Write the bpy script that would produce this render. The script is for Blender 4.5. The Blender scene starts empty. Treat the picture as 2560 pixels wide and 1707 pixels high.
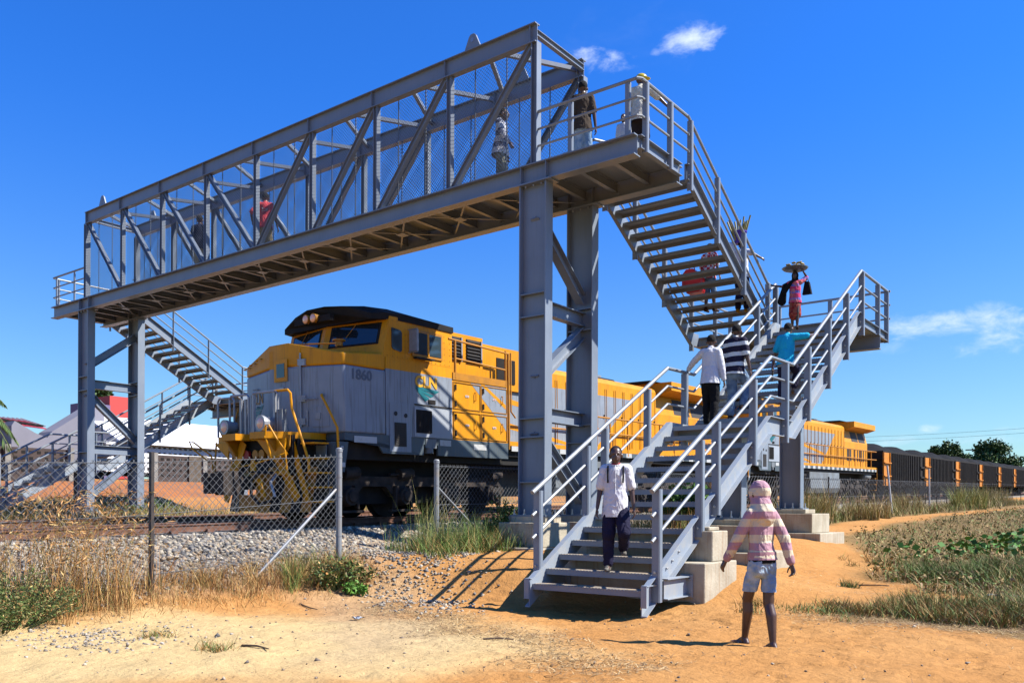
import bpy, bmesh, math, random
import numpy as np
from mathutils import Vector, Matrix, noise

# ------------------------------------------------------------------ camera, world, sun
SC = 0.86                      # the scene is authored in units of 0.86 m and scaled once at the end
CAMP = Vector((10.4044, -14.3508, 1.4))
YAW, PITCH, ROLL, FPX = -0.6532, 0.0004, 0.0045, 2132.84
scene = bpy.context.scene
fw = Vector((math.sin(YAW)*math.cos(PITCH), math.cos(YAW)*math.cos(PITCH), math.sin(PITCH)))
rt = Vector((math.cos(YAW), -math.sin(YAW), 0))
up = rt.cross(fw)
rt2 = rt*math.cos(ROLL) + up*math.sin(ROLL)
up2 = up*math.cos(ROLL) - rt*math.sin(ROLL)
cam_d = bpy.data.cameras.new("camera")
cam = bpy.data.objects.new("camera", cam_d)
scene.collection.objects.link(cam)
R3 = Matrix((rt2, up2, -fw)).transposed()
cam.matrix_world = Matrix.Translation(CAMP*SC) @ R3.to_4x4()
cam_d.sensor_width = 36
cam_d.lens = FPX/2560*36
cam_d.shift_y = (1270.28-853.5)/2560
cam_d.clip_start = 0.1
cam_d.clip_end = 4000
scene.camera = cam

SUN_AZ, SUN_EL = 59.0, 46.5
sun_d = bpy.data.lights.new("sun", 'SUN')
sun_d.energy = 5.0
sun_d.angle = math.radians(0.5)
sun_d.color = (1.0, 0.955, 0.88)
sun = bpy.data.objects.new("sun", sun_d)
scene.collection.objects.link(sun)
sv = Vector((math.sin(math.radians(SUN_AZ))*math.cos(math.radians(SUN_EL)),
             math.cos(math.radians(SUN_AZ))*math.cos(math.radians(SUN_EL)),
             math.sin(math.radians(SUN_EL))))
sun.rotation_euler = sv.to_track_quat('Z', 'Y').to_euler()
sun.location = (20, 10, 40)

def pixdir(x, y):
    return (fw + rt2*((x-1280)/FPX) - up2*((y-1270.28)/FPX)).normalized()

world = bpy.data.worlds.new("World")
scene.world = world
world.use_nodes = True
nt = world.node_tree
for n in list(nt.nodes): nt.nodes.remove(n)
def N(t, **k):
    n = nt.nodes.new(t)
    for a, b in k.items(): setattr(n, a, b)
    return n
out = N('ShaderNodeOutputWorld'); bg = N('ShaderNodeBackground'); bg.inputs['Strength'].default_value = 0.05
sky = N('ShaderNodeTexSky', sky_type='NISHITA', sun_disc=False)
sky.sun_elevation = math.radians(SUN_EL); sky.sun_rotation = math.radians(SUN_AZ)
sky.air_density = 1.0; sky.dust_density = 0.4; sky.ozone_density = 3.0
tint = N('ShaderNodeMix', data_type='RGBA', blend_type='MULTIPLY'); tint.inputs['Factor'].default_value = 1
nt.links.new(sky.outputs[0], tint.inputs['A'])
tc = N('ShaderNodeTexCoord')
sx = N('ShaderNodeSeparateXYZ'); nt.links.new(tc.outputs['Generated'], sx.inputs[0])
mr = N('ShaderNodeMapRange', interpolation_type='SMOOTHSTEP'); mr.inputs['From Min'].default_value = -0.02; mr.inputs['From Max'].default_value = 0.46
nt.links.new(sx.outputs['Z'], mr.inputs['Value'])
tmix = N('ShaderNodeMix', data_type='RGBA'); nt.links.new(mr.outputs[0], tmix.inputs['Factor'])
tmix.inputs['A'].default_value = (1.0, 1.30, 1.34, 1); tmix.inputs['B'].default_value = (0.28, 1.06, 2.35, 1)
nt.links.new(tmix.outputs['Result'], tint.inputs['B'])
def vdot(v, src):
    n = N('ShaderNodeVectorMath', operation='DOT_PRODUCT'); nt.links.new(src, n.inputs[0]); n.inputs[1].default_value = v
    return n.outputs['Value']
def mth(op, a, b=None, clamp=False):
    n = N('ShaderNodeMath', operation=op); n.use_clamp = clamp
    for i, q in enumerate((a, b)):
        if q is None: continue
        if isinstance(q, (int, float)): n.inputs[i].default_value = q
        else: nt.links.new(q, n.inputs[i])
    return n.outputs[0]
D = tc.outputs['Generated']
nz = N('ShaderNodeTexNoise'); nz.inputs['Scale'].default_value = 21; nz.inputs['Detail'].default_value = 10; nz.inputs['Roughness'].default_value = 0.60; nz.inputs['Distortion'].default_value = 0.35
mp = N('ShaderNodeMapping'); mp.inputs['Scale'].default_value = (1, 1, 1.9)
nt.links.new(D, mp.inputs['Vector']); nt.links.new(mp.outputs[0], nz.inputs['Vector'])
total = None
# (x, y, half width, half height, density) of the small clouds, as directions in the sky
for cx, cy, a, b, dens in ((1512, 156, 84, 36, .95), (1725, 100, 96, 36, .95), (1640, 130, 16, 12, .5), (2400, 805, 190, 44, .85), (2470, 768, 80, 22, .6),
                           (2530, 852, 170, 34, .75), (2230, 870, 60, 18, .4), (2325, 1072, 34, 13, .8), (2420, 1098, 260, 22, .6), (2270, 1105, 90, 14, .5), (2540, 1075, 70, 12, .6), (1590, 100, 260, 90, .12)):
    c = pixdir(cx, cy)
    r_ = Vector((c.y, -c.x, 0)).normalized(); u_ = r_.cross(c)
    uu = mth('DIVIDE', vdot(r_, D), a/FPX*0.9); vv = mth('DIVIDE', vdot(u_, D), b/FPX*0.9)
    ff = vdot(c, D)
    rr = mth('ADD', mth('MULTIPLY', uu, uu), mth('MULTIPLY', vv, vv))
    m = mth('SUBTRACT', 1.3, rr)
    m = mth('ADD', m, mth('MULTIPLY', mth('SUBTRACT', nz.outputs['Fac'], 0.55), 5.6))
    m = mth('MULTIPLY', m, 0.42*dens, clamp=True)
    m = mth('MULTIPLY', m, mth('GREATER_THAN', ff, 0.3))
    lim = mth('SUBTRACT', 3.2, rr, clamp=True)
    m = mth('MULTIPLY', m, lim)
    total = m if total is None else mth('MAXIMUM', total, m)
sm = mth('MULTIPLY', mth('MULTIPLY', total, total), mth('SUBTRACT', 3.0, mth('MULTIPLY', total, 2.0)))
mixc = N('ShaderNodeMix', data_type='RGBA'); nt.links.new(sm, mixc.inputs['Factor'])
nt.links.new(tint.outputs['Result'], mixc.inputs['A']); mixc.inputs['B'].default_value = (9.0, 10.2, 12.0, 1)
nt.links.new(mixc.outputs['Result'], bg.inputs['Color']); nt.links.new(bg.outputs[0], out.inputs['Surface'])

scene.view_settings.view_transform = 'Standard'
scene.view_settings.look = 'None'
scene.view_settings.exposure = 1.1
scene.view_settings.gamma = 1.0
scene.cycles.max_bounces = 5
scene.cycles.diffuse_bounces = 1
scene.cycles.glossy_bounces = 2
scene.cycles.transparent_max_bounces = 8

# ------------------------------------------------------------------ helpers
rnd = random.Random(7)
rng = np.random.default_rng(11)
ORG = {}
COL = scene.collection

def base_shader(name, col, rough=0.6, metal=0.0, spec=0.4):
    m = bpy.data.materials.new(name); m.use_nodes = True
    b = m.node_tree.nodes['Principled BSDF']
    b.inputs['Base Color'].default_value = (*col, 1); b.inputs['Roughness'].default_value = rough
    b.inputs['Metallic'].default_value = metal; b.inputs['Specular IOR Level'].default_value = spec
    return m, m.node_tree, b

def mat(name, col, col2=None, rough=0.6, metal=0.0, spec=0.4, nscale=4.0, bump=0.0, bscale=30.0, lo=.35, hi=.65, streak=None, detail=5, dirt=None):
    """procedural surface: two colours mixed by noise, optional vertical streaks, fine bump"""
    m, t, b = base_shader(name, col, rough, metal, spec)
    L = t.links
    tcn = t.nodes.new('ShaderNodeTexCoord')
    last = None
    if col2 is not None:
        n = t.nodes.new('ShaderNodeTexNoise'); n.inputs['Scale'].default_value = nscale; n.inputs['Detail'].default_value = detail
        L.new(tcn.outputs['Object'], n.inputs['Vector'])
        r = t.nodes.new('ShaderNodeMapRange'); r.inputs['From Min'].default_value = lo; r.inputs['From Max'].default_value = hi
        L.new(n.outputs['Fac'], r.inputs['Value'])
        x = t.nodes.new('ShaderNodeMix'); x.data_type = 'RGBA'; x.inputs['A'].default_value = (*col, 1); x.inputs['B'].default_value = (*col2, 1)
        L.new(r.outputs[0], x.inputs['Factor']); last = x.outputs['Result']
    if streak is not None:
        scol, amt = streak
        mpn = t.nodes.new('ShaderNodeMapping'); mpn.inputs['Scale'].default_value = (9, 9, .55)
        L.new(tcn.outputs['Object'], mpn.inputs['Vector'])
        n = t.nodes.new('ShaderNodeTexNoise'); n.inputs['Scale'].default_value = 2.2; n.inputs['Detail'].default_value = 6
        L.new(mpn.outputs[0], n.inputs['Vector'])
        r = t.nodes.new('ShaderNodeMapRange'); r.inputs['From Min'].default_value = .52; r.inputs['From Max'].default_value = .72; r.inputs['To Max'].default_value = amt
        L.new(n.outputs['Fac'], r.inputs['Value'])
        x = t.nodes.new('ShaderNodeMix'); x.data_type = 'RGBA'; x.inputs['B'].default_value = (*scol, 1)
        if last is not None: L.new(last, x.inputs['A'])
        else: x.inputs['A'].default_value = (*col, 1)
        L.new(r.outputs[0], x.inputs['Factor']); last = x.outputs['Result']
    if last is not None: L.new(last, b.inputs['Base Color'])
    if bump:
        n = t.nodes.new('ShaderNodeTexNoise'); n.inputs['Scale'].default_value = bscale; n.inputs['Detail'].default_value = 6
        L.new(tcn.outputs['Object'], n.inputs['Vector'])
        bp = t.nodes.new('ShaderNodeBump'); bp.inputs['Strength'].default_value = bump; bp.inputs['Distance'].default_value = .02
        L.new(n.outputs['Fac'], bp.inputs['Height']); L.new(bp.outputs[0], b.inputs['Normal'])
    return m

def vcmat(name, rough=.8, spec=.2, trans=0.0, nscale=0, namt=.25, bump=0, bscale=20):
    m, t, b = base_shader(name, (.5, .5, .5), rough, 0, spec)
    a = t.nodes.new('ShaderNodeAttribute'); a.attribute_name = 'Col'
    src = a.outputs['Color']
    if nscale:
        tcn = t.nodes.new('ShaderNodeTexCoord')
        n = t.nodes.new('ShaderNodeTexNoise'); n.inputs['Scale'].default_value = nscale; n.inputs['Detail'].default_value = 8; n.inputs['Roughness'].default_value = .7
        t.links.new(tcn.outputs['Object'], n.inputs['Vector'])
        r = t.nodes.new('ShaderNodeMapRange'); r.inputs['From Min'].default_value = .3; r.inputs['From Max'].default_value = .7
        r.inputs['To Min'].default_value = 1-namt; r.inputs['To Max'].default_value = 1+namt*.6
        t.links.new(n.outputs['Fac'], r.inputs['Value'])
        x = t.nodes.new('ShaderNodeMix'); x.data_type = 'RGBA'; x.blend_type = 'MULTIPLY'; x.inputs['Factor'].default_value = 1
        t.links.new(src, x.inputs['A']); t.links.new(r.outputs[0], x.inputs['B']); src = x.outputs['Result']
        if bump:
            n2 = t.nodes.new('ShaderNodeTexNoise'); n2.inputs['Scale'].default_value = bscale; n2.inputs['Detail'].default_value = 8; n2.inputs['Roughness'].default_value = .65
            t.links.new(tcn.outputs['Object'], n2.inputs['Vector'])
            bp = t.nodes.new('ShaderNodeBump'); bp.inputs['Strength'].default_value = bump; bp.inputs['Distance'].default_value = .04
            t.links.new(n2.outputs['Fac'], bp.inputs['Height']); t.links.new(bp.outputs[0], b.inputs['Normal'])
    t.links.new(src, b.inputs['Base Color'])
    return m

class MB:
    def __init__(s): s.v = []; s.f = []; s.m = []
    def add(s, vs, fs, mi=0):
        o = len(s.v); s.v.extend([tuple(p) for p in vs]); s.f.extend([tuple(i+o for i in f) for f in fs]); s.m.extend([mi]*len(fs)); return s
    def box(s, x0, x1, y0, y1, z0, z1, mi=0):
        return s.add([(x0,y0,z0),(x1,y0,z0),(x1,y1,z0),(x0,y1,z0),(x0,y0,z1),(x1,y0,z1),(x1,y1,z1),(x0,y1,z1)],
              [(0,3,2,1),(4,5,6,7),(0,1,5,4),(1,2,6,5),(2,3,7,6),(3,0,4,7)], mi)
    def bar(s, a, b, w, h, upv=(0,0,1), mi=0, ends=True):
        """box from a to b, h along upv-ish, w sideways"""
        a = Vector(a); b = Vector(b); d = (b-a).normalized(); u = Vector(upv); u = (u-d*u.dot(d))
        if u.length < 1e-6: u = Vector((1,0,0)) - d*d.x
        u.normalize(); r = d.cross(u)
        r = r*(w/2); u = u*(h/2)
        return s.add([a-r-u, a+r-u, a+r+u, a-r+u, b-r-u, b+r-u, b+r+u, b-r+u],
              [(0,3,2,1),(4,5,6,7),(0,1,5,4),(1,2,6,5),(2,3,7,6),(3,0,4,7)] if False else [(0,1,2,3),(7,6,5,4),(4,5,1,0),(5,6,2,1),(6,7,3,2),(7,4,0,3)], mi)
    def ibeam(s, a, b, depth, width, tf=.022, tw=.014, upv=(0,0,1), mi=0):
        a = Vector(a); b = Vector(b); d = (b-a).normalized(); u = Vector(upv); u = (u-d*u.dot(d)).normalized(); 
        o = u*(depth/2-tf/2)
        s.bar(a+o, b+o, width, tf, u, mi); s.bar(a-o, b-o, width, tf, u, mi)
        s.bar(a, b, tw, depth-2*tf, u, mi); return s
    def channel(s, a, b, depth, width, side, t=.014, upv=(0,0,1), mi=0):
        """channel with its web on the centre line and flanges towards side"""
        a = Vector(a); b = Vector(b); d = (b-a).normalized(); u = Vector(upv); u = (u-d*u.dot(d)).normalized(); sd = Vector(side)
        o = u*(depth/2-t/2)
        s.bar(a, b, t, depth, u, mi)
        for k in (1, -1): s.bar(a+o*k+sd*(width/2+t/2), b+o*k+sd*(width/2+t/2), width, t, u, mi)
        return s
    def tube(s, pts, r, n=8, mi=0, caps=True):
        pts = [Vector(p) for p in pts]; k = len(pts)
        rs = r if isinstance(r, (list, tuple)) else [r]*k
        o = len(s.v); ref = None
        for i, p in enumerate(pts):
            d = (pts[min(i+1,k-1)]-pts[max(i-1,0)]).normalized()
            if ref is None:
                ref = Vector((0,0,1)) if abs(d.z) < .9 else Vector((1,0,0))
            u = (ref-d*ref.dot(d)).normalized(); w = d.cross(u); ref = u
            for j in range(n):
                an = 2*math.pi*j/n
                s.v.append(tuple(p+u*(math.cos(an)*rs[i])+w*(math.sin(an)*rs[i])))
        for i in range(k-1):
            for j in range(n):
                j2 = (j+1) % n
                s.f.append((o+i*n+j, o+i*n+j2, o+(i+1)*n+j2, o+(i+1)*n+j)); s.m.append(mi)
        if caps:
            s.f.append(tuple(o+j for j in reversed(range(n)))); s.m.append(mi)
            s.f.append(tuple(o+(k-1)*n+j for j in range(n))); s.m.append(mi)
        return s
    def prism(s, poly, axis, t0, t1, mi=0):
        """poly: 2D points in the plane normal to axis (X: (y,z), Y: (x,z), Z: (x,y))"""
        def P(q, t):
            return {'X': (t, q[0], q[1]), 'Y': (q[0], t, q[1]), 'Z': (q[0], q[1], t)}[axis]
        n = len(poly)
        ar = sum(poly[i][0]*poly[(i+1) % n][1]-poly[(i+1) % n][0]*poly[i][1] for i in range(n))
        po = list(poly) if (ar > 0) != (axis == 'Y') else list(reversed(poly))
        vs = [P(q, t0) for q in po]+[P(q, t1) for q in po]
        fs = [tuple(reversed(range(n))), tuple(range(n, 2*n))]+[(i, (i+1) % n, n+(i+1) % n, n+i) for i in range(n)]
        if t1 < t0: fs = [tuple(reversed(f)) for f in fs]
        return s.add(vs, fs, mi)
    def quad(s, a, b, c, d, mi=0): return s.add([a, b, c, d], [(0,1,2,3)], mi)
    def ell(s, c, r, nu=14, nv=9, mi=0, rot=None):
        vs = []; fs = []
        for i in range(nv+1):
            th = math.pi*i/nv
            for j in range(nu):
                ph = 2*math.pi*j/nu
                p = Vector((r[0]*math.sin(th)*math.cos(ph), r[1]*math.sin(th)*math.sin(ph), r[2]*math.cos(th)))
                if rot is not None: p = rot @ p
                vs.append(Vector(c)+p)
        for i in range(nv):
            for j in range(nu):
                j2 = (j+1) % nu
                a, b, c_, d = i*nu+j, (i+1)*nu+j, (i+1)*nu+j2, i*nu+j2
                if i == 0: fs.append((a, b, c_))
                elif i == nv-1: fs.append((a, b, d))
                else: fs.append((a, b, c_, d))
        return s.add(vs, fs, mi)

def mesh_from(name, mb, mats, org=(0,0,0), smooth=False):
    me = bpy.data.meshes.new(name)
    o = Vector(org)
    me.from_pydata([(x-o[0], y-o[1], z-o[2]) for x, y, z in mb.v], [], mb.f)
    for m in mats: me.materials.append(m)
    if len(mats) > 1: me.polygons.foreach_set('material_index', mb.m)
    if smooth: me.polygons.foreach_set('use_smooth', [True]*len(me.polygons))
    me.update(); return me

def obj(name, mb, mats, parent=None, smooth=False, label=None, origin=None):
    if not isinstance(mats, (list, tuple)): mats = [mats]
    org = ORG[parent.name] if parent is not None else (origin if origin is not None else (0,0,0))
    o = bpy.data.objects.new(name, mesh_from(name, mb, mats, org, smooth))
    COL.objects.link(o)
    if parent is not None: o.parent = parent; ORG[o.name] = org
    else: o.location = org; ORG[o.name] = tuple(org)
    if label: o['label'] = label
    return o

def thing(name, label, cat, loc=(0,0,0), group=None, rot=None):
    o = bpy.data.objects.new(name, None); o.empty_display_size = .3; COL.objects.link(o)
    o.location = loc; ORG[o.name] = tuple(loc) if rot is None else (0,0,0)
    if rot: o.rotation_euler = rot; 
    o['label'] = label; o['category'] = cat
    if group: o['group'] = group
    return o
def tag(o, label, cat, group=None, kind=None):
    o['label'] = label; o['category'] = cat
    if group: o['group'] = group
    if kind: o['kind'] = kind
    return o
def struct(o): o['kind'] = 'structure'; return o
def copy_tree(o, parent=None):
    c = o.copy(); COL.objects.link(c); c.parent = parent
    for ch in list(o.children): copy_tree(ch, c)
    return c
def smooth_by_angle(o, ang=40):
    me = o.data
    me.polygons.foreach_set('use_smooth', [True]*len(me.polygons))
    bm = bmesh.new(); bm.from_mesh(me)
    for e in bm.edges:
        if len(e.link_faces) == 2 and e.calc_face_angle(0) > math.radians(ang): e.smooth = False
    bm.to_mesh(me); bm.free(); return o

# ------------------------------------------------------------------ terrain height
def ss(a, b, x):
    t = min(1, max(0, (x-a)/(b-a))); return t*t*(3-2*t)
def interp(x, xs, ys):
    return float(np.interp(x, xs, ys))
def rail_z(y): return 1.19+.0214*y
def ground(x, y, fine=True):
    b = interp(y, [-16, -5, 0, 5, 12, 20, 35, 55, 200, 1500], [-.02, -.08, 0, .12, .3, .55, 1.05, 1.65, 4.8, 32])
    t = interp(y, [-14, -10, -8, -4.5, -2, 5, 1500], [.1, .25, .33, .55, .55, .7, 32.6])
    k = ss(-4.5, -1.5, y)
    e0 = -2.0*(1-k)+.8*k; e1 = .6*(1-k)+6.3*k
    far = ss(14, 34, y); e0 = e0*(1-far)+4*far; e1 = e1*(1-far)+14*far
    w = 1-ss(e0, e1, x)
    z = b*(1-w)+t*w
    # track formation and the land beyond it
    rz = rail_z(y)
    if x < -1.6:
        w2 = ss(-1.6, -3.2, x) if False else min(1, max(0, (-1.7-x)/1.3))
        z = z*(1-w2)+(rz-.34)*w2
    if x < -13:
        lf = interp(-x, [13, 16, 19.5, 23, 27, 30, 34, 60, 400], [0, .08, .15, .35, 1.05, 1.75, 2.0, 2.4, 6])
        z += lf*1.0 - .15*ss(13, 19, -x)
    if fine:
        p = Vector((x, y, 0))
        z += .05*(noise.noise(p*.55))+.022*noise.noise(p*1.9)+.008*noise.noise(p*6)
        # mound of sand around the footings
        g = math.exp(-((x-4.7)**2/1.9+(y+.6)**2/2.6)); z += .26*g
        g = math.exp(-(max(0, x-3.4)**2/2.2+max(0, 2.6-x)**2/4+(y-5.6)**2/6)); z += .24*g
        g = math.exp(-((x-2.6)**2/6+(y-1.5)**2/5)); z += .06*g
        z -= .17*math.exp(-((x-3.5)**2/2.2+(y+3.95)**2/.9))
        if -5 < x < 14 and y < 30:
            z += .012*noise.noise(p*3.7)+.010*abs(noise.noise(p*2.3+Vector((7,3,0))))*2
    return z
# ------------------------------------------------------------------ materials
STEEL = mat('painted_steel', (.19,.228,.285), (.22,.26,.315), rough=.42, spec=.5, nscale=1.6, bump=.04, bscale=60, streak=((.17,.19,.21), .35))
STEEL_D = mat('painted_steel_dusty', (.27,.315,.37), (.36,.36,.34), rough=.5, spec=.45, nscale=5, lo=.45, hi=.8, bump=.04, bscale=60)
TREAD = mat('tread_plate', (.34,.31,.27), (.62,.47,.29), rough=.7, spec=.3, nscale=7, lo=.4, hi=.65, bump=.5, bscale=90)
RAILM = mat('handrail_paint', (.25,.285,.325), (.31,.335,.36), rough=.4, spec=.45, nscale=8)
WIRE = mat('galvanised_wire', (.17,.18,.19), rough=.65, metal=.0, spec=.25)
BLKWIRE = mat('dark_wire', (.10,.10,.11), rough=.6)
DMESH = mat('painted_mesh_wire', (.16,.19,.23), rough=.5)
BOLT = mat('zinc_bolt', (.55,.56,.58), rough=.35, metal=.7)
CONC = mat('concrete', (.74,.66,.50), (.56,.49,.36), rough=.9, spec=.15, nscale=2.4, bump=.35, bscale=22, streak=((.45,.27,.14), .55))
GALV = mat('galvanised_post', (.42,.44,.46), (.50,.36,.20), rough=.45, metal=.3, nscale=2.2, lo=.5, hi=.75)
BLACKPOST = mat('black_steel_post', (.035,.033,.032), (.08,.06,.05), rough=.6, nscale=9)
RUST = mat('rusty_rail', (.17,.075,.045), (.28,.14,.09), rough=.75, spec=.3, nscale=5, bump=.15)
RAILTOP = mat('rail_running_surface', (.55,.53,.52), rough=.3, metal=.8)
SLEEP = mat('concrete_sleeper', (.33,.30,.26), (.22,.19,.16), rough=.9, nscale=3, bump=.2)
EARTH = vcmat('sandy_earth', rough=.95, spec=.05, nscale=5.5, namt=.17, bump=.8, bscale=12)
STONE = vcmat('stone', rough=.9, spec=.2)
PLANT = vcmat('plant', rough=.65, spec=.25)
BARK = mat('bark', (.12,.09,.06), (.2,.16,.12), rough=.9, nscale=6, bump=.4)

# ------------------------------------------------------------------ ground
def lerp3(a, b, t): return [a[i]*(1-t)+b[i]*t for i in range(3)]
ORANGE = (.74,.385,.135); PALE = (.86,.64,.31); ORANGE2 = (.66,.31,.095); GRAVELC = (.47,.39,.29); REDE = (.62,.235,.085); DRYC = (.36,.24,.11); DARKVEG = (.12,.105,.045)
def path_mask(x, y):  # sandy path that runs off to the right between the verges
    cx = interp(y, [2, 10, 20, 35, 60, 120], [4.0, 2.2, 1.9, 2.8, 4.5, 8]); wd = interp(y, [2, 10, 30, 100], [2.6, .9, .7, 1.2])
    return 1-ss(wd*.6, wd*1.3, abs(x-cx + .5*noise.noise(Vector((x*.4, y*.25, 3)))))
def edge_line(y):     # left border of the weedy field on the right
    return interp(y, [-4, -2.5, 0, 2, 4, 7, 12], [8.6, 7.6, 7.3, 7.1, 6.0, 5.0, 3.8])
def field_mask(x, y):
    if y < -3.2: return 0
    e = edge_line(y)-.7+.7*noise.noise(Vector((x*.5, y*.5, 9)))
    m = ss(e-.3, e+.9, x)
    m *= ss(-3.4, -2.4, y + .5*noise.noise(Vector((x*.7, y*.4, 1))))
    # bare sandy tongue through the field
    tong = math.exp(-((y-.9-.12*(x-7))**2)/.18)*(1-ss(9.2, 9.9, x))
    return m*(1-tong)
def ground_col(x, y):
    n1 = noise.noise(Vector((x*.23, y*.23, 0))); n2 = noise.noise(Vector((x*.9, y*.9, 5))); n3 = noise.noise(Vector((x*3.1, y*3.1, 8)))
    c = lerp3(ORANGE, ORANGE2, .5+.6*n2)
    # pale sand sheet, lower left foreground
    q = ((x-2.3)*.62+(y+9.2)*.78)/3.6; w = ((x-2.3)*-.78+(y+9.2)*.62)/2.1
    pm = 1-ss(.55, 1.15, math.hypot(q*.84, w*.80)+.30*n2+.06*n3)
    c = lerp3(c, PALE, .9*pm)
    if x < -.5+.5*n2 and x > -5 and y < 60:      # gravelly strip below the ballast
        c = lerp3(c, GRAVELC, .85*ss(-.5, -1.6, x+.6*n3) if False else .85*min(1, max(0, (-.4-x)/1.0)))
    # stony strip running from the fence end to the front
    d = abs((x-.9)*.6+(y+5.6)*.8+.6*n2); c = lerp3(c, (.62,.45,.27), .55*(1-ss(.3, 1.1, d))*ss(-2.5, 0, x)*(1-ss(3.4, 5.2, x)))
    f = field_mask(x, y)
    if f > 0: c = lerp3(c, lerp3(DRYC, DARKVEG, .5+.5*n2), .9*f)
    if y > 6 and -1.6 < x:
        vg = (1-path_mask(x, y))*ss(6, 10, y)
        c = lerp3(c, lerp3(DRYC, (.22,.17,.07), .5+n2), .85*vg)
    if x < -7:
        c = lerp3(c, lerp3((.30,.22,.09), ORANGE, ss(-.15, .25, n1+.4*n2)), .9)
    if x < -12.5:
        g = ss(-.12, .22, noise.noise(Vector((x*.35, y*.18, 20)))+.35*n3)
        c = lerp3((.66,.30,.10), (.30,.23,.09), g*.8)
        if -31 < x < -26.3: c = lerp3(REDE, (.45,.2,.1), .5+n2)
        if -24 < x < -20.5: c = lerp3((.74,.37,.14), ORANGE, .4+n3)
    return c
def axis_pts(segs):
    r = []
    for a, b, st in segs:
        n = max(1, int(round((b-a)/st))); r += [a+(b-a)*i/n for i in range(n)]
    r.append(segs[-1][1]); return r
xs = axis_pts([(-900,-200,100),(-200,-60,14),(-60,-34,2.6),(-34,-13,.7),(-13,-3.2,.4),(-3.2,-.4,.1),(-.4,9.4,.055),(9.4,10.6,.1),(10.6,16,.3),(16,40,2),(40,200,20),(200,900,100)])
ys = axis_pts([(-40,-15,2.5),(-15,-11,.3),(-11,-3.2,.055),(-3.2,4,.1),(4,14,.2),(14,40,.6),(40,100,3),(100,300,20),(300,1500,150)])
gv = []; gc = []
for y in ys:
    for x in xs:
        near = abs(x) < 60 and y < 110
        gv.append((x, y, ground(x, y, near))); gc.append(ground_col(x, y) if near else (.22,.17,.08))
nx = len(xs)
G_ = np.array(gv); near_ = np.where((G_[:, 0] > -.4) & (G_[:, 0] < 9.4) & (G_[:, 1] > -11) & (G_[:, 1] < -1.5))[0]
r_fp = np.random.default_rng(5)
for k in range(330):      # footprints and scuffs trodden into the sand
    if k < 210: fx = r_fp.uniform(1.5, 9.2); fy = -3.6-.55*(fx-1.5)*.35+r_fp.normal(0, 1.0); fa = r_fp.normal(.1, .5)
    else: fx = r_fp.uniform(0, 9); fy = r_fp.uniform(-10.5, -3); fa = r_fp.uniform(0, 3.14)
    dx = G_[near_, 0]-fx; dy = G_[near_, 1]-fy; u_ = dx*math.cos(fa)+dy*math.sin(fa); w_ = -dx*math.sin(fa)+dy*math.cos(fa)
    q_ = (u_/.155)**2+(w_/.062)**2; dp = r_fp.uniform(.010, .026)
    G_[near_, 2] += np.where(q_ < 6, -dp*np.exp(-q_**2)+.45*dp*np.exp(-(q_-1.9)**2*1.3), 0)
gv = [tuple(p_) for p_ in G_]
gf = [(j*nx+i, j*nx+i+1, (j+1)*nx+i+1, (j+1)*nx+i) for j in range(len(ys)-1) for i in range(nx-1)]
me = bpy.data.meshes.new('ground'); me.from_pydata(gv, [], gf)
ca = me.color_attributes.new('Col', 'FLOAT_COLOR', 'POINT')
ca.data.foreach_set('color', np.c_[np.array(gc), np.ones(len(gc))].astype(np.float32).ravel())
me.polygons.foreach_set('use_smooth', [True]*len(gf)); me.materials.append(EARTH); me.update()
gro = bpy.data.objects.new('ground', me); COL.objects.link(gro); struct(gro)

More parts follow.
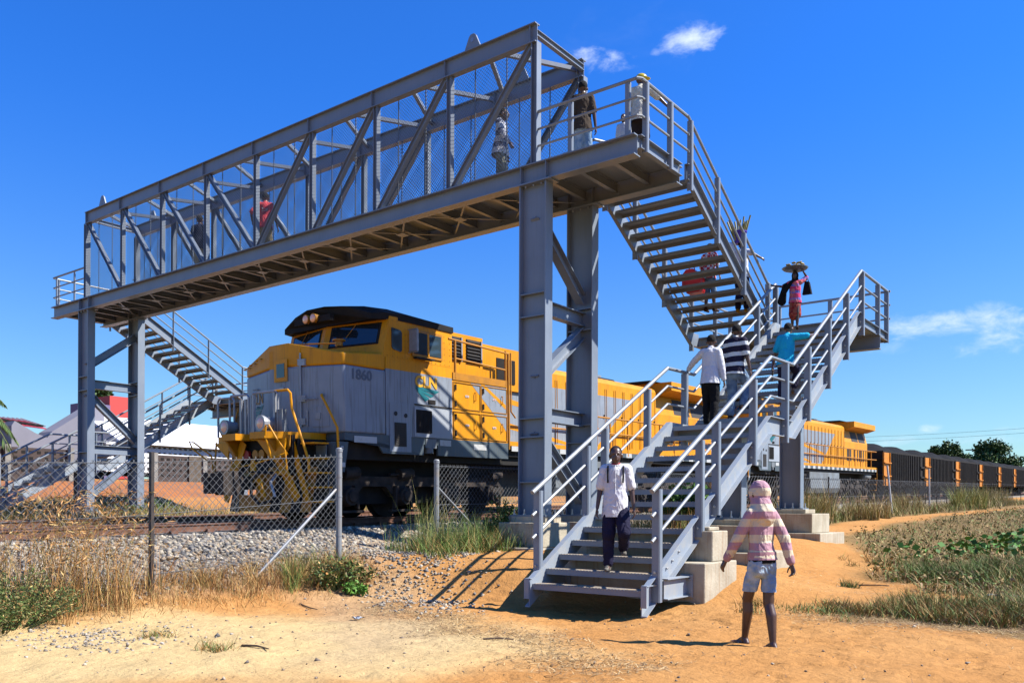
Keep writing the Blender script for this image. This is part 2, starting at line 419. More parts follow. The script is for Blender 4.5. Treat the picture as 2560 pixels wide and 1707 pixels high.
# ------------------------------------------------------------------ vectorised scatter builders
class VB:
    """fast builder for blades, leaves and stones, with a colour per face vertex"""
    def __init__(s): s.V = []; s.F = []; s.C = []; s.n = 0; s.T = []
    def grass(s, base, h, lean, width, cols, nseg=3, curve=.5):
        """base (n,3), h (n), lean direction & amount (n,2)"""
        n = len(base); 
        ang = rng.uniform(0, math.pi, n); wx = np.cos(ang)*width/2; wy = np.sin(ang)*width/2
        rows = []
        for k in range(nseg+1):
            t = k/nseg; q = t**(1+curve)
            p = base.copy(); p[:, 0] += lean[:, 0]*q; p[:, 1] += lean[:, 1]*q; p[:, 2] += h*t*(1-.18*t*np.hypot(lean[:, 0], lean[:, 1])/np.maximum(h, .01))
            f = (1-t)*.85+.15 if k < nseg else 0.06
            rows += [p+np.c_[-wx*f, -wy*f, np.zeros(n)], p+np.c_[wx*f, wy*f, np.zeros(n)]]
        P = np.stack(rows, 1)      # n, 2(nseg+1), 3
        m = 2*(nseg+1)
        idx = s.n+np.arange(n)[:, None]*m
        for k in range(nseg):
            s.F.append(idx+np.array([[2*k, 2*k+1, 2*k+3, 2*k+2]]))
        s.V.append(P.reshape(-1, 3)); s.C.append(np.repeat(cols, m, 0)); s.n += n*m
    def leaves(s, cen, size, cols, up=.4, asp=.55):
        n = len(cen)
        a = rng.normal(size=(n, 3)); a[:, 2] *= (1-up); a /= np.linalg.norm(a, axis=1)[:, None]
        b = rng.normal(size=(n, 3)); b -= a*(a*b).sum(1)[:, None]; b /= np.linalg.norm(b, axis=1)[:, None]
        L = a*size[:, None]; W = b*(size*asp)[:, None]*.5
        P = np.stack([cen, cen+L*.5+W, cen+L, cen+L*.5-W], 1)
        idx = s.n+np.arange(n)[:, None]*4
        s.F.append(idx+np.array([[0, 1, 2, 3]])); s.V.append(P.reshape(-1, 3)); s.C.append(np.repeat(cols, 4, 0)); s.n += n*4
    def stones(s, cen, size, cols, flat=.7):
        n = len(cen)
        base = np.array([(1,0,0),(0,1,0),(-1,0,0),(0,-1,0),(.1,.1,1),(-.1,0,-1)], float)
        J = rng.uniform(.55, 1.25, (n, 6, 3)); P = base[None]*J+rng.normal(0, .13, (n, 6, 3)); P[:, :, 2] *= flat
        a = rng.uniform(0, 2*math.pi, n); c, q = np.cos(a), np.sin(a)
        X = P[:, :, 0]*c[:, None]-P[:, :, 1]*q[:, None]; Y = P[:, :, 0]*q[:, None]+P[:, :, 1]*c[:, None]
        tl = rng.uniform(-.6, .6, n)[:, None]; Z = P[:, :, 2]*np.cos(tl)+X*np.sin(tl); X = X*np.cos(tl)-P[:, :, 2]*np.sin(tl)
        P = np.stack([X, Y, Z], 2)*size[:, None, None]+cen[:, None, :]
        idx = s.n+np.arange(n)[:, None]*6
        for t in ((0,1,4),(1,2,4),(2,3,4),(3,0,4),(1,0,5),(2,1,5),(3,2,5),(0,3,5)): s.T.append(idx+np.array([t]))
        s.V.append(P.reshape(-1, 3)); s.C.append(np.repeat(cols, 6, 0)); s.n += n*6
    def build(s, name, m, parent=None, origin=(0,0,0)):
        org = np.array(ORG[parent.name] if parent is not None else origin)
        V = np.concatenate(s.V)-org
        quads = np.concatenate(s.F) if s.F else np.zeros((0, 4), int); tris = np.concatenate(s.T) if s.T else np.zeros((0, 3), int)
        me = bpy.data.meshes.new(name)
        me.vertices.add(len(V)); me.vertices.foreach_set('co', V.ravel().astype(np.float32))
        nl = quads.size+tris.size; me.loops.add(nl); me.loops.foreach_set('vertex_index', np.concatenate([quads.ravel(), tris.ravel()]).astype(np.int32))
        npol = len(quads)+len(tris); me.polygons.add(npol)
        st = np.concatenate([np.arange(len(quads))*4, quads.size+np.arange(len(tris))*3]).astype(np.int32)
        me.polygons.foreach_set('loop_start', st)
        try: me.polygons.foreach_set('loop_total', np.concatenate([np.full(len(quads), 4), np.full(len(tris), 3)]).astype(np.int32))
        except Exception: pass
        me.update(calc_edges=True); me.validate()
        ca = me.color_attributes.new('Col', 'FLOAT_COLOR', 'POINT')
        C = np.concatenate(s.C); ca.data.foreach_set('color', np.c_[C, np.ones(len(C))].astype(np.float32).ravel())
        me.materials.append(m)
        o = bpy.data.objects.new(name, me); COL.objects.link(o)
        if parent is not None: o.parent = parent
        else: o.location = tuple(origin)
        ORG[o.name] = tuple(org); return o
def cols(n, palette, jit=.12, wts=None):
    pal = np.array(palette, float); i = rng.choice(len(pal), n, p=wts); c = pal[i]*(1+rng.normal(0, jit, (n, 1))); return np.clip(c, .005, .95)
def gz(xy): return np.array([ground(a, b) for a, b in xy])
DRY = [(.46,.27,.09),(.58,.39,.15),(.38,.19,.06),(.28,.14,.05),(.50,.25,.08),(.20,.17,.05)]
GREEN = [(.10,.17,.028),(.15,.24,.045),(.07,.12,.022),(.23,.28,.08)]
STONEC = [(.50,.43,.32),(.42,.37,.30),(.60,.53,.42),(.20,.19,.18),(.30,.28,.26),(.48,.36,.24)]

# ------------------------------------------------------------------ railway tracks
def rail_profile(w=.062):
    return [(-.065,-.15),(.065,-.15),(.065,-.137),(.012,-.125),(.012,-.04),(.034,-.028),(.034,0),(-.034,0),(-.034,-.028),(-.012,-.04),(-.012,-.125),(-.065,-.137)]
def track(xc, label, y0, y1, nsl, ysl):
    r = thing('railway_track', label, 'railway track', (xc, 0, rail_z(0)), group='railway tracks')
    for s_ in (-.62, .62):
        m = MB(); pts = []
        for y in np.linspace(y0, y1, 14): pts.append((xc+s_, y, rail_z(y)))
        pr = rail_profile(); n = len(pr)
        for i, p in enumerate(pts):
            m.v += [(p[0]+a, p[1], p[2]+b) for a, b in pr]
            if i:
                o = (i-1)*n
                for j in range(n):
                    j2 = (j+1) % n
                    m.f.append((o+j, o+j2, o+n+j2, o+n+j)); m.m.append(1 if j == 6 else 0)
        m.f.append(tuple(range(n))); m.m.append(0)
        obj('rail', m, [RUST, RAILTOP], r)
    for k in range(nsl):
        y = ysl+k*.76; z = rail_z(y)-.15
        m = MB(); m.prism([(xc-1.18, z-.2), (xc+1.18, z-.2), (xc+1.18, z-.045), (xc+1.1, z-.012), (xc+.3, z-.03), (xc-.3, z-.03), (xc-1.1, z-.012), (xc-1.18, z-.045)], 'Y', y-.12, y+.12)
        for s_ in (-.62, .62):
            for q in (-1, 1): m.box(xc+s_+q*.1-.035, xc+s_+q*.1+.035, y-.07, y+.07, z-.02, z+.04, 1)
        obj('sleeper', m, [SLEEP, RUST], r)
    return r
track(-5.1, 'rusty nearer railway track that the grey and yellow locomotive stands on', -15, 230, 60, -14.6)
track(-10.9, 'empty rusty railway track beyond the train, partly hidden behind dry grass', -15, 230, 40, -14.6)
def ballast_bed(xc, name):
    m = MB(); pr = [(-2.75,-.62),(-1.6,-.20),(1.6,-.20),(2.6,-.5),(3.35,-.75)]
    yy = axis_pts([(-15, 14, .5), (14, 230, 12)])
    for y in yy:
        for a, b in pr: m.v.append((xc+a, y, rail_z(y)+b+.02*noise.noise(Vector((a*2, y*1.3, 0)))))
    for i in range(len(yy)-1):
        for j in range(len(pr)-1):
            o = i*len(pr)+j; m.f.append((o, o+1, o+len(pr)+1, o+len(pr))); m.m.append(0)
    return struct(obj(name, m, mat('ballast_bed_stone', (.40,.34,.26), (.16,.14,.12), rough=.95, nscale=13, lo=.4, hi=.62, bump=1, bscale=16)))
ballast_bed(-5.1, 'ballast_bed'); ballast_bed(-10.9, 'ballast_bed')
# loose ballast stones on the near shoulder, thinning out towards the path
vb = VB()
n = 15000
y = rng.uniform(-13, 13, n); x = rng.uniform(-3.75, -1.15, n)
def surf(a, b):
    t = a+5.1; zz = rail_z(b)+np.interp(t, [-1.6, 1.6, 2.6, 3.35], [-.2, -.2, -.5, -.75]); return max(zz, ground(a, b, False))
z = np.array([surf(a, b) for a, b in zip(x, y)])
sz = rng.uniform(.022, .062, n)*1.2
vb.stones(np.c_[x, y, z+.01], sz, cols(n, STONEC, .18))
n = 2600
x = rng.uniform(-1.5, 2.6, n); y = -3.6-.72*(x-.2)+rng.normal(0, .75, n)
k = (rng.uniform(0, 1, n) < np.clip(1.05-(x+1.5)/3.9, .06, 1)) & (y < -1.4); x, y = x[k], y[k]
vb.stones(np.c_[x, y, gz(np.c_[x, y])+.008], rng.uniform(.015, .05, len(x)), cols(len(x), STONEC, .18))
n = 1500
x = rng.uniform(-1.6, -.6, n); y = rng.uniform(-12, 12, n)
vb.stones(np.c_[x, y, gz(np.c_[x, y])+.01], rng.uniform(.02, .05, n), cols(n, STONEC, .18))
tag(vb.build('ballast_stones', STONE), 'pale crushed ballast stones spread over the shoulder of the nearer track', 'ballast', kind='stuff')
# ------------------------------------------------------------------ footbridge
L, E_, W, DZ = 18.968, 2.392, 1.787, 8.54
TOP = DZ+2.931
NP = 8; PL = L/NP
def rrail(mb, pts, rz=(1.07, .71, .36), r=(.033, .024, .024), mi=0):
    for h, q in zip(rz, r): mb.tube([(p[0], p[1], p[2]+h) for p in pts], q, 8, mi)
def angle_post(mb, x, y, z0, z1, sx=1, w=.12, d=.075, axis='x'):
    if axis == 'x':
        mb.box(x-w/2, x+w/2, y-.008, y+.008, z0, z1); mb.box(x+sx*w/2-.008, x+sx*w/2+.008, y+.008, y+d, z0, z1)
    else:
        mb.box(x-.008, x+.008, y-w/2, y+w/2, z0, z1); mb.box(x+.008, x+d, y-.008, y+.008, z0, z1)
def bolts(mb, pts, ax, r=.022, h=.02, mi=0):
    a = Vector(ax)
    for p in pts: p = Vector(p); mb.tube([p, p+a*h], r, 6, mi); mb.tube([p+a*h, p+a*(h+.012)], r*.55, 6, mi)
def diag_mesh(mb, u0, u1, v0, v1, pt, pitch, r, fu=None):
    """crossing straight wires in the rectangle u x v; pt(u,v,side)->xyz"""
    H = v1-v0
    for sgn in (1, -1):
        c = u0-H if sgn == 1 else u0
        e = u1 if sgn == 1 else u1+H
        while c < e:
            # line u = c + sgn*(v-v0)
            if sgn == 1: va, vb_ = max(0, u0-c), min(H, u1-c)
            else: va, vb_ = max(0, c-u1), min(H, c-u0)
            if vb_-va > .02:
                a = pt(c+sgn*va, v0+va, sgn); b = pt(c+sgn*vb_, v0+vb_, sgn)
                mb.tube([a, b], r, 3, 0, False)
            c += pitch
fb = thing('footbridge', 'grey steel truss footbridge with mesh sides crossing high above the locomotive', 'footbridge', (-L/2, 0, DZ))
for y, s_ in ((0, -1), (W, 1)):
    m = MB(); m.ibeam((-L-E_, y, DZ-.2), (E_, y, DZ-.2), .4, .25, .024, .014)
    for x in (.33, -.31, -L+.31, -L-.33):
        for q in (-1, 1): m.box(x-.008, x+.008, min(y+q*.007, y+q*.118), max(y+q*.007, y+q*.118), DZ-.376, DZ-.024)
    for x in (.01, -L-.01): m.box(x-.46, x+.46, y-.17, y+.17, DZ-.428, DZ-.402)
    obj('bottom_beam', m, STEEL, fb)
    m = MB(); m.ibeam((-L-.03, y, TOP-.2), (.03, y, TOP-.2), .4, .17, .02, .014)
    for i in range(NP+1):
        x = -L+i*PL - (.12 if i else 0); x = max(-L+.02, x)
        for q in (-1, 1): m.box(x-.007, x+.007, min(y+q*.007, y+q*.078), max(y+q*.007, y+q*.078), TOP-.38, TOP-.02)
    obj('top_chord', m, STEEL, fb)
    for i in range(NP+1):
        x = -L+i*PL
        m = MB()
        if i in (0, NP): m.ibeam((x, y, DZ+.002), (x, y, TOP-.402), .15, .16, .014, .012, upv=(1,0,0))
        else: m.ibeam((x, y, DZ+.002), (x, y, TOP-.402), .13, .12, .012, .01, upv=(1,0,0))
        obj('truss_post', m, STEEL, fb)
    for i in range(NP):
        xa, xb = -L+i*PL, -L+(i+1)*PL
        m = MB()
        if i < NP/2: a, b = (xa+.12, y, TOP-.42), (xb-.12, y, DZ+.02)
        else: a, b = (xb-.12, y, TOP-.42), (xa+.12, y, DZ+.02)
        m.ibeam(a, b, .13, .11, .012, .01, upv=(0,0,1)); obj('diagonal', m, STEEL, fb)
    for i in range(NP):
        xa, xb = -L+i*PL+.07, -L+(i+1)*PL-.07; yy = y-s_*.085
        m = MB(); diag_mesh(m, xa, xb, DZ+.03, TOP-.42, lambda u, v, s: (u, yy+s*.004, v), .086, .0048)
        for x in (xa+.6, xb-.75): m.box(x-.012, x+.012, yy-.022, yy-.008, DZ+.02, TOP-.41)
        obj('mesh_panel', m, DMESH, fb)
    for x in ((-1.72, -L+1.05)):
        m = MB(); m.prism([(x-.24, TOP+.001), (x+.24, TOP+.001), (x+.1, TOP+.30), (x+.05, TOP+.35), (x-.05, TOP+.35), (x-.1, TOP+.30)], 'Y', y-.02, y+.02)
        m.tube([(x, y-.03, TOP+.22), (x, y+.03, TOP+.22)], .05, 12, 1)
        obj('lifting_lug', m, [STEEL, mat('lug_hole_sky_blue', (.28,.45,.75), rough=1) if 'lug_hole_sky_blue' not in bpy.data.materials else bpy.data.materials['lug_hole_sky_blue']], fb)  # sky-blue disc drawn in place of the open hole
m = MB(); m.ibeam((0, .01, TOP-.2), (0, W-.01, TOP-.2), .13, .1, .012, .01); obj('portal_beam', m, STEEL, fb)
m = MB(); m.ibeam((-L, .01, TOP-.2), (-L, W-.01, TOP-.2), .13, .1, .012, .01); obj('portal_beam', m, STEEL, fb)
for i in range(NP):
    xa, xb = -L+i*PL, -L+(i+1)*PL; xm = (xa+xb)/2
    m = MB(); m.channel((xm, .02, TOP-.19), (xb-.15, W-.02, TOP-.19), .09, .07, (0,0,1)[:0] or (0,0,0), .012) if False else m.bar((xm, .02, TOP-.19), (xb-.15, W-.02, TOP-.19), .09, .09); obj('top_brace', m, STEEL, fb)
    m = MB(); m.bar((xm-.1, .02, TOP-.19), (xa+.15, W-.02, TOP-.19), .09, .09); obj('top_brace', m, STEEL, fb)
for i in range(int((L+2*E_)/.79)+1):
    x = -L-E_+.12+i*.79
    if x > E_-.05: break
    m = MB(); m.ibeam((x, .01, DZ-.16), (x, W-.01, DZ-.16), .2, .1, .012, .01); obj('cross_beam', m, STEEL, fb)
for i in range(10):
    xa = -L+i*L/10; m = MB(); m.bar((xa+.1, .1, DZ-.29), (xa+L/10-.1, W-.1, DZ-.29), .04, .012); m.bar((xa+.1, W-.1, DZ-.305), (xa+L/10-.1, .1, DZ-.305), .04, .012)
    m.box(xa+L/20-.12, xa+L/20+.12, W/2-.12, W/2+.12, DZ-.33, DZ-.315); obj('wind_brace', m, STEEL, fb)
m = MB(); m.box(-L-E_+.01, E_-.01, .13, W-.13, DZ-.055, DZ-.04)
obj('deck_plate', m, STEEL, fb)
SHX = 0
for sd in (1, -1):
    X = (lambda x: x) if sd == 1 else (lambda x: -L-x)
    m = MB(); m.channel((X(E_-.02), .02, DZ-.13), (X(E_-.02), W-.02, DZ-.13), .26, .09, (sd,0,0)); obj('end_channel', m, STEEL, fb)
    m = MB()
    xe = E_+.06
    P = lambda x, y, z=DZ: (X(x), y, z)
    rrail(m, [P(.08, -.02), P(xe-.05, -.02), P(xe, .06), P(xe, 2.08)])
    rrail(m, [P(.08, W+.03), P(.3, W+.03), P(.42, 2.08)])
    obj('landing_rail', m, RAILM, fb)
    for x in (.86, 2.18):
        m = MB(); angle_post(m, X(x), -.02, DZ+.002, DZ+1.05, sd, w=.09, d=.06); m.box(X(x)-.12, X(x)+.12, -.11, .09, DZ+.001, DZ+.016); obj('landing_post', m, STEEL, fb)
    for y in (.18, 1.2):
        m = MB(); angle_post(m, X(E_+.06) , y, DZ-.30, DZ+1.05, sd, w=.1, d=.07)
        bolts(m, [(X(E_+.06), y-.008, DZ-h) for h in (.05, .22)], (0,-1,0), .02); obj('landing_post', m, STEEL, fb)

# towers
def tower(sd, label):
    X = (lambda x: x) if sd == 1 else (lambda x: -L-x)
    gzv = 1.245
    t = thing('bridge_tower', label, 'bridge tower', (X(0.013), W/2, gzv), group='towers carrying the footbridge')
    zt = DZ-.43
    for y in (0, W):
        m = MB(); m.ibeam((X(.013), y, gzv+.03), (X(.013), y, zt), .677, .255, .03, .016, upv=(1,0,0))
        for z in (1.95, 2.88, 3.27, 5.38, 5.85):
            for q in (-1, 1): m.box(X(.013)-.305, X(.013)+.305, min(y+q*.009, y+q*.12), max(y+q*.009, y+q*.12), z-.012, z+.012)
        obj('column', m, STEEL, t)
        m = MB(); m.box(X(.013)-.45, X(.013)+.45, y-.26, y+.26, gzv, gzv+.029); obj('base_plate', m, STEEL, t)
        m = MB()
        for dx in (-.38, -.12, .12, .38):
            for dy in (-.19, .19): m.tube([(X(.013)+dx, y+dy, gzv+.03), (X(.013)+dx, y+dy, gzv+.15)], .016, 6); m.tube([(X(.013)+dx, y+dy, gzv+.03), (X(.013)+dx, y+dy, gzv+.06)], .032, 6)
        obj('anchor_bolt', m, BOLT, t)
        m = MB(); m.box(X(.013)-.47, X(.013)+.47, y-.28, y+.28, 1.121, gzv-.001); obj('grout_bed', m, CONC, t)
        m = MB(); bolts(m, [(X(.013)+dx, y+dy, zt-.005) for dx in (-.2, 0, .2) for dy in (-.09, .09)], (0,0,-1), .018, .03); obj('head_bolt', m, BOLT, t)
    n = sd == 1
    for z in (5.62, 3.38):
        m = MB(); m.ibeam((X(.013), .02, z), (X(.013), W-.02, z), .34, .2, .018, .012, upv=(1,0,0)) if False else m.ibeam((X(.013), .01, z), (X(.013), W-.01, z), .3, .2, .018, .012); obj('cross_brace', m, STEEL, t)
    for za, zb in (((7.5, 6.05), (4.05, 5.35), (3.05, 1.6)) if n else ((6.2, 7.5), (5.3, 3.75), (1.7, 3.1))):
        m = MB(); m.ibeam((X(.013), .02, za), (X(.013), W-.02, zb), .24, .2, .018, .012); obj('diagonal_brace', m, STEEL, t)
    return t
tower(1, 'nearer grey steel tower of two columns standing between the staircase and the locomotive')
tower(-1, 'far dark steel tower of two columns at the left end of the footbridge')

# staircases
ZL, ZM = 6.0, 3.04
def offs(pts, d):
    n = len(pts); r = []
    for i in range(n):
        def nrm(a, b):
            q = Vector((b[0]-a[0], b[1]-a[1])).normalized(); v = Vector((-q.y, q.x)); return v if v.y > 0 else -v
        if i == 0: v = nrm(pts[0], pts[1]); k = 1
        elif i == n-1: v = nrm(pts[-2], pts[-1]); k = 1
        else:
            a = nrm(pts[i-1], pts[i]); b = nrm(pts[i], pts[i+1]); v = (a+b).normalized(); k = 1/max(.5, v.dot(a))
        r.append((pts[i][0]+v.x*d*k, pts[i][1]+v.y*d*k))
    return r
def sweep(mb, pts, x0, x1, lo, hi, vert=True, mi=0):
    A = offs(pts, lo); B = offs(pts, hi)
    if vert:   # vertical end cuts
        for S in (A, B):
            for i, j in ((0, 1), (-1, -2)):
                dy = S[j][0]-S[i][0]; dz = S[j][1]-S[i][1]
                if abs(dy) > 1e-6: S[i] = (pts[i][0], S[i][1]+dz/dy*(pts[i][0]-S[i][0]))
    n = len(pts); vs = []
    for a, b in zip(A, B): vs += [(x0, a[0], a[1]), (x1, a[0], a[1]), (x1, b[0], b[1]), (x0, b[0], b[1])]
    fs = [(0, 1, 2, 3), (4*n-1, 4*n-2, 4*n-3, 4*n-4)]
    for i in range(n-1):
        o = 4*i
        for j in range(4): k = (j+1) % 4; fs.append((o+j, o+4+j, o+4+k, o+k))
    return mb.add(vs, fs, mi)
def stringer(mb, pts, x, out):
    lo, hi = -.235, .10
    sweep(mb, pts, x-.007, x+.007, lo, hi)
    a, b = (x+.0072, x+.085) if out > 0 else (x-.085, x-.0072)
    sweep(mb, pts, a, b, hi-.013, hi+.001); sweep(mb, pts, a, b, lo-.001, lo+.013)
def tread(mb, x0, x1, yf, z, sgn, dep=.30):
    """yf: nosing, sgn: direction in which the flight climbs"""
    ya, yb = (yf, yf+sgn*dep)
    mb.box(x0, x1, min(ya, yb), max(ya, yb), z-.01, z)
    mb.add([(x0, min(ya, yb), z+.001), (x1, min(ya, yb), z+.001), (x1, max(ya, yb), z+.001), (x0, max(ya, yb), z+.001)], [(0,1,2,3)], 2)
    mb.box(x0, x1, min(yf-sgn*.008, yf), max(yf-sgn*.008, yf), z-.085, z-.0005)
    q = yf+sgn*dep; mb.box(x0, x1, min(q, q+sgn*.008), max(q, q+sgn*.008), z-.06, z-.0005)
    n = int((x1-x0)/.055)      # serrated anti-slip nosing
    for i in range(n):
        x = x0+.03+i*.055; mb.add([(x, yf-sgn*.0085, z-.032), (x+.026, yf-sgn*.0085, z-.032), (x+.034, yf-sgn*.012, z+.007), (x+.008, yf-sgn*.012, z+.007)], [(0,1,2,3)], 1)
def mirror(mb, sd):
    if sd == 1: return mb
    mb.v = [(-L-x, y, z) for x, y, z in mb.v]; mb.f = [tuple(reversed(f)) for f in mb.f]; return mb
def staircase(sd, label):
    Xr = (lambda x: x) if sd == 1 else (lambda x: -L-x)
    t = thing('staircase', label, 'staircase', (Xr(3.6), 1.5, 1.0), group='staircases at the ends of the footbridge')
    def O(name, m, mt): return obj(name, mirror(m, sd), mt, t)
    xl, xr = 2.66, 4.60; ul, ur = .45, 2.40
    # upper flight (runs away from the bridge, down towards the far landing)
    upg = (6.55-2.1)/13
    u_pts = [(2.0, DZ-.02), (2.1, DZ-.02), (6.55, ZL-.02), (6.85, ZL-.02)]
    for x, o in ((ul, -1), (ur, 1)):
        m = MB(); stringer(m, u_pts, x, o); O('stringer', m, STEEL)
    for k in range(1, 14):
        z = DZ-k*(DZ-ZL)/14; yf = 2.1+k*upg
        m = MB(); tread(m, ul+.008, ur-.008, yf, z, -1, .30); O('tread', m, [STEEL, RAILM, TREAD])
    # middle and lower flights
    n2 = 14; g2 = (6.75-2.1)/13; g3 = .3615
    m_pts = [(-3.78, .247-.08), (-3.60, .247+.03), (.92, ZM-.02), (2.12, ZM-.02), (6.62, ZL-.02), (6.9, ZL-.02)]
    for x, o in ((xl, -1), (xr, 1)):
        m = MB(); stringer(m, m_pts, x, o); 
        a, b = (x+.0, x+.09) if o > 0 else (x-.09, x)
        m.box(a, b, -3.80, -3.781, .02, .32); m.box(a, b, -3.79, -3.6, .321, .334) 
        O('stringer', m, STEEL_D)
    for k in range(0, 13):
        m = MB(); tread(m, xl+.008, xr-.008, -3.71+g3*k, .247+.2133*k, 1, .33); O('tread', m, [STEEL, RAILM, TREAD])
    for k in range(1, n2):
        z = ZM+k*(ZL-ZM)/n2; m = MB(); tread(m, xl+.008, xr-.008, 2.1+(k-1)*g2, z, 1, .31); O('tread', m, [STEEL, RAILM, TREAD])
    m = MB(); m.box(xl+.008, xr-.008, .99, 2.1, ZM-.012, ZM); m.box(xl+.008, xr-.008, .982, .99, ZM-.09, ZM-.0005)
    for y in (1.25, 1.85): m.ibeam((xl+.01, y, ZM-.12), (xr-.01, y, ZM-.12), .18, .1)
    O('middle_landing', m, STEEL_D)
    # half-way landing shared by both flights
    m = MB(); m.box(ul-.02, xr+.0, 6.86, 9.1, ZL-.012, ZL); O('landing_plate', m, STEEL_D)
    m = MB()
    for y in (6.95, 9.08): m.channel((ul-.05, y, ZL-.13), (xr+.05, y, ZL-.13), .22, .08, (0, 1 if y > 8 else -1, 0))
    for x in (ul-.04, xr+.04): m.channel((x, 6.96, ZL-.131), (x, 9.07, ZL-.131), .218, .07, (1 if x > 2 else -1, 0, 0))
    for x in (1.2, 2.2, 3.2, 4.0): m.ibeam((x, 6.97, ZL-.12), (x, 9.06, ZL-.12), .18, .1)
    O('landing_frame', m, STEEL)
    m = MB(); m.ibeam((ul-.15, 8.0, ZL-.42), (xr+.18, 8.0, ZL-.42), .36, .2, .022, .014); O('landing_beam', m, STEEL)
    def col(xc, yc, zb, zt, d=.56):
        m = MB(); m.ibeam((xc, yc, zb+.03), (xc, yc, zt), d, .25, .028, .015, upv=(1,0,0)); m.box(xc-d/2-.1, xc+d/2+.1, yc-.24, yc+.24, zb, zb+.028); O('landing_column', m, STEEL)
        m = MB()
        for dx in (-.3, -.1, .1, .3):
            for dy in (-.19, .19): m.tube([(xc+dx, yc+dy, zb+.03), (xc+dx, yc+dy, zb+.16)], .016, 6); m.tube([(xc+dx, yc+dy, zb+.03), (xc+dx, yc+dy, zb+.06)], .03, 6)
        O('anchor_bolt', m, BOLT)
    col(2.58, 8.0, 1.42, ZL-.60); col(3.63, 1.55, 1.215, ZM-.21)
    # splayed foot of the lowest flight on its concrete block
    m = MB(); m.channel((xr+.2, -3.05, .42), (xr+.2, -2.30, .42), .34, .09, (1,0,0)) if False else None
    for x in (xl, xr):
        q = 1 if x == xr else -1
        m.ibeam((x+q*.12, -3.35, .26), (x+q*.12, -2.62, .26), .30, .14, .014, .012); m.box(x+q*.12-.1, x+q*.12+.1, -2.62, -2.60, .09, .43)
        bolts(m, [(x+q*.12+dx, -2.62, z) for dx in (-.06, .06) for z in (.16, .36)], (0,-1,0), .016)
    O('foot_bracket', m, STEEL_D)
    m = MB()
    for x, q in ((xl, -1), (xr, 1)):
        bolts(m, [(x+q*.008, -3.45+a*.36, .33+a*.21+b) for a in (1.1, 1.6, 2.2) for b in (-.02,)], (q,0,0), .018)
    O('splice_bolt', m, BOLT)
    # handrails
    xR, xL = 4.67, 2.59
    low = [(-3.62, .58), (.90, ZM+.08), (2.08, ZM+.10), (6.72, ZL), (6.78, ZL)]
    for x, extra in ((xR, [(xR, 9.12, ZL)]), (xL, [])):
        base = [(x, y, z) for y, z in low]
        for h, r in ((1.07, .037), (.715, .025), (.36, .025)):
            m = MB(); m.tube([(p[0], p[1], p[2]+h) for p in base+extra], r, 10); O('handrail', m, RAILM)
    xu = 2.47; upl = [(2.0, DZ), (6.5, ZL+.02), (6.8, ZL)]
    for x in (xu, .40):
        for h, r in ((1.07, .033), (.715, .024), (.36, .024)):
            m = MB(); m.tube([(x, y, z+h) for y, z in upl]+([(x, 9.12, ZL+h)] if x < 1 else []), r, 8); O('handrail', m, RAILM)
    for h, r in ((1.07, .033), (.715, .024), (.36, .024)):
        m = MB(); m.tube([(.34, 9.14, ZL+h), (4.74, 9.14, ZL+h)], r, 8); O('handrail', m, RAILM)
    def zlow(y): return float(np.interp(y, [p[0] for p in low], [p[1] for p in low]))
    for x in (xR, xL):
        for y in (-3.5, -2.1, -1.50, .04, 1.62, 2.9, 4.2, 5.5, 6.72):
            m = MB(); zb = zlow(y); angle_post(m, x, y, zb-.46 if y > -3.4 else .08, zb+1.04, 1, w=.115, d=.08)
            bolts(m, [(x, y-.008, zb-h) for h in (.14, .32)], (0,-1,0), .02, mi=1); O('handrail_post', m, [STEEL, BOLT])
    def zup(y): return float(np.interp(y, [p[0] for p in upl], [p[1] for p in upl]))
    for x in (xu, .40):
        for y in (2.08, 3.45, 4.95, 6.5):
            m = MB(); zb = zup(y); angle_post(m, x, y, zb-.42, zb+1.04, 1, w=.1, d=.07)
            bolts(m, [(x, y-.008, zb-h) for h in (.1, .28)], (0,-1,0), .018, mi=1); O('handrail_post', m, [STEEL, BOLT])
    for x, y in ((xR, 8.15), (xR, 9.0), (.40, 8.0), (.40, 9.05), (1.8, 9.14), (3.2, 9.14)):
        m = MB(); angle_post(m, x, y, ZL-.28, ZL+1.04, 1, w=.1, d=.07)
        bolts(m, [(x, y-.008, ZL-h) for h in (.05, .2)], (0,-1,0), .018, mi=1); O('handrail_post', m, [STEEL, BOLT])
    return t
staircase(1, 'nearer grey steel staircase with people on it, its lowest steps ending on the sand')
staircase(-1, 'far steel staircase behind the left tower, seen beyond the chain link fence')

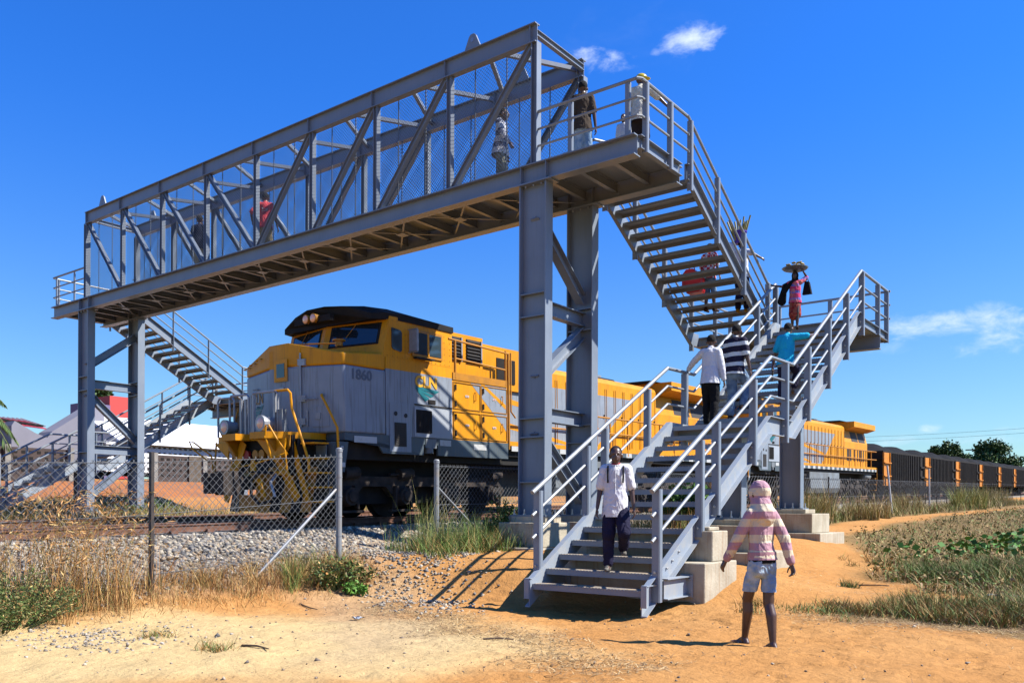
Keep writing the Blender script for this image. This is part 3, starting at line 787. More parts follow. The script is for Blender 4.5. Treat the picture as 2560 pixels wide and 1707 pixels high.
# concrete footings
def footing(name, label, blocks):
    b0 = blocks[0]
    t = thing(name, label, 'concrete footing', ((b0[0]+b0[1])/2, (b0[2]+b0[3])/2, b0[4]), group='concrete footings')
    for i, b in enumerate(blocks):
        m = MB(); m.box(*b)
        bm = bmesh.new(); me = mesh_from('tmp', m, [CONC], ORG[t.name]); bm.from_mesh(me)
        bmesh.ops.bevel(bm, geom=bm.edges[:], offset=.012, segments=1, affect='EDGES')
        bm.to_mesh(me); bm.free(); o = bpy.data.objects.new('lower_slab' if i == 0 else 'upper_block', me); COL.objects.link(o); o.parent = t
    return t
for sd, lab in ((1, 'nearer'), (-1, 'far')):
    xc = .013 if sd == 1 else -L-.013
    footing('concrete_footing', 'stepped concrete footing under the front column of the %s tower' % ('nearer' if sd == 1 else 'left'), [(xc-.8, xc+.8, -.85, .72, .2 if sd == 1 else .7, .625), (xc-.56, xc+.56, -.5, .5, .626, 1.12)])
    footing('concrete_footing', 'stepped concrete footing under the back column of the %s tower' % ('nearer' if sd == 1 else 'left'), [(xc-.8, xc+.8, .98, 2.7, .2, .625), (xc-.56, xc+.56, 1.29, 2.29, .626, 1.12)])
    if sd == 1:
        footing('concrete_footing', 'low concrete footing under the column of the half-way landing, right of the hooded person', [(1.55, 3.65, 7.0, 9.0, .3, .82), (1.85, 3.35, 7.3, 8.7, .821, 1.31), (2.08, 3.08, 7.62, 8.38, 1.311, 1.419)])
        footing('concrete_footing', 'concrete footing behind the hooded person, under the column of the middle landing', [(2.7, 4.55, .75, 2.4, .1, .60), (2.95, 4.3, 1.05, 2.1, .601, 1.10), (3.2, 4.06, 1.25, 1.85, 1.101, 1.214)])
        footing('concrete_footing', 'tall stepped concrete block under the foot of the nearer staircase', [(2.25, 5.0, -2.585, -1.40, -.2, .60), (2.4, 4.9, -2.10, -1.52, .601, 1.07), (4.45, 4.8, -2.0, -1.62, 1.071, 1.13)])
# ------------------------------------------------------------------ train
YEL = mat('loco_yellow_paint', (.80,.335,.004), (.70,.275,.004), rough=.45, spec=.22, nscale=1.9, streak=((.35,.16,.02), .45))
YEL2 = mat('weathered_yellow_paint', (.66,.27,.006), (.42,.18,.02), rough=.5, spec=.4, nscale=4, lo=.45, hi=.8)
GREY = mat('loco_grey_paint', (.29,.325,.375), (.25,.28,.33), rough=.42, spec=.45, nscale=2.2, streak=((.12,.11,.10), .65))
DGREY = mat('loco_dark_grey_paint', (.115,.155,.18), (.10,.13,.15), rough=.5, nscale=2, streak=((.22,.18,.13), .4))
BLACKP = mat('black_roof_paint', (.022,.019,.018), (.035,.03,.026), rough=.7, spec=.12, nscale=3)
ROOFB = mat('sunned_roof_paint', (.10,.075,.062), (.07,.055,.05), rough=.6, nscale=5)
GLASS = mat('dark_glass', (.012,.017,.024), rough=.04, spec=.8)
GLASS2 = mat('cab_side_glass', (.05,.08,.10), rough=.06, spec=.8)
LOUV = mat('louvre', (.05,.042,.036), rough=.7)
UND = mat('grime_shade_black', (.014,.012,.011), (.03,.024,.02), rough=.85, nscale=3, lo=.45, hi=.7, bump=.2)  # grime, taken near black for the shade under the frame
BOGIE = mat('shade_brown_dust', (.085,.06,.045), (.03,.024,.02), rough=.9, nscale=6)  # brown dust, darkened as well for the shade below the sill
WHITE = mat('white_reflector', (.72,.72,.70), (.55,.55,.5), rough=.5, nscale=12, lo=.5, hi=.8)
TEAL = mat('teal_paint', (.008,.20,.235), rough=.45)
FADED = mat('faded_number_paint', (.15,.18,.24), rough=.5)
RED = mat('red_paint', (.45,.02,.02), rough=.5)
SILV = mat('silver_paint', (.50,.52,.55), (.42,.42,.44), rough=.4, metal=.3, nscale=8)
LENS = mat('lamp_glass', (.75,.42,.28), rough=.15, spec=.9)
TANKG = mat('fuel_tank_paint', (.30,.34,.37), (.21,.22,.22), rough=.6, nscale=1.5, streak=((.14,.12,.1), .6))
COAL = mat('coal', (.010,.010,.011), (.024,.023,.023), rough=.9, spec=.12, nscale=14, bump=1, bscale=18)
WAG = mat('wagon_charcoal_paint', (.030,.029,.029), (.050,.045,.042), rough=.9, spec=.12, nscale=2.5, streak=((.08,.06,.045), .5))
ORNG = mat('wagon_orange_paint', (.95,.33,.012), (.55,.19,.015), rough=.6, nscale=5, lo=.45, hi=.8, streak=((.06,.04,.03), .6))
BLK = mat('black_rubber', (.015,.015,.015), rough=.7)

FONT_CACHE = {}
def text(name, s, size, m, parent, loc, rot, ext=.004, label=None, xs_=1.0, bold=.01):
    cu = bpy.data.curves.new(name, 'FONT'); cu.body = s; cu.size = size; cu.extrude = ext; cu.offset = bold*size; cu.resolution_u = 3
    tmp = bpy.data.objects.new('tmp_text', cu); COL.objects.link(tmp)
    dg = bpy.context.evaluated_depsgraph_get(); me = bpy.data.meshes.new_from_object(tmp.evaluated_get(dg))
    bpy.data.objects.remove(tmp)
    M_ = Matrix.Translation(loc) @ rot.to_4x4() @ Matrix.Diagonal((xs_, 1, 1, 1)); me.transform(M_)
    me.materials.clear(); me.materials.append(m)
    o = bpy.data.objects.new(name, me); COL.objects.link(o); o.parent = parent; ORG[o.name] = (0,0,0)
    if label: o['label'] = label
    return o
ROT_SIDE = Matrix(((0,0,1),(1,0,0),(0,1,0)))       # text x -> +y, text y -> +z, facing +x
ROT_FRONT = Matrix(((1,0,0),(0,0,-1),(0,1,0)))     # facing -y

def axle_set(p, y, detail=True):
    m = MB()
    for s_ in (-1, 1):
        x = s_*.62
        m.tube([(x-.06, y, .0+.52), (x+.06, y, .52)], .52, 24); m.tube([(x-s_*.06-.02, y, .52), (x-s_*.06+.02, y, .52)], .56, 24)
    m.tube([(-.9, y, .52), (.9, y, .52)], .09, 10)
    obj('wheel_set', m, UND, p)
def build_loco(label, logo=True):
    r = thing('locomotive', label, 'locomotive', (0,0,0), group='yellow and grey diesel locomotives', rot=(.0214, 0, 0))
    O = lambda n, m, mt, p=r, **k: obj(n, m, mt, p, **k)
    S = 1.7
    # ---- short nose with bevelled corners
    prof = [(-S, -2.12), (-.32, -2.5), (.32, -2.5), (S, -2.12), (S, -.9), (-S, -.9)]
    def noseband(z0f, z1f, m, mi):
        n = len(prof); vs = [(x, y, z0f(x, y)) for x, y in prof]+[(x, y, z1f(x, y)) for x, y in prof]
        m.add(vs, [tuple(reversed(range(n))), tuple(range(n, 2*n))]+[(i, (i+1) % n, n+(i+1) % n, n+i) for i in range(n)], mi)
    tz = lambda x, y: 3.88-.26*max(0, abs(x)-.4)/1.3 - .07*(1 if y < -2 else 0)*(abs(x)/S) + (0.06 if y > -1 else 0)
    m = MB(); noseband(lambda x, y: 1.86, lambda x, y: 3.30+.03*(abs(x) < .5), m, 0); noseband(lambda x, y: 3.301+.03*(abs(x) < .5), tz, m, 1)
    nose = smooth_by_angle(O('nose', m, [GREY, YEL]), 25)
    bev = nose.modifiers.new('bevel', 'BEVEL'); bev.width = .045; bev.segments = 3; bev.limit_method = 'ANGLE'; bev.angle_limit = math.radians(28)
    # nose door with hinges and window
    fy = lambda x: -2.5+.38*(max(0, abs(x)-.32)/1.38)
    def frontquad(m, x0, x1, z0, z1, off, mi=0, th=.012):
        a, b = (x0, fy(x0)-off), (x1, fy(x1)-off)
        m.add([(a[0], a[1], z0), (b[0], b[1], z0), (b[0], b[1], z1), (a[0], a[1], z1), (a[0], a[1]+th, z0), (b[0], b[1]+th, z0), (b[0], b[1]+th, z1), (a[0], a[1]+th, z1)],
              [(0,1,2,3),(5,4,7,6),(4,0,3,7),(1,5,6,2),(3,2,6,7),(4,5,1,0)], mi)
    dr = MB(); frontquad(dr, -.30, .64, 2.02, 3.32, .012, 0); frontquad(dr, -.30, .64, 3.321, 3.72, .012, 1); door = O('nose_door', dr, [GREY, YEL])
    m = MB(); frontquad(m, -.12, .33, 3.02, 3.50, .030, 0); O('window_frame', m, YEL, door)
    m = MB(); frontquad(m, -.03, .24, 3.11, 3.41, .036, 0); O('window', m, GLASS, door)
    m = MB()
    for z in (3.40, 2.62, 2.12): frontquad(m, .60, .78, z-.07, z+.07, .04, 0, .05)
    m.tube([(.66, fy(.66)-.03, 2.0), (.66, fy(.66)-.03, 3.6)], .02, 8); O('hinge', m, SILV, door)
    m = MB(); frontquad(m, .92, 1.34, 2.0, 2.44, .012); O('nose_hatch', m, GREY)
    m = MB(); frontquad(m, 1.02, 1.14, 2.16, 2.30, .03); frontquad(m, .80, .83, 2.02, 2.36, .03); frontquad(m, .06, .20, 2.84, 2.90, .03); O('latch', m, SILV)
    m = MB()
    for x in (-1.5, -1.15, -.8): m.tube([(x-.12, fy(x)-.0, 3.47+.2*(1.5+x)/1.2), (x-.12, fy(x)-.07, 3.47+.2*(1.5+x)/1.2), (x+.06, fy(x)-.07, 3.5+.2*(1.5+x)/1.2), (x+.06, fy(x), 3.5+.2*(1.5+x)/1.2)], .014, 6)
    O('grab_iron', m, YEL)
    m = MB()
    for x, z in ((-1.0, 2.95), (-1.0, 2.55), (-.95, 2.1), (1.0, 2.6), (.82, 2.6)): m.tube([(x-.1, fy(x)-.0, z), (x-.1, fy(x)-.07, z), (x+.06, fy(x)-.07, z), (x+.06, fy(x), z)], .012, 6)
    O('grab_iron', m, SILV)
    # teal chevrons and letters on the front
    def chevron(m, base, ux, uz, w, off):
        P = lambda u, v: (base[0]+ux[0]*u*w+off[0], base[1]+ux[1]*u*w+off[1], base[2]+v*w+off[2])
        for poly in ([(0,.0),(1.0,.10),(.83,-.06),(.05,-.03)] , [(.04,-.06),(.80,-.09),(.62,-.24),(.09,-.12)], [(.08,-.15),(.58,-.27),(.44,-.42)]):
            n = len(poly); m.add([P(u, v+.35) for u, v in poly], [tuple(range(n))]); 
    m = MB(); chevron(m, (-1.28, fy(-1.28), 2.3), (1, -.27), 1, .62, (0, -.012, 0)); O('front_emblem', m, TEAL)
    text('front_letters', 'CLN', .34, YEL2, r, Vector((-1.32, fy(-1.32)-.016, 2.62)), Matrix.Rotation(math.radians(-15.4), 3, 'Z') @ ROT_FRONT, .002)
    # ---- cab
    zr = 4.53
    m = MB()
    yf = lambda z: -1.02+.24*(z-3.6)/.93
    # lower full-width body (grey below, yellow above) from the nose back to the equipment cabinets
    m.box(-S, S, -.899, 1.33, 1.86, 3.345, 0)
    m.box(-S, S, -.899, 1.33, 3.3452, 3.62, 1)
    O('cab_body', m, [GREY, YEL])
    m = MB()
    yv = lambda x, z: -1.34+.24*(z-3.6)/.93+.34*abs(x)/S
    Q_ = [(-S-.004, yv(S, 3.6)), (0, yv(0, 3.6)), (S+.004, yv(S, 3.6)), (S+.004, 1.33), (-S-.004, 1.33)]; Q2 = [(-S-.004, yv(S, zr)), (0, yv(0, zr)), (S+.004, yv(S, zr)), (S+.004, 1.33), (-S-.004, 1.33)]
    m.add([(x, y, 3.6) for x, y in Q_]+[(x, y, zr) for x, y in Q2], [(4,3,2,1,0), (5,6,7,8,9)]+[(i, (i+1) % 5, 5+(i+1) % 5, 5+i) for i in range(5)])
    cab = O('cab', m, YEL)
    # roof: facetted, black with an overhanging visor
    m = MB()
    sec = [(-S-.03, 4.46), (-S-.03, 4.62), (-1.05, 4.86), (-.35, 4.95), (.35, 4.95), (1.05, 4.86), (S+.03, 4.62), (S+.03, 4.46)]
    n = len(sec)
    rows = []
    for y, k, zz in ((-1.22, .78, -.06), (-.9, .92, -.02), (-.2, 1, 0), (1.36, .85, -.04)):
        rows.append([(x*(.87 if y < -1 else .97 if y < -.5 else 1), y+(.36*abs(x)/S-.30 if y < -1 else (.2*abs(x)/S-.12 if y < -.5 else 0)), (4.50 + (z-4.50)*max(.45, k)) + zz*.6) for x, z in sec])
    vs = [p for rw in rows for p in rw]; fs = [tuple(range(n)), tuple(reversed(range(3*n, 4*n)))]
    fs = [tuple(reversed(fs[0])), tuple(reversed(fs[1]))]
    for i in range(3):
        for j in range(n): k = (j+1) % n; fs.append((i*n+k, i*n+j, (i+1)*n+j, (i+1)*n+k))
    m.add([vs[i] for i in range(len(vs))], [tuple(reversed(f)) for f in fs])
    O('roof', m, BLACKP, cab)
    m = MB(); m.prism([(-.62,4.46),(-.5,4.46),(.5,4.46),(.62,4.46),(.62,4.60),(-.62,4.60)], 'Y', -1.56, -1.44); O('visor_bracket', m, BLACKP, cab)
    for sx in (-.13, .13):
        m = MB(); m.tube([(sx, -1.64, 4.55), (sx, -1.46, 4.56)], [.105, .09], 16, 0); lp = O('headlight', m, YEL2, cab)
        m = MB(); m.ell((sx, -1.635, 4.55), (.09, .035, .09)); O('lens', m, LENS, lp, smooth=True)
    # windscreens (slanted front)
    def wq(m, x0, x1, z0, z1, off, th=.012):
        c_ = [(x0, yv(x0, z0)-off, z0), (x1, yv(x1, z0)-off, z0), (x1, yv(x1, z1)-off, z1), (x0, yv(x0, z1)-off, z1)]
        m.add(c_+[(x, y+th, z) for x, y, z in c_], [(0,1,2,3),(5,4,7,6),(4,0,3,7),(1,5,6,2),(3,2,6,7),(4,5,1,0)])
    for a, b in ((.22, 1.48), (-1.48, -.22)):
        m = MB(); wq(m, a-.05, b+.05, 3.90, 4.40, .014); fr = O('windscreen_frame', m, BLACKP, cab)
        m = MB(); wq(m, a, b, 3.94, 4.36, .024); O('windscreen', m, GLASS, fr)
        m = MB(); m.tube([(a+.7, yv(a+.7, 4.4)-.05, 4.45), (a+.45, yv(a+.45, 4.1)-.06, 4.1)], .008, 5); m.tube([(a, yv(a, 4.42)-.05, 4.46), (b, yv(b, 4.42)-.05, 4.46)], .018, 6); O('wiper', m, YEL2, fr)
    # side windows
    m = MB(); xs0 = S+.006
    m.prism([(-.72, 4.28), (-.46, 4.25), (-.40, 4.20), (-.40, 3.80), (-.44, 3.76), (-.68, 3.80), (-.72, 3.85)], 'X', xs0, xs0+.02); O('quarter_window', m, GLASS2, cab)
    m = MB(); m.box(xs0, xs0+.03, -.08, .96, 3.72, 4.34); sw = O('side_window_frame', m, YEL2, cab)
    m = MB(); m.box(xs0+.031, xs0+.04, -.02, .42, 3.78, 4.28); m.box(xs0+.031, xs0+.04, .48, .90, 3.78, 4.28); O('side_window', m, GLASS2, sw)
    m = MB(); m.box(xs0+.031, xs0+.045, .42, .48, 3.76, 4.30); O('window_bar', m, YEL, sw)
    m = MB(); m.box(S+.06, S+.30, -.20, -.14, 3.80, 4.28); m.tube([(S, -.17, 4.3), (S+.3, -.17, 4.3)], .012, 6); m.tube([(S, -.17, 3.78), (S+.3, -.17, 3.78)], .012, 6); O('wing_mirror', m, SILV, cab)
    m = MB(); m.box(xs0+.03, xs0+.14, -.05, .55, 3.66, 3.70); O('arm_rest', m, UND, cab)
    # rivet rows
    m = MB()
    for y in np.arange(-.85, 1.3, .16): 
        for z in (4.44, 3.64): m.tube([(S+.004, y, z), (S+.012, y, z)], .012, 6)
    for z in np.arange(3.75, 4.4, .14):
        for y in (-.28, -.2, 1.05, 1.25): m.tube([(S+.004, y, z), (S+.012, y, z)], .011, 6)
    O('rivet', m, YEL2, cab)
    # nose handrail and bell on the nose roof
    m = MB(); m.tube([(-.55, -1.9, 3.9), (-.55, -1.9, 3.98), (1.05, -1.75, 3.86), (1.05, -1.75, 3.78)], .018, 6); m.tube([(.9, -1.55, 3.84), (.9, -1.55, 3.95)], .09, 12); m.tube([(.9, -1.55, 3.95), (.9, -1.55, 3.98)], .15, 12); O('roof_rail', m, YEL2)
    # ---- sill and skirts
    m = MB()
    m.box(-S, S, -2.12, 1.33, 1.70, 1.858); m.prism([(-2.1, 1.70), (-1.2, 1.70), (-1.0, 1.45), (.3, 1.45), (.3, 1.70), (1.33, 1.70), (1.33, 1.86), (-2.1, 1.86)][:4]+[(.3, 1.45), (.3, 1.699)], 'X', S-.04, S+.006)
    O('front_sill', m, DGREY)
    m = MB(); m.box(S-.05, S+.006, .80, 3.54, 1.45, 1.86); m.box(S-.1, S, .36, .76, 1.62, 1.86); sk = O('skirt', m, DGREY)
    m = MB(); m.box(S-.2, S+.01, .38, .74, 1.62, 1.84); m.tube([(S-.08, .56, 1.50), (S-.08, .56, 1.62)], .11, 10); O('jacking_pad', m, TANKG)
    m = MB()
    for a, b, z in ((-1.86, -1.20, 1.66), (-.62, -.28, 1.63), (.86, 1.26, 1.69), (2.12, 2.62, 1.64)): m.box(S+.006, S+.014, a, b, z, z+.14)
    O('reflector', m, WHITE)
    m = MB(); m.box(S+.001, S+.016, -.80, -.12, 1.50, 2.60); vd = O('battery_door', m, DGREY if False else GREY)
    m = MB(); m.box(S+.016, S+.024, -.66, -.28, 1.62, 2.16); m.tube([(S+.015, -.62, 2.36), (S+.03, -.62, 2.36)], .05, 10); m.tube([(S+.015, -.3, 2.33), (S+.03, -.3, 2.33)], .05, 10)
    for z in np.arange(1.66, 2.14, .05): m.box(S+.024, S+.034, -.65, -.29, z, z+.018)
    O('vent', m, LOUV, vd)
    m = MB(); m.box(S+.001, S+.02, .0, 1.30, 1.87, 2.56); vp = O('vent_panel', m, mat('pale_grey_panel', (.42,.45,.49), (.37,.40,.44), rough=.45, nscale=2) if 'pale_grey_panel' not in bpy.data.materials else bpy.data.materials['pale_grey_panel'])
    m = MB(); m.box(S+.02, S+.026, .04, .55, 1.96, 2.50)
    O('vent', m, LOUV, vp)
    m = MB()
    for y in np.arange(.05, .55, .045): m.box(S+.026, S+.04, y, y+.018, 1.97, 2.49)
    O('vent_bars', m, UND, vp)
    m = MB(); m.box(S+.004, S+.02, 0, 1.32, 2.60, 2.63); m.box(S+.004, S+.014, .47, .72, 2.66, 2.76, 1); O('trim', m, [LOUV, BLACKP])
    # side logo
    m = MB(); 
    for poly in ([(.02,3.06),(.86,2.98),(.70,2.90),(.10,3.0)], [(.03,3.02),(.68,2.87),(.57,2.81),(.08,2.96)], [(.02,3.0),(.52,2.79),(.45,2.75),(.36,2.70)]):
        m.add([(S+.008, y, z) for y, z in poly], [tuple(range(4))])
    O('side_emblem', m, TEAL)
    text('side_letters', 'CLN', .36, mat('faded_yellow_letters', (1.0,.52,.03), rough=.5) if 'faded_yellow_letters' not in bpy.data.materials else bpy.data.materials['faded_yellow_letters'], r, Vector((S+.012, .02, 3.04)), ROT_SIDE, .003, bold=.035, xs_=1.08)
    text('side_number', '1860', .30, FADED, r, Vector((S+.008, -1.95, 3.02)), ROT_SIDE, .002, bold=.03, xs_=1.05)
    # ---- equipment cabinets behind the cab
    m = MB(); m.box(-S, S, 1.331, 3.52, 1.862, 3.32, 0)
    m.box(-S+.30, S-.30, 1.331, 2.88, 3.321, 4.56, 0); m.box(-S+.34, S-.34, 2.881, 5.6, 3.321, 4.44, 0)
    cb = O('equipment_cabinet', m, YEL)
    # grey livery fields of the doors
    m = MB(); x = S+.004
    m.add([(x, 2.02, 3.30), (x, 3.50, 3.30), (x, 3.50, 2.12), (x, 3.36, 2.28)], [(0,3,2,1)])
    O('grey_livery', m, GREY, cb)
    m = MB(); x = S+.007; m.add([(x, 2.42, 3.30), (x, 2.58, 3.30), (x, 3.45, 2.86), (x, 3.45, 2.74)], [(0,3,2,1)])
    O('yellow_livery_stripe', m, YEL, cb)
    for y0, y1 in ((1.36, 2.40), (2.43, 3.49)):
        for z0, z1 in ((1.90, 2.56), (2.62, 3.28)):
            m = MB(); t_ = .018
            for a in ((y0, y1, z0, z0+t_), (y0, y1, z1-t_, z1), (y0, y0+t_, z0+t_, z1-t_), (y1-t_, y1, z0+t_, z1-t_)): m.box(S+.009, S+.02, *a)
            dd = O('cabinet_door', m, YEL2, cb)
            m = MB(); m.tube([(S+.008, y1-.22, z0+.25), (S+.05, y1-.22, z0+.25), (S+.05, y1-.22, z0+.45), (S+.008, y1-.22, z0+.45)], .012, 6)
            for z in (z0+.12, z1-.14): m.box(S+.01, S+.035, y0+.05, y0+.10, z-.07, z+.07, 1)
            O('door_handle', m, [YEL, BLACKP], dd)
            m = MB(); m.box(S+.0095, S+.0135, (y0+y1)/2-.07, (y0+y1)/2+.07, (z0+z1)/2-.02, (z0+z1)/2+.03); m.box(S+.0135, S+.0145, (y0+y1)/2-.05, (y0+y1)/2+.05, (z0+z1)/2-.004, (z0+z1)/2+.012, 1); O('warning_label', m, [WHITE, RED], dd)
    # high louvres
    for y0, y1 in ((1.42, 2.02), (2.22, 2.80)):
        m = MB(); xx = S-.30; m.box(xx+.001, xx+.02, y0, y1, 3.86, 4.46, 0)
        for z in np.arange(3.88, 4.44, .085): m.prism([(xx+.02, z), (xx+.055, z), (xx+.02, z+.05)], 'Y', y0+.01, y1-.04, 1)
        m.box(xx+.02, xx+.06, y1-.045, y1, 3.86, 4.46, 2); O('louvre', m, [LOUV, UND, SILV], cb)
    m = MB(); xx = S-.34; m.box(xx+.001, xx+.02, 3.5, 4.3, 3.5, 4.15, 0)
    for y in np.arange(3.52, 4.28, .05): m.box(xx+.02, xx+.03, y, y+.02, 3.51, 4.14, 1)
    O('radiator_grille', m, [LOUV, UND], cb)
    m = MB(); m.box(S-.30, S+.02, 1.34, 3.5, 3.322, 3.36); m.box(S-.01, S+.02, 1.34, 3.5, 3.361, 3.50); O('side_gangway', m, YEL2, cb)
    m = MB()
    for y in (1.45, 3.46): m.tube([(S-.0, y, 3.36), (S-.0, y, 4.28)], .03, 8)
    m.tube([(S, 1.2, 4.30), (S, 3.6, 4.22)], .026, 8); m.tube([(S, 1.45, 3.85), (S, 3.46, 3.78)], .022, 8)
    m.tube([(S+.02, 3.66, 4.25), (S+.02, 3.66, 2.7), (S+.02, 3.85, 2.55)], .022, 8); m.tube([(S+.0, 3.58, 1.7), (S+.0, 3.58, 4.2)], .035, 8)
    O('gangway_rail', m, YEL2)
    # ---- long hood
    H = 1.28
    m = MB(); pr = [(-H, 1.92), (H, 1.92), (H, 4.02), (H-.05, 4.12), (H-.16, 4.19), (-H+.16, 4.19), (-H+.05, 4.12), (-H, 4.02)]
    m.prism(pr, 'Y', 5.601, 12.6); m.prism([(-H, 1.92), (H, 1.92), (H, 3.320), (-H, 3.320)], 'Y', 3.521, 5.6)
    hood = O('long_hood', m, YEL)
    m = MB(); x = H+.003
    m.add([(x, 3.6, 3.315), (x, 5.55, 3.315), (x, 5.55, 1.95), (x, 3.6, 1.95)], [(0,3,2,1)])
    m.add([(x, 5.62, 3.62), (x, 10.9, 3.62), (x, 8.6, 1.95), (x, 5.62, 1.95)], [(0,3,2,1)])
    O('grey_livery', m, GREY, hood)
    m = MB(); x = H+.006
    m.add([(x, 4.1, 2.98), (x, 4.1, 3.12), (x, 9.0, 2.55), (x, 9.0, 2.42)], [(0,3,2,1)]); m.add([(x, 4.1, 2.3), (x, 4.1, 2.46), (x, 7.0, 2.05), (x, 7.0, 1.96)], [(0,3,2,1)])
    O('yellow_livery_stripe', m, YEL, hood)
    for y in np.arange(5.9, 12.5, .56):
        m = MB(); m.box(H+.007, H+.016, y, y+.014, 2.0, 3.85); m.box(H+.007, H+.016, y+.46, y+.474, 2.0, 3.85); m.box(H+.007, H+.03, y+.38, y+.41, 2.9, 3.02, 1); O('hood_door', m, [YEL2, BLACKP], hood)
    m = MB(); m.prism([(-.9, 4.191), (.9, 4.191), (.75, 4.33), (-.75, 4.33)], 'Y', 9.0, 10.6); m.tube([(0.3, 9.9, 4.33), (.3, 9.9, 4.42)], .35, 16, 1); O('exhaust_housing', m, [BLACKP, SILV], hood)
    # radiator wings
    m = MB(); Wg = 1.72
    m.prism([(-H, 1.92), (H, 1.92), (H, 3.3), (H-.18, 3.98), (-H+.18, 3.98), (-H, 3.3)], 'Y', 12.601, 17.2)
    rad = O('radiator_cab', m, YEL)
    m = MB(); m.prism([(-1.25, 3.981), (1.25, 3.981), (Wg, 4.12), (Wg, 4.42), (-Wg, 4.42), (-Wg, 4.12)], 'Y', 12.95, 17.3); O('radiator_wing', m, YEL, rad)
    m = MB(); m.prism([(-1.3, 4.421), (1.3, 4.421), (1.0, 4.50), (-1.0, 4.50)], 'Y', 12.7, 17.1); O('radiator_roof', m, BLACKP, rad)
    for a, b in ((14.05, 15.35), (15.5, 16.8)):
        m = MB()
        P_ = lambda y, z, o: (H-(z-3.3)*.18/.68+o, y, z)
        m.add([P_(a, 3.36, .006), P_(b, 3.36, .006), P_(b-.05, 3.93, .006), P_(a+.05, 3.93, .006)], [(0,1,2,3)]); O('radiator_screen', m, LOUV, rad)
    for y in (13.1, 13.55, 14.4, 15.1, 15.5, 15.9, 16.3):
        m = MB(); m.box(H+.004, H+.014, y, y+(.34 if y < 14 else .16), 2.25, 2.95); O('vent', m, LOUV, rad)
    m = MB(); m.prism([(-H+.1, 1.92), (H-.1, 1.92), (H-.1, 2.7), (-H+.1, 2.7)], 'Y', 17.201, 17.5); O('end_locker', m, GREY)
    # walkway, its railing and the striped sill
    m = MB(); m.box(-S, S, 3.56, 17.64, 1.80, 1.92, 0); m.box(-S+.1, S-.1, 3.56, 17.6, 1.52, 1.799, 1); O('walkway', m, [YEL, UND])
    m = MB()
    k = 0; y = 3.7
    while y < 17.4:
        m.box(S-.02, S+.004, y, y+.36, 1.66, 1.795, k % 2); y += .38; k += 1
    O('sill_reflector', m, [WHITE, DGREY])
    m = MB()
    for y in np.arange(4.4, 17.6, 1.1): m.box(S-.03, S+.01, y-.022, y+.022, 1.70, 2.86)
    O('railing_post', m, YEL2)
    for z in (2.86, 2.38): m = MB(); m.tube([(S, 4.1, z), (S, 17.6, z)], .028, 8); O('railing', m, YEL2)
    m = MB(); m.tube([(S, 17.6, 2.86), (.4, 17.62, 2.86)], .026, 8); m.tube([(S, 17.6, 2.4), (.4, 17.62, 2.4)], .026, 8); m.tube([(.4, 17.62, 1.92), (.4, 17.62, 2.86)], .026, 8); O('railing', m, YEL2)
    # rear steps and hoses
    m = MB()
    for z in (.55, .9, 1.25): m.box(S-.35, S+.02, 17.2, 17.55, z, z+.03)
    m.tube([(S+.02, 17.62, 1.9), (S+.02, 17.7, 1.2), (S-.05, 17.75, .6)], .02, 6); m.tube([(.9, 17.6, 1.6), (1.1, 17.8, 1.2), (1.0, 17.75, .8)], .025, 6); O('rear_step', m, YEL2)
    # ---- fuel tank, air tanks and bogies
    m = MB(); m.prism([(-1.45, .45), (1.45, .45), (1.6, .7), (1.6, 1.15), (1.3, 1.50), (-1.3, 1.50), (-1.6, 1.15), (-1.6, .7)], 'Y', 5.9, 10.7); O('fuel_tank', m, TANKG)
    m = MB(); m.box(1.35, 1.62, 5.7, 10.5, 1.15, 1.50); O('tank_casing', m, TANKG)
    m = MB(); m.tube([(1.35, 16.0, 1.38), (1.35, 17.1, 1.38)], .19, 14); m.ell((1.35, 16.0, 1.38), (.19, .08, .19)); O('air_reservoir', m, TANKG, smooth=True)
    m = MB(); m.box(-.9, .9, -2.3, 17.4, 1.15, 1.52); m.box(-.93, .93, -2.2, 4.1, .32, 1.149); m.box(-.93, .93, 11.0, 17.2, .32, 1.149); m.box(-1.5, 1.5, -2.1, 5.6, 1.22, 1.69) if False else m.box(.901, 1.5, -1.9, 5.6, 1.3, 1.69); O('underframe', m, UND)  # lower boxes: added black filling against sky showing between the wheels
    for ax in ((-1.65, .05, 1.75, 3.44), (11.5, 13.2, 14.9, 16.6)):
        m = MB()
        for s_ in (-1, 1):
            x0, x1 = (1.02, 1.20) if s_ == 1 else (-1.20, -1.02)
            pts = [(ax[0]-.55, .62), (ax[0]-.2, .95), (ax[3]+.2, .95), (ax[3]+.55, .62), (ax[3]+.55, .48), (ax[3]+.25, .48)]
            for i in (3, 2, 1):
                pts += [(ax[i]-.25, .48), (ax[i]-.5, .72), (ax[i-1]+.5, .72), (ax[i-1]+.25, .48)]
            pts += [(ax[0]-.25, .48), (ax[0]-.55, .48)]
            m.prism(pts, 'X', x0, x1)
        bg_ = O('bogie', m, BOGIE)
        for y in ax:
            axle_set(bg_, y)
            m = MB()
            for s_ in (-1, 1):
                x = 1.2*s_
                m.tube([(x, y, .5), (x+s_*.2, y, .5)], [.24, .2], 16); m.tube([(x+s_*.2, y, .5), (x+s_*.25, y, .5)], [.14, .12], 12)
                m.prism([(y-.30, .22), (y-.24, .22), (y-.17, .74), (y-.26, .74)], 'X', x, x+s_*.1); m.prism([(y+.24, .22), (y+.30, .22), (y+.26, .74), (y+.17, .74)], 'X', x, x+s_*.1)
                m.box(min(x, x+s_*.12), max(x, x+s_*.12), y-.42, y+.42, .14, .19)
            O('axle_box', m, BOGIE, bg_)
            m = MB()
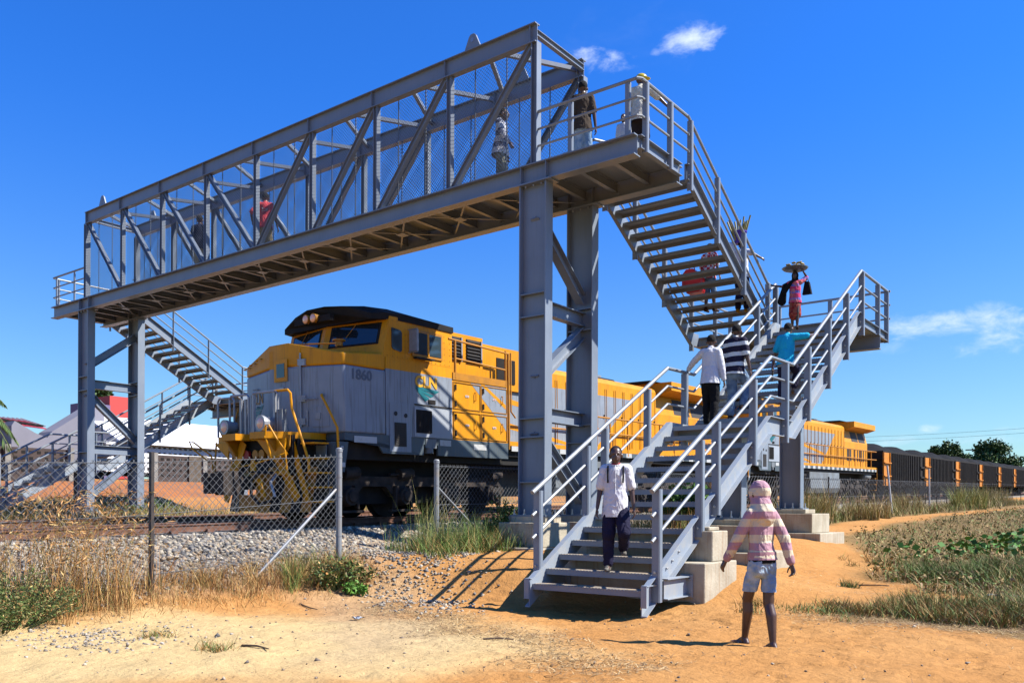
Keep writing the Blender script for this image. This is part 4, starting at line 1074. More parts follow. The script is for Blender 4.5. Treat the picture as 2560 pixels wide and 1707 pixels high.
            for s_ in (-1, 1): m.tube([(1.24*s_, y-.12, 1.0), (1.24*s_, y+.30, 1.03)], .13, 12); m.tube([(1.24*s_, y-.4, .99), (1.24*s_, y-.12, 1.0)], .035, 8)
            O('brake_cylinder', m, BOGIE, bg_)
    # ---- front end: pilot, platform, steps, lamps, coupler
    m = MB()
    m.prism([(-1.75, -2.75), (-1.55, -3.0), (-1.0, -3.05), (-.75, -3.45), (-.25, -3.45), (-.2, -3.1), (.2, -3.1), (.25, -3.45), (.75, -3.45), (1.0, -3.05), (1.12, -2.55), (1.12, -2.13), (-1.75, -2.13)], 'Z', 1.72, 1.86)
    O('front_platform', m, YEL)
    m = MB()
    for s_ in (-1, 1):
        m.prism([(-3.42, 1.795), (-3.0, 1.25), (-2.5, 1.1), (-2.2, 1.1), (-2.2, 1.795)], 'X', s_*.72-.03, s_*.72+.03)
        m.prism([(s_*.72, 1.797), (s_*1.05, 1.797), (s_*1.05, 1.55), (s_*.8, 1.3)], 'Y', -3.08, -3.02)
    O('pilot_bracket', m, YEL2)
    m = MB(); m.box(-1.05, 1.05, -2.98, -2.9, .95, 1.795); O('end_plate', m, UND)  # near-black colour paints the shade of a recess behind the lamps
    # snow-plough shaped pilot with diagonal stripes
    m = MB()
    nst = 6
    for s_ in (-1, 1):
        for i in range(nst):
            u0, u1 = i/nst, (i+1)/nst
            def Q(u, v):
                x = s_*(.35+1.25*u); y = -3.05+.55*u; return (x, y+ (1-v)*-.28*(1-u*.3), .18+ v*.95)
            a, b, c, d = Q(u0, 0), Q(u1, 0), Q(max(0, u1-.0), 1), Q(max(0, u0-.0), 1)
            f = [(0,1,2,3)] if s_ > 0 else [(3,2,1,0)]
            m.add([a, b, c, d], f, i % 2); m.add([(p[0], p[1]+.03, p[2]) for p in (a, b, c, d)], [tuple(reversed(f[0]))], 2)
    m.box(-.36, .36, -3.3, -3.0, .2, .55, 0)
    O('pilot', m, [YEL2, BLACKP, UND])
    m = MB()
    for s_ in (-1, 1): m.bar((s_*.45, -3.1, 1.70), (s_*1.25, -3.02, .45), .22, .02, (0,-1,0), 0); m.bar((s_*.95, -2.92, 1.70), (s_*1.42, -2.90, .4), .16, .02, (0,-1,0), 0)
    O('pilot_brace', m, YEL)
    m = MB(); m.prism([(.1,1.715),(1.05,1.715),(1.0,1.35),(.75,1.2),(.5,1.35)], 'Y', -3.16, -3.12); m.prism([(-1.6,1.715),(-1.05,1.715),(-1.1,1.35)], 'Y', -3.06, -3.03); O('pilot_gusset', m, YEL)
    m = MB(); m.box(-.3, .3, -3.35, -2.9, .95, 1.02); m.box(-.3, .3, -3.35, -3.3, .80, .949); m.box(.24, .3, -3.3, -2.95, .55, .949); O('coupler_shelf', m, YEL2)
    m = MB()   # knuckle coupler
    m.box(-.14, .14, -3.6, -2.9, .66, .94); m.box(-.26, .24, -3.95, -3.6, .55, 1.05); m.box(-.30, -.12, -4.2, -3.95, .58, 1.02); m.tube([(.17, -4.03, .56), (.17, -4.03, 1.04)], .1, 12); m.prism([(.26,-3.95),(.26,-4.1),(-.02,-4.22),(-.06,-4.12),(.1,-3.98)], 'Z', .6, 1.0)
    O('coupler', m, BOGIE)
    m = MB()
    for x, c in ((-.42, 1), (.12, 0), (.42, 1), (-.1, 0)): m.tube([(x, -3.0, 1.42), (x, -3.07, 1.42)], .10, 14, c)
    O('buffer_lamp', m, [YEL2, RED])
    m = MB(); m.tube([(-1.15, -3.05, 1.2), (-.4, -3.4, 1.12), (.35, -3.42, 1.2), (.95, -3.2, 1.36)], .02, 6); m.tube([(.95, -3.2, 1.36), (1.08, -3.12, 1.4)], .03, 6); m.prism([(.25,1.05),(.4,1.05),(.36,1.28),(.3,1.28)], 'Y', -3.46, -3.4); O('uncoupling_rod', m, YEL)
    m = MB()
    m.tube([(.62, -3.1, 1.0), (.55, -3.42, 1.02), (.42, -3.55, .85), (.42, -3.55, .55), (.6, -3.48, .35), (.85, -3.4, .42)], .035, 8, 0); m.tube([(.7, -3.1, 1.0), (.8, -3.35, .8), (.95, -3.35, .5)], .03, 8, 1); m.box(.5, 1.0, -3.14, -3.06, .96, 1.04, 2); m.prism([(.45,.88),(.58,.88),(.72,.5),(.6,.5)], 'Y', -3.44, -3.40, 2)
    O('brake_hose', m, [BLK, SILV, YEL])
    for sx, sy in ((-.95, -2.95), (.55, -3.1)):
        m = MB(); m.tube([(sx, sy-.28, 2.04), (sx, sy-.22, 2.04), (sx, sy, 2.05)], [.155, .15, .12], 18); m.tube([(sx, sy-.31, 2.04), (sx, sy-.24, 2.04)], .165, 18); m.box(sx-.05, sx+.05, sy-.1, sy, 1.861, 1.93)
        dl = O('ditch_light', m, SILV, smooth=False)
        m = MB(); m.ell((sx, sy-.29, 2.04), (.125, .05, .125)); O('lens', m, LENS, dl, smooth=True)
        m = MB(); m.box(sx+.17, sx+.36, sy-.02, sy+.1, 1.861, 2.33); O('lamp_bracket', m, TANKG, dl)
    # platform gates (silver) and bent yellow handrails
    m = MB()
    for x0, x1, y_ in ((-1.62, -1.0, -2.95), (-.95, -.25, -3.1), (-.15, .75, -3.1)):
        m.tube([(x0, y_, 1.86), (x0, y_, 2.66), (x0+.06, y_, 2.73), (x1-.06, y_, 2.72), (x1, y_, 2.66), (x1, y_, 1.86)], .024, 8)
    for x in (-.35, -.52): m.box(x-.03, x+.03, -3.13, -3.07, 1.861, 2.62)
    m.box(-.10, -.05, -3.13, -3.07, 1.861, 2.70); m.box(.62, .68, -3.13, -3.07, 1.861, 2.70)
    O('platform_gate', m, SILV)
    m = MB(); m.tube([(.66, -3.1, 2.72), (.98, -3.02, 2.73), (1.04, -3.0, 2.66), (1.05, -2.98, 2.35), (1.50, -2.92, 1.25), (1.50, -2.92, 1.0)], .028, 8)
    O('step_handrail', m, YEL)
    m = MB(); m.tube([(1.18, fy(1.18)-.02, 2.68), (1.22, fy(1.2)-.08, 2.66), (1.36, fy(1.3)-.12, 2.5), (1.68, -2.30, 1.95), (1.70, -2.28, 1.15)], .028, 8); O('step_handrail', m, YEL)
    m = MB(); m.tube([(-1.6, -2.95, 2.3), (-1.68, -2.9, 2.1), (-1.8, -2.7, 1.86)], .02, 6); m.tube([(-1.2, -2.7, 2.5), (-1.3, -2.7, 2.3), (-1.42, -2.7, 1.86)], .02, 6); O('step_handrail', m, YEL2)
    m = MB(); m.tube([(.78, -3.3, 1.3), (.74, -3.42, 1.75), (.80, -3.45, 1.98), (.9, -3.45, 1.98), (1.02, -3.35, 1.7), (1.1, -3.2, 1.45), (1.14, -3.18, .95), (1.28, -3.15, .9)], .02, 8); O('grab_rail', m, YEL)
    m = MB(); m.tube([(-1.75, -3.0, 1.0), (-1.75, -3.05, 1.45), (-2.05, -3.3, 1.75), (-2.15, -3.35, 1.78), (-2.12, -3.3, 1.62), (-1.8, -3.1, 1.32)], .018, 8); m.tube([(-1.70, -2.95, 1.75), (-1.76, -2.95, 1.3), (-1.76, -2.95, .9)], .02, 6); O('grab_rail', m, YEL)
    m = MB()
    for i, z in enumerate((1.60, 1.28, .98, .68, .38)):
        m.box(1.16+.03*i, 1.58+.035*i, -2.85, -2.45, z, z+.03, 0)
    for i, z in enumerate((1.60, 1.28, .98, .68)): m.box(1.18+.03*i, 1.50+.03*i, -2.46, -2.44, z-.26, z-.02, 1)
    m.box(1.10, 1.14, -2.9, -2.2, .34, 1.715, 2)
    O('step', m, [YEL, TANKG, UND])
    m = MB(); m.prism([(-2.30, 1.66), (-2.02, 1.66), (-2.06, 1.40), (-2.14, 1.02), (-2.30, 1.02)], 'X', S-.05, S+.005); m.box(S-.3, S-.05, -2.35, -2.25, .35, 1.66, 0); O('step_well_plate', m, DGREY)
    text('end_letter', 'F', .17, WHITE, r, Vector((S+.007, -2.24, 1.44)), ROT_SIDE, .002, bold=.03)
    m = MB(); m.box(S+.006, S+.012, -2.25, -2.12, 1.12, 1.22); O('reflector', m, WHITE)
    return r
loco = build_loco('leading grey and yellow diesel locomotive, its nose between the fence and the footbridge')
loco.location = (-5.1, 0, rail_z(0))
def shear_pos(y): return (-5.1, y, rail_z(y))
l2 = copy_tree(loco); l2.location = (-5.1, 22.2*math.cos(.0214), rail_z(22.2)); l2['label'] = 'second yellow and grey locomotive, seen behind the staircase and coupled to the coal wagons'

def build_wagon(label):
    r = thing('coal_wagon', label, 'railway wagon', (0,0,0), group='coal wagons behind the locomotives', rot=(.0214,0,0))
    O = lambda n, m, mt, p=r, **k: obj(n, m, mt, p, **k)
    Lw, h, zb, zt = 11.1, 1.62, .86, 3.02
    m = MB(); t = .05
    m.box(-h, h, 0, Lw, zb, zb+.06); m.box(-h, -h+t, 0, Lw, zb+.061, zt-.1); m.box(h-t, h, 0, Lw, zb+.061, zt-.1); m.box(-h+t+.001, h-t-.001, 0, t, zb+.061, zt-.1); m.box(-h+t+.001, h-t-.001, Lw-t, Lw, zb+.061, zt-.1)
    body = O('body', m, WAG)
    m = MB()
    for x in (-h-.03, h-.05): m.box(x, x+.08, -.02, Lw+.02, zt-.099, zt)
    for y in (-.02, Lw-.06): m.box(-h+.051, h-.051, y, y+.08, zt-.099, zt-.001)
    O('top_rim', m, WAG, body)
    for i in range(15):
        y = 1.72+i*.53; m = MB()
        for s_ in (1, -1): m.box(min(s_*h, s_*(h+.1)), max(s_*h, s_*(h+.1)), y, y+.17, zb, zt-.101)
        O('rib', m, WAG, body)
    m = MB()
    for s_ in (1, -1): m.box(min(s_*h, s_*(h+.03)), max(s_*h, s_*(h+.03)), .0, 1.5, zb, zt-.102); 
    O('orange_panel', m, ORNG, body)
    m = MB()
    for s_ in (1, -1):
        for z in (1.42, 2.24): m.box(min(s_*(h+.03), s_*(h+.16)), max(s_*(h+.03), s_*(h+.16)), -.02, 1.52, z, z+.06)
        m.box(min(s_*(h+.03), s_*(h+.1)), max(s_*(h+.03), s_*(h+.1)), 1.46, 1.52, zb, zt-.103); m.box(min(s_*(h+.03), s_*(h+.08)), max(s_*(h+.03), s_*(h+.08)), .0, .05, zb, zt-.103)
    O('panel_flange', m, ORNG, body)
    m = MB()
    for z in (1.0, 1.5, 2.0, 2.5): m.box(-h-.02, h+.02, -.12, 0, z, z+.08)
    O('end_rib', m, ORNG if False else WAG, body)
    m = MB()
    for s_ in (1, -1):
        for z in (1.4, 2.1): m.box(min(s_*h, s_*(h+.12)), max(s_*h, s_*(h+.12)), Lw-1.15, Lw-.1, z, z+.12)
        for y in (Lw-1.2, Lw-.12): m.box(min(s_*h, s_*(h+.08)), max(s_*h, s_*(h+.08)), y, y+.1, zb, zt-.103)
    O('ladder_frame', m, WAG, body)
    m = MB(); nxx, nyy = 12, 34
    for j in range(nyy+1):
        for i in range(nxx+1):
            u, v = i/nxx, j/nyy
            z = zt-.16+.82*(math.sin(math.pi*u)**.8)*(math.sin(math.pi*min(1, v*1.0))**.35)*(.82+.25*math.cos(4*math.pi*(v-.25))) + .05*noise.noise(Vector((u*9, v*24, 1)))
            m.v.append((-h+.06+u*(2*h-.12), .06+v*(Lw-.12), z))
    for j in range(nyy):
        for i in range(nxx): o = j*(nxx+1)+i; m.f.append((o, o+1, o+nxx+2, o+nxx+1)); m.m.append(0)
    O('coal_load', m, COAL, smooth=False)
    for yc in (1.9, Lw-1.9):
        m = MB()
        for s_ in (1, -1):
            m.prism([(yc-1.1, .5), (yc-.9, .72), (yc+.9, .72), (yc+1.1, .5), (yc+.6, .3), (yc-.6, .3)], 'X', s_*.95, s_*1.1) if s_ > 0 else m.prism([(yc-1.1, .5), (yc-.9, .72), (yc+.9, .72), (yc+1.1, .5), (yc+.6, .3), (yc-.6, .3)], 'X', -1.1, -.95)
        m.box(-1, 1, yc-.2, yc+.2, .5, .85)
        b_ = O('bogie', m, UND)
        for d in (-.85, .85): axle_set(b_, yc+d)
    m = MB(); m.box(-.15, .15, -.25, 0, .75, .98); m.box(-.15, .15, Lw, Lw+.14, .75, .98); m.box(-.5, .5, 0, Lw, .62, .855); O('underframe', m, UND)
    return r
wag = build_wagon('coal wagon with an orange end panel, first in line, coupled to the second locomotive')
words = ['second', 'third', 'fourth', 'fifth', 'sixth', 'seventh']
ypos = 41.6
for i in range(7):
    o = wag if i == 0 else copy_tree(wag)
    o.location = (-5.1, ypos, rail_z(ypos)); ypos += 11.47
    if i: o['label'] = ('%s coal wagon with an orange end panel, counted from the locomotives' % words[i-1]) 
# ------------------------------------------------------------------ fences along the track
def chain_link(name, parent, x, y0, y1, h0, h1, pitch, r, zf, m_=None, cuts=()):
    """chain link wires in the plane x=const between heights h0..h1 above zf(y)"""
    m = MB(); H = h1-h0
    for sgn in (1, -1):
        c = y0-H
        while c < y1+H:
            # u = c + sgn*v
            va, vb_ = 0, H
            lo, hi = (y0-c)*sgn, (y1-c)*sgn
            if lo > hi: lo, hi = hi, lo
            va = max(va, lo); vb_ = min(vb_, hi)
            if vb_-va > .05:
                ua, ub = c+sgn*va, c+sgn*vb_
                m.tube([(x+sgn*.004, ua, zf(ua)+h0+va), (x+sgn*.004, ub, zf(ub)+h0+vb_)], r, 3, 0, False)
                if vb_ == H:   # twisted barb at the top
                    m.tube([(x, ub, zf(ub)+h1), (x-.01, ub+sgn*.022, zf(ub)+h1+.035)], r, 3, 0, False)
            c += pitch
    return obj(name, m, m_ or WIRE, parent)
def fence_z(y): return float(np.interp(y, [-14, -10, -8, -4.4, -1.9, 5, 100], [.10, .24, .33, .60, .52, .66, 2.6]))
def galv_post(y, parent, top=1.82, zb=None, x=-1.0, r=.052):
    z = ground(x, y)-.15; m = MB(); zt = fence_z(y)+top
    m.tube([(x, y, z), (x, y, zt)], r, 14); m.ell((x, y, zt), (r*1.12, r*1.12, .03)); m.tube([(x, y, zt-.05), (x, y, zt-.01)], r*1.15, 14)
    for k in range(5): zz = zt-.15-k*.34; m.tube([(x, y, zz), (x, y, zz+.015)], r*1.1, 14)
    return obj('end_post', m, GALV, parent, smooth=False)
t = thing('chain_link_fence', 'chain link fence on the left, running in front of the locomotive nose', 'fence', (-1, -9, .3), group='chain link fences beside the track')
chain_link('chain_link_mesh', t, -1.0, -14.5, -4.45, .06, 1.70,   .118, .0028, fence_z)
galv_post(-4.4, t)
m = MB(); m.tube([(-1.02, -4.45, 1.72), (-.98, -6.15, ground(-1, -6.15)+.0)], .026, 10); obj('brace_pole', m, GALV, t)
for y in (-7.85, -11.2):
    m = MB(); z = ground(-1, y)-.1; m.box(-1.035, -.985, y-.028, y+.028, z, fence_z(y)+1.84); m.box(-.985, -.965, y-.028, y-.018, z, fence_z(y)+1.83); obj('line_post', m, BLACKPOST, t)
for h in (1.69, .95, .1):
    m = MB(); m.tube([(-1.008, y, fence_z(y)+h) for y in np.linspace(-14.5, -4.4, 12)], .006, 4, 0, False); obj('straining_wire', m, WIRE, t)
t = thing('chain_link_fence', 'chain link fence from the rusty post beside the nearer tower running far to the right', 'fence', (-1, -1.9, .5), group='chain link fences beside the track')
chain_link('chain_link_mesh', t, -1.0, -1.85, 12, .06, 1.72,   .118, .0028, fence_z)
chain_link('far_mesh', t, -1.0, 12, 60, .06, 1.72, .26, .0055, fence_z, BLKWIRE)
galv_post(-1.9, t)
m = MB(); m.tube([(-1.0, -1.85, 1.80), (-1.0, -.25, ground(-1, -.25)+.1)], .024, 10); obj('brace_pole', m, GALV, t)
for y in list(np.arange(4.2, 60, 3.1))+[66, 72, 78, 84, 90]:
    m = MB(); z = ground(-1, y)-.1; m.box(-1.03, -.98, y-.03, y+.03, z, fence_z(y)+1.80); obj('line_post', m, BLACKPOST, t)
for h in (1.71, .95, .1):
    m = MB(); m.tube([(-1.008, y, fence_z(y)+h) for y in np.linspace(-1.9, 92, 30)], .007, 4, 0, False); obj('straining_wire', m, WIRE, t)
WPOST = mat('white_painted_pole', (.70,.70,.68), (.5,.5,.48), rough=.6, nscale=4)
for i, (x, y, lean, lab) in enumerate(((.2, 28.5, .35, 'white pole leaning against the long fence, in the dry grass'), (.3, 36, 0.05, 'upright white pole beside the fence at the right edge'))):
    z = ground(x, y); m = MB(); m.tube([(x, y-.0, z-.1), (x-.9*lean, y+lean*.9, z+2.3)], .045, 8)
    tag(obj('white_pole', m, WPOST, None, origin=(x, y, z)), lab, 'pole', 'white poles by the fence')
# second fence beyond the tracks
t = thing('chain_link_fence', 'low chain link fence beyond the tracks, below the left tower', 'fence', (-13.8, 0, 1.1), group='chain link fences beside the track')
zf2 = lambda y: 1.25+.0214*y
for y in np.arange(-9, 30, 4.2):
    m = MB(); m.tube([(-13.8, y, zf2(y)-.3), (-13.8, y, zf2(y)+1.62)], .05, 10); obj('line_post', m, GALV, t)
chain_link('chain_link_mesh', t, -13.8, -10, 26, .05, 1.5, .24, .006, zf2)

# ------------------------------------------------------------------ buildings on the left
WHITEW = mat('white_wall_paint', (.78,.78,.78), (.70,.70,.69), rough=.8, nscale=.8)
WROOF = mat('white_roof_sheet', (.86,.86,.87), (.80,.80,.81), rough=.6, nscale=.6)
GREYW = mat('lilac_grey_wall', (.33,.32,.37), (.30,.29,.34), rough=.9, nscale=1)
BRICK = mat('brown_block_wall', (.085,.062,.055), (.12,.088,.075), rough=.95, nscale=3, bump=.4)
DARKIN = mat('dark_opening', (.02,.018,.016), rough=1)  # near-black colour stands for the shade inside the wall holes
REDB = mat('red_wall_paint', (.72,.075,.06), rough=.7)
PURB = mat('purple_wall_paint', (.23,.18,.33), rough=.8)
REDR = mat('red_roof_sheet', (.55,.06,.065), (.42,.05,.05), rough=.6, nscale=2)
CPOST = mat('pale_concrete_post', (.42,.40,.35), (.30,.28,.25), rough=.9, nscale=4)
t = thing('white_hall', 'long white hall with a sloping white roof and a pierced block wall', 'building', (-35, 20, 3))
m = MB(); m.prism([(-33.2, 4.78), (-33.0, 4.62), (-37.0, 6.32), (-41, 4.8), (-41, 5.0), (-37.0, 6.55), (-32.9, 4.86)][:0] or [(-32.9, 4.74), (-32.9, 4.84), (-37.0, 6.5), (-41.2, 4.9), (-41.2, 4.8), (-37.0, 6.38)], 'Y', 8.6, 42); obj('roof', m, WROOF, t)
m = MB(); m.prism([(-33.6, 3.3), (-40.9, 3.3), (-40.9, 4.75), (-37, 6.37), (-33.6, 4.95)], 'Y', 8.8, 41.8); obj('wall', m, WHITEW, t)
m = MB(); x = -33.25; step = .3; hb_ = .13
z0, z1, ya, yb = 3.25, 4.8, 8.0, 24.0
nrow = int((z1-z0)/.29)
zc = [z0+.2+i*.285 for i in range(nrow)]
yc = np.arange(ya+.2, yb, .31)
for z in [z0]+[z_+.08 for z_ in zc]:
    zt_ = z1 if z == zc[-1]+.08 else (z+.205 if z != z0 else zc[0]-.08)
    m.box(x-.18, x, ya, yb, z, zt_ if zt_ <= z1 else z1)
for y in yc:
    m.box(x-.179, x-.001, y+.08, y+.20, z0+.01, z1-.01)
obj('pierced_wall', m, WHITEW, t)
m = MB(); m.box(x-.6, x-.5, ya, yb, z0, z1-.02); obj('shade_backing', m, DARKIN, t)  # dark sheet added behind the holes, shade put into its colour
t = thing('boundary_wall', 'brown open-block boundary wall between pale concrete posts', 'wall', (-31, 12, 2.9))
m = MB(); m.box(-31.1, -31, -3, 5.2, 2.5, 4.1); m.box(-31.1, -31, 9.25, 27, 2.5, 4.1); 
obj('block_wall', m, BRICK, t)
m = MB()
for y in [q for q in np.arange(-2.5, 26.5, .34) if q < 4.9 or q > 9.4]:
    for z in (3.0, 3.28, 3.56, 3.84): m.box(-30.999, -30.985, y, y+.16, z, z+.12)
obj('wall_opening', m, DARKIN, t)
for y in (-.6, 2.3, 5.1, 9.35, 12.2, 15.0, 17.6, 20.2):
    m = MB(); m.box(-31.0, -30.8, y-.12, y+.12, 2.4, 4.2); obj('concrete_post', m, CPOST, t)
m = MB(); m.box(-30.98, -30.9, 11.3, 12.05, 2.5, 4.12); obj('smooth_panel', m, BARK, t)
t = thing('grey_building', 'lilac grey building with a stepped gable wall behind the left tower', 'building', (-36, 6.5, 3))
m = MB(); m.prism([(4.55, 2.8), (9.3, 2.8), (9.3, 7.0), (8.8, 6.95), (6.55, 5.35), (6.3, 5.0), (5.7, 5.2), (4.7, 5.75), (4.55, 5.5)], 'X', -37.5, -36); obj('gable_wall', m, GREYW, t)
m = MB(); m.box(-36.2, -35.8, 1.5, 4.5, 2.8, 4.3); obj('low_wall', m, GREYW, t)
m = MB(); m.add([(-37.6, 4.6, 5.72), (-37.6, 7.2, 5.55), (-41.5, 7.6, 6.3), (-41.5, 4.4, 6.45)], [(0,1,2,3),(3,2,1,0)])
for k in range(12): m.bar((-37.6, 4.7+k*.2, 5.73), (-41.4, 4.6+k*.24, 6.42), .04, .03)
obj('red_roof', m, REDR, t)
m = MB(); m.bar((-37.5, 3.9, 5.95), (-37.5, 6.7, 5.72), .3, .09); obj('ridge_cap', m, DARKIN, t)
t = thing('shop_tower_block', 'red and purple square block standing on the roof line behind the white hall', 'building', (-46, 14.5, 3))
m = MB(); m.box(-47, -45, 14.25, 15.75, 3, 8.75); obj('red_block', m, REDB, t)
m = MB(); m.box(-46.5, -44.9, 12.4, 14.24, 3, 8.1); obj('purple_block', m, PURB, t)

# ------------------------------------------------------------------ vegetation
def grass_patch(vb, xy, h, hv, lean, width, pal, nseg=3, jit=.15, curve=.6, zadd=0):
    n = len(xy); base = np.c_[xy, gz(xy)-.02+zadd]; hh = np.clip(rng.normal(h, hv, n), h*.3, h*1.8)
    a = rng.uniform(0, 2*math.pi, n); l = np.abs(rng.normal(lean, lean*.5, n))*hh
    vb.grass(base, hh, np.c_[np.cos(a)*l, np.sin(a)*l], width, cols(n, pal, jit), nseg, curve)
def clump_xy(n, cx, cy, r, nc):
    c = rng.uniform(-1, 1, (nc, 2)); c = c[(c**2).sum(1) < 1]; i = rng.integers(0, len(c), n)
    return np.c_[cx+r[0]*c[i, 0], cy+r[1]*c[i, 1]]+rng.normal(0, .07, (n, 2))
def stuff(vb, name, label, cat='grass', m_=PLANT): return tag(vb.build(name, m_), label, cat, kind='stuff')
# dry stand of tall grass at the lower left with seed heads
vb = VB()
for (cx, cy, rx, ry, n, h) in ((-.75, -9.0, .5, .6, 320, 1.12), (-.9, -9.9, .5, .6, 200, 1.05), (-.75, -8.2, .35, .4, 90, .8), (-.5, -9.3, .5, .8, 420, .5), (-.6, -10.8, .5, .6, 200, .9)):
    grass_patch(vb, clump_xy(n, cx, cy, (rx, ry), 40), h, .25, .32, .009, DRY, 4)
xy = clump_xy(500, -.8, -9.1, (.55, 1.1), 50); base = np.c_[xy, gz(xy)]
k = len(xy); tops = base+np.c_[rng.normal(0, .22, (k, 2)), rng.uniform(.5, 1.45, k)]
for j in range(5): vb.leaves(tops+rng.normal(0, .04, (k, 3)), rng.uniform(.04, .12, k), cols(k, DRY+[(.55,.30,.12)], .15), up=.2, asp=.14)
stuff(vb, 'tall_dry_grass', 'tall straw coloured grass standing in front of the chain link fence at the left')
vb = VB()
xy = np.c_[rng.uniform(-1.5, -.1, 4200), rng.uniform(-9.2, -3.9, 4200)*1.0]
xy[:, 0] += .35*rng.normal(size=4200)*.6
grass_patch(vb, xy, .17, .09, .8, .009, DRY+[(.60,.30,.10)], 3)
xy = clump_xy(1300, -.9, -6.2, (.45, 2.2), 60); grass_patch(vb, xy, .30, .12, .6, .009, DRY, 3)
xy = clump_xy(900, -.6, -5.2, (.5, .8), 30); grass_patch(vb, xy, .38, .15, .5, .012, GREEN+DRY[:2], 3)
stuff(vb, 'dry_grass_strip', 'low dry grass and weeds along the foot of the left fence')
def shrub(label, cx, cy, r, h, nl, size, pal, stems=40, name='shrub', asp=.45, dry=0.0, group=None):
    z = ground(cx, cy)
    t = thing(name, label, 'shrub', (cx, cy, z), group=group)
    vb = VB(); 
    nb = max(12, stems); ang = rng.uniform(0, 2*math.pi, nb); rr = rng.uniform(0, 1, nb)**.5
    tips = np.c_[cx+np.cos(ang)*rr*r[0], cy+np.sin(ang)*rr*r[1], z+h*(1-.55*rr**2)*rng.uniform(.55, 1.05, nb)]
    roots = np.c_[cx+np.cos(ang)*rr*r[0]*.35, cy+np.sin(ang)*rr*r[1]*.35, np.full(nb, z)]
    i = rng.integers(0, nb, nl); u = rng.uniform(.15, 1, nl)**.7
    p = roots[i]*(1-u)[:, None]+tips[i]*u[:, None]+rng.normal(0, .05*max(r), (nl, 3))*.7; p[:, 2] = np.maximum(p[:, 2], z+.01)
    c = cols(nl, pal, .2)
    if dry: k = rng.uniform(0, 1, nl) < dry; c[k] = cols(k.sum(), DRY, .2)
    vb.leaves(p, rng.uniform(.6, 1.3, nl)*size, c, up=.3, asp=asp); vb.build('foliage', PLANT, t)
    m = MB()
    for k in range(nb): m.tube([roots[k]-np.array([0,0,.05]), (roots[k]+tips[k])/2+rng.normal(0, .02, 3), tips[k]], [.008, .006, .003], 4, 0, False)
    obj('stems', m, mat('green_stem', (.10,.13,.04), rough=.8) if 'green_stem' not in bpy.data.materials else bpy.data.materials['green_stem'], t)
    return t
G2 = [(.06,.11,.02),(.09,.155,.03),(.14,.20,.05),(.04,.075,.02)]
shrub('dense low green shrub at the left edge, in front of the tall dry grass', -.25, -10.2, (.85, 1.0), .74, 12000, .040, G2+[(.20,.22,.07),(.26,.22,.09)], 200, asp=.3, dry=.1, group='green shrubs')
shrub('small green shrub beside the foot of the brace pole', -.35, -4.95, (.42, .75), .5, 2600, .075, G2+[(.2,.16,.06)], 60, dry=.25, group='green shrubs')
shrub('tiny bright green weed on the stones right of the left fence end', .05, -5.0, (.22, .3), .2, 500, .08, [(.10,.24,.03),(.14,.30,.05)], 20, group='green shrubs')
shrub('green bush growing up the chain link fence left of the tower footing', -.75, .0, (.45, .75), 1.15, 4200, .07, G2+[(.16,.26,.06)], 90, dry=.12, group='green shrubs')
shrub('leafy bush with broad leaves seen between the steps of the staircase', -.2, 7.6, (.9, 1.2), 1.75, 3000, .17, [(.10,.22,.03),(.15,.30,.05),(.06,.13,.02)], 60, asp=.6, group='green shrubs')
shrub('dark green bush at the foot of the left tower', -17.2, 1.6, (.9, 1.2), .8, 3500, .12, G2, 70, group='green shrubs')
vb = VB()
xy = np.c_[rng.uniform(-1.3, .2, 2600), rng.uniform(-3.1, -.3, 2600)]; grass_patch(vb, xy, .34, .14, .5, .011, GREEN+GREEN+DRY[:2], 3)
xy = clump_xy(1500, -.7, -1.3, (.55, 1.2), 50); grass_patch(vb, xy, .55, .2, .35, .011, GREEN+[(.18,.25,.07),(.45,.40,.15)], 3)
xy = clump_xy(140, -.75, -2.3, (.25, .7), 12); grass_patch(vb, xy, .95, .2, .18, .010, [(.18,.25,.07),(.45,.40,.15)], 4)
xy = np.c_[rng.uniform(-1.6, 1.6, 2600), rng.uniform(2.8, 10, 2600)]; grass_patch(vb, xy, .5, .2, .4, .014, GREEN+DRY, 3)
stuff(vb, 'green_grass', 'long green grass around the galvanised post left of the tower footing')
# verge of tall grass along the far fence
vb = VB()
n = 9000; y = 9+rng.uniform(0, 1, n)**1.3*60; x = rng.uniform(-1.5, 1.5, n)+.02*(y-9)*rng.uniform(0, 1, n)
pm_ = np.array([path_mask(a, b) for a, b in zip(x, y)]); k = pm_ < .4; xy = np.c_[x, y][k]
VERGE = [(.50,.37,.15),(.40,.31,.12),(.30,.27,.09),(.20,.23,.06),(.58,.42,.18),(.36,.22,.09)]
grass_patch(vb, xy, .40, .18, .55, .026, VERGE+GREEN[:2], 3)
for cx, cy, rx, ry, n, h, pal in ((.4, 16.5, .7, 1.3, 1500, .95, VERGE+[(.20,.22,.07)]), (.9, 12.5, .8, 1.5, 1300, .6, VERGE+GREEN), (1.0, 21, .8, 2, 900, .7, VERGE), (.2, 31, .6, 2, 800, .8, VERGE), (1.0, 43, .9, 3, 900, 1.25, [(.20,.26,.05),(.42,.32,.10),(.30,.30,.08)]), (.5, 56, .9, 5, 700, 1.2, VERGE)):
    grass_patch(vb, clump_xy(n, cx, cy, (rx, ry), 40), h, .25, .35, .026, pal, 3)
stuff(vb, 'roadside_grass', 'tall mixed dry and green grass along the long fence at the right')
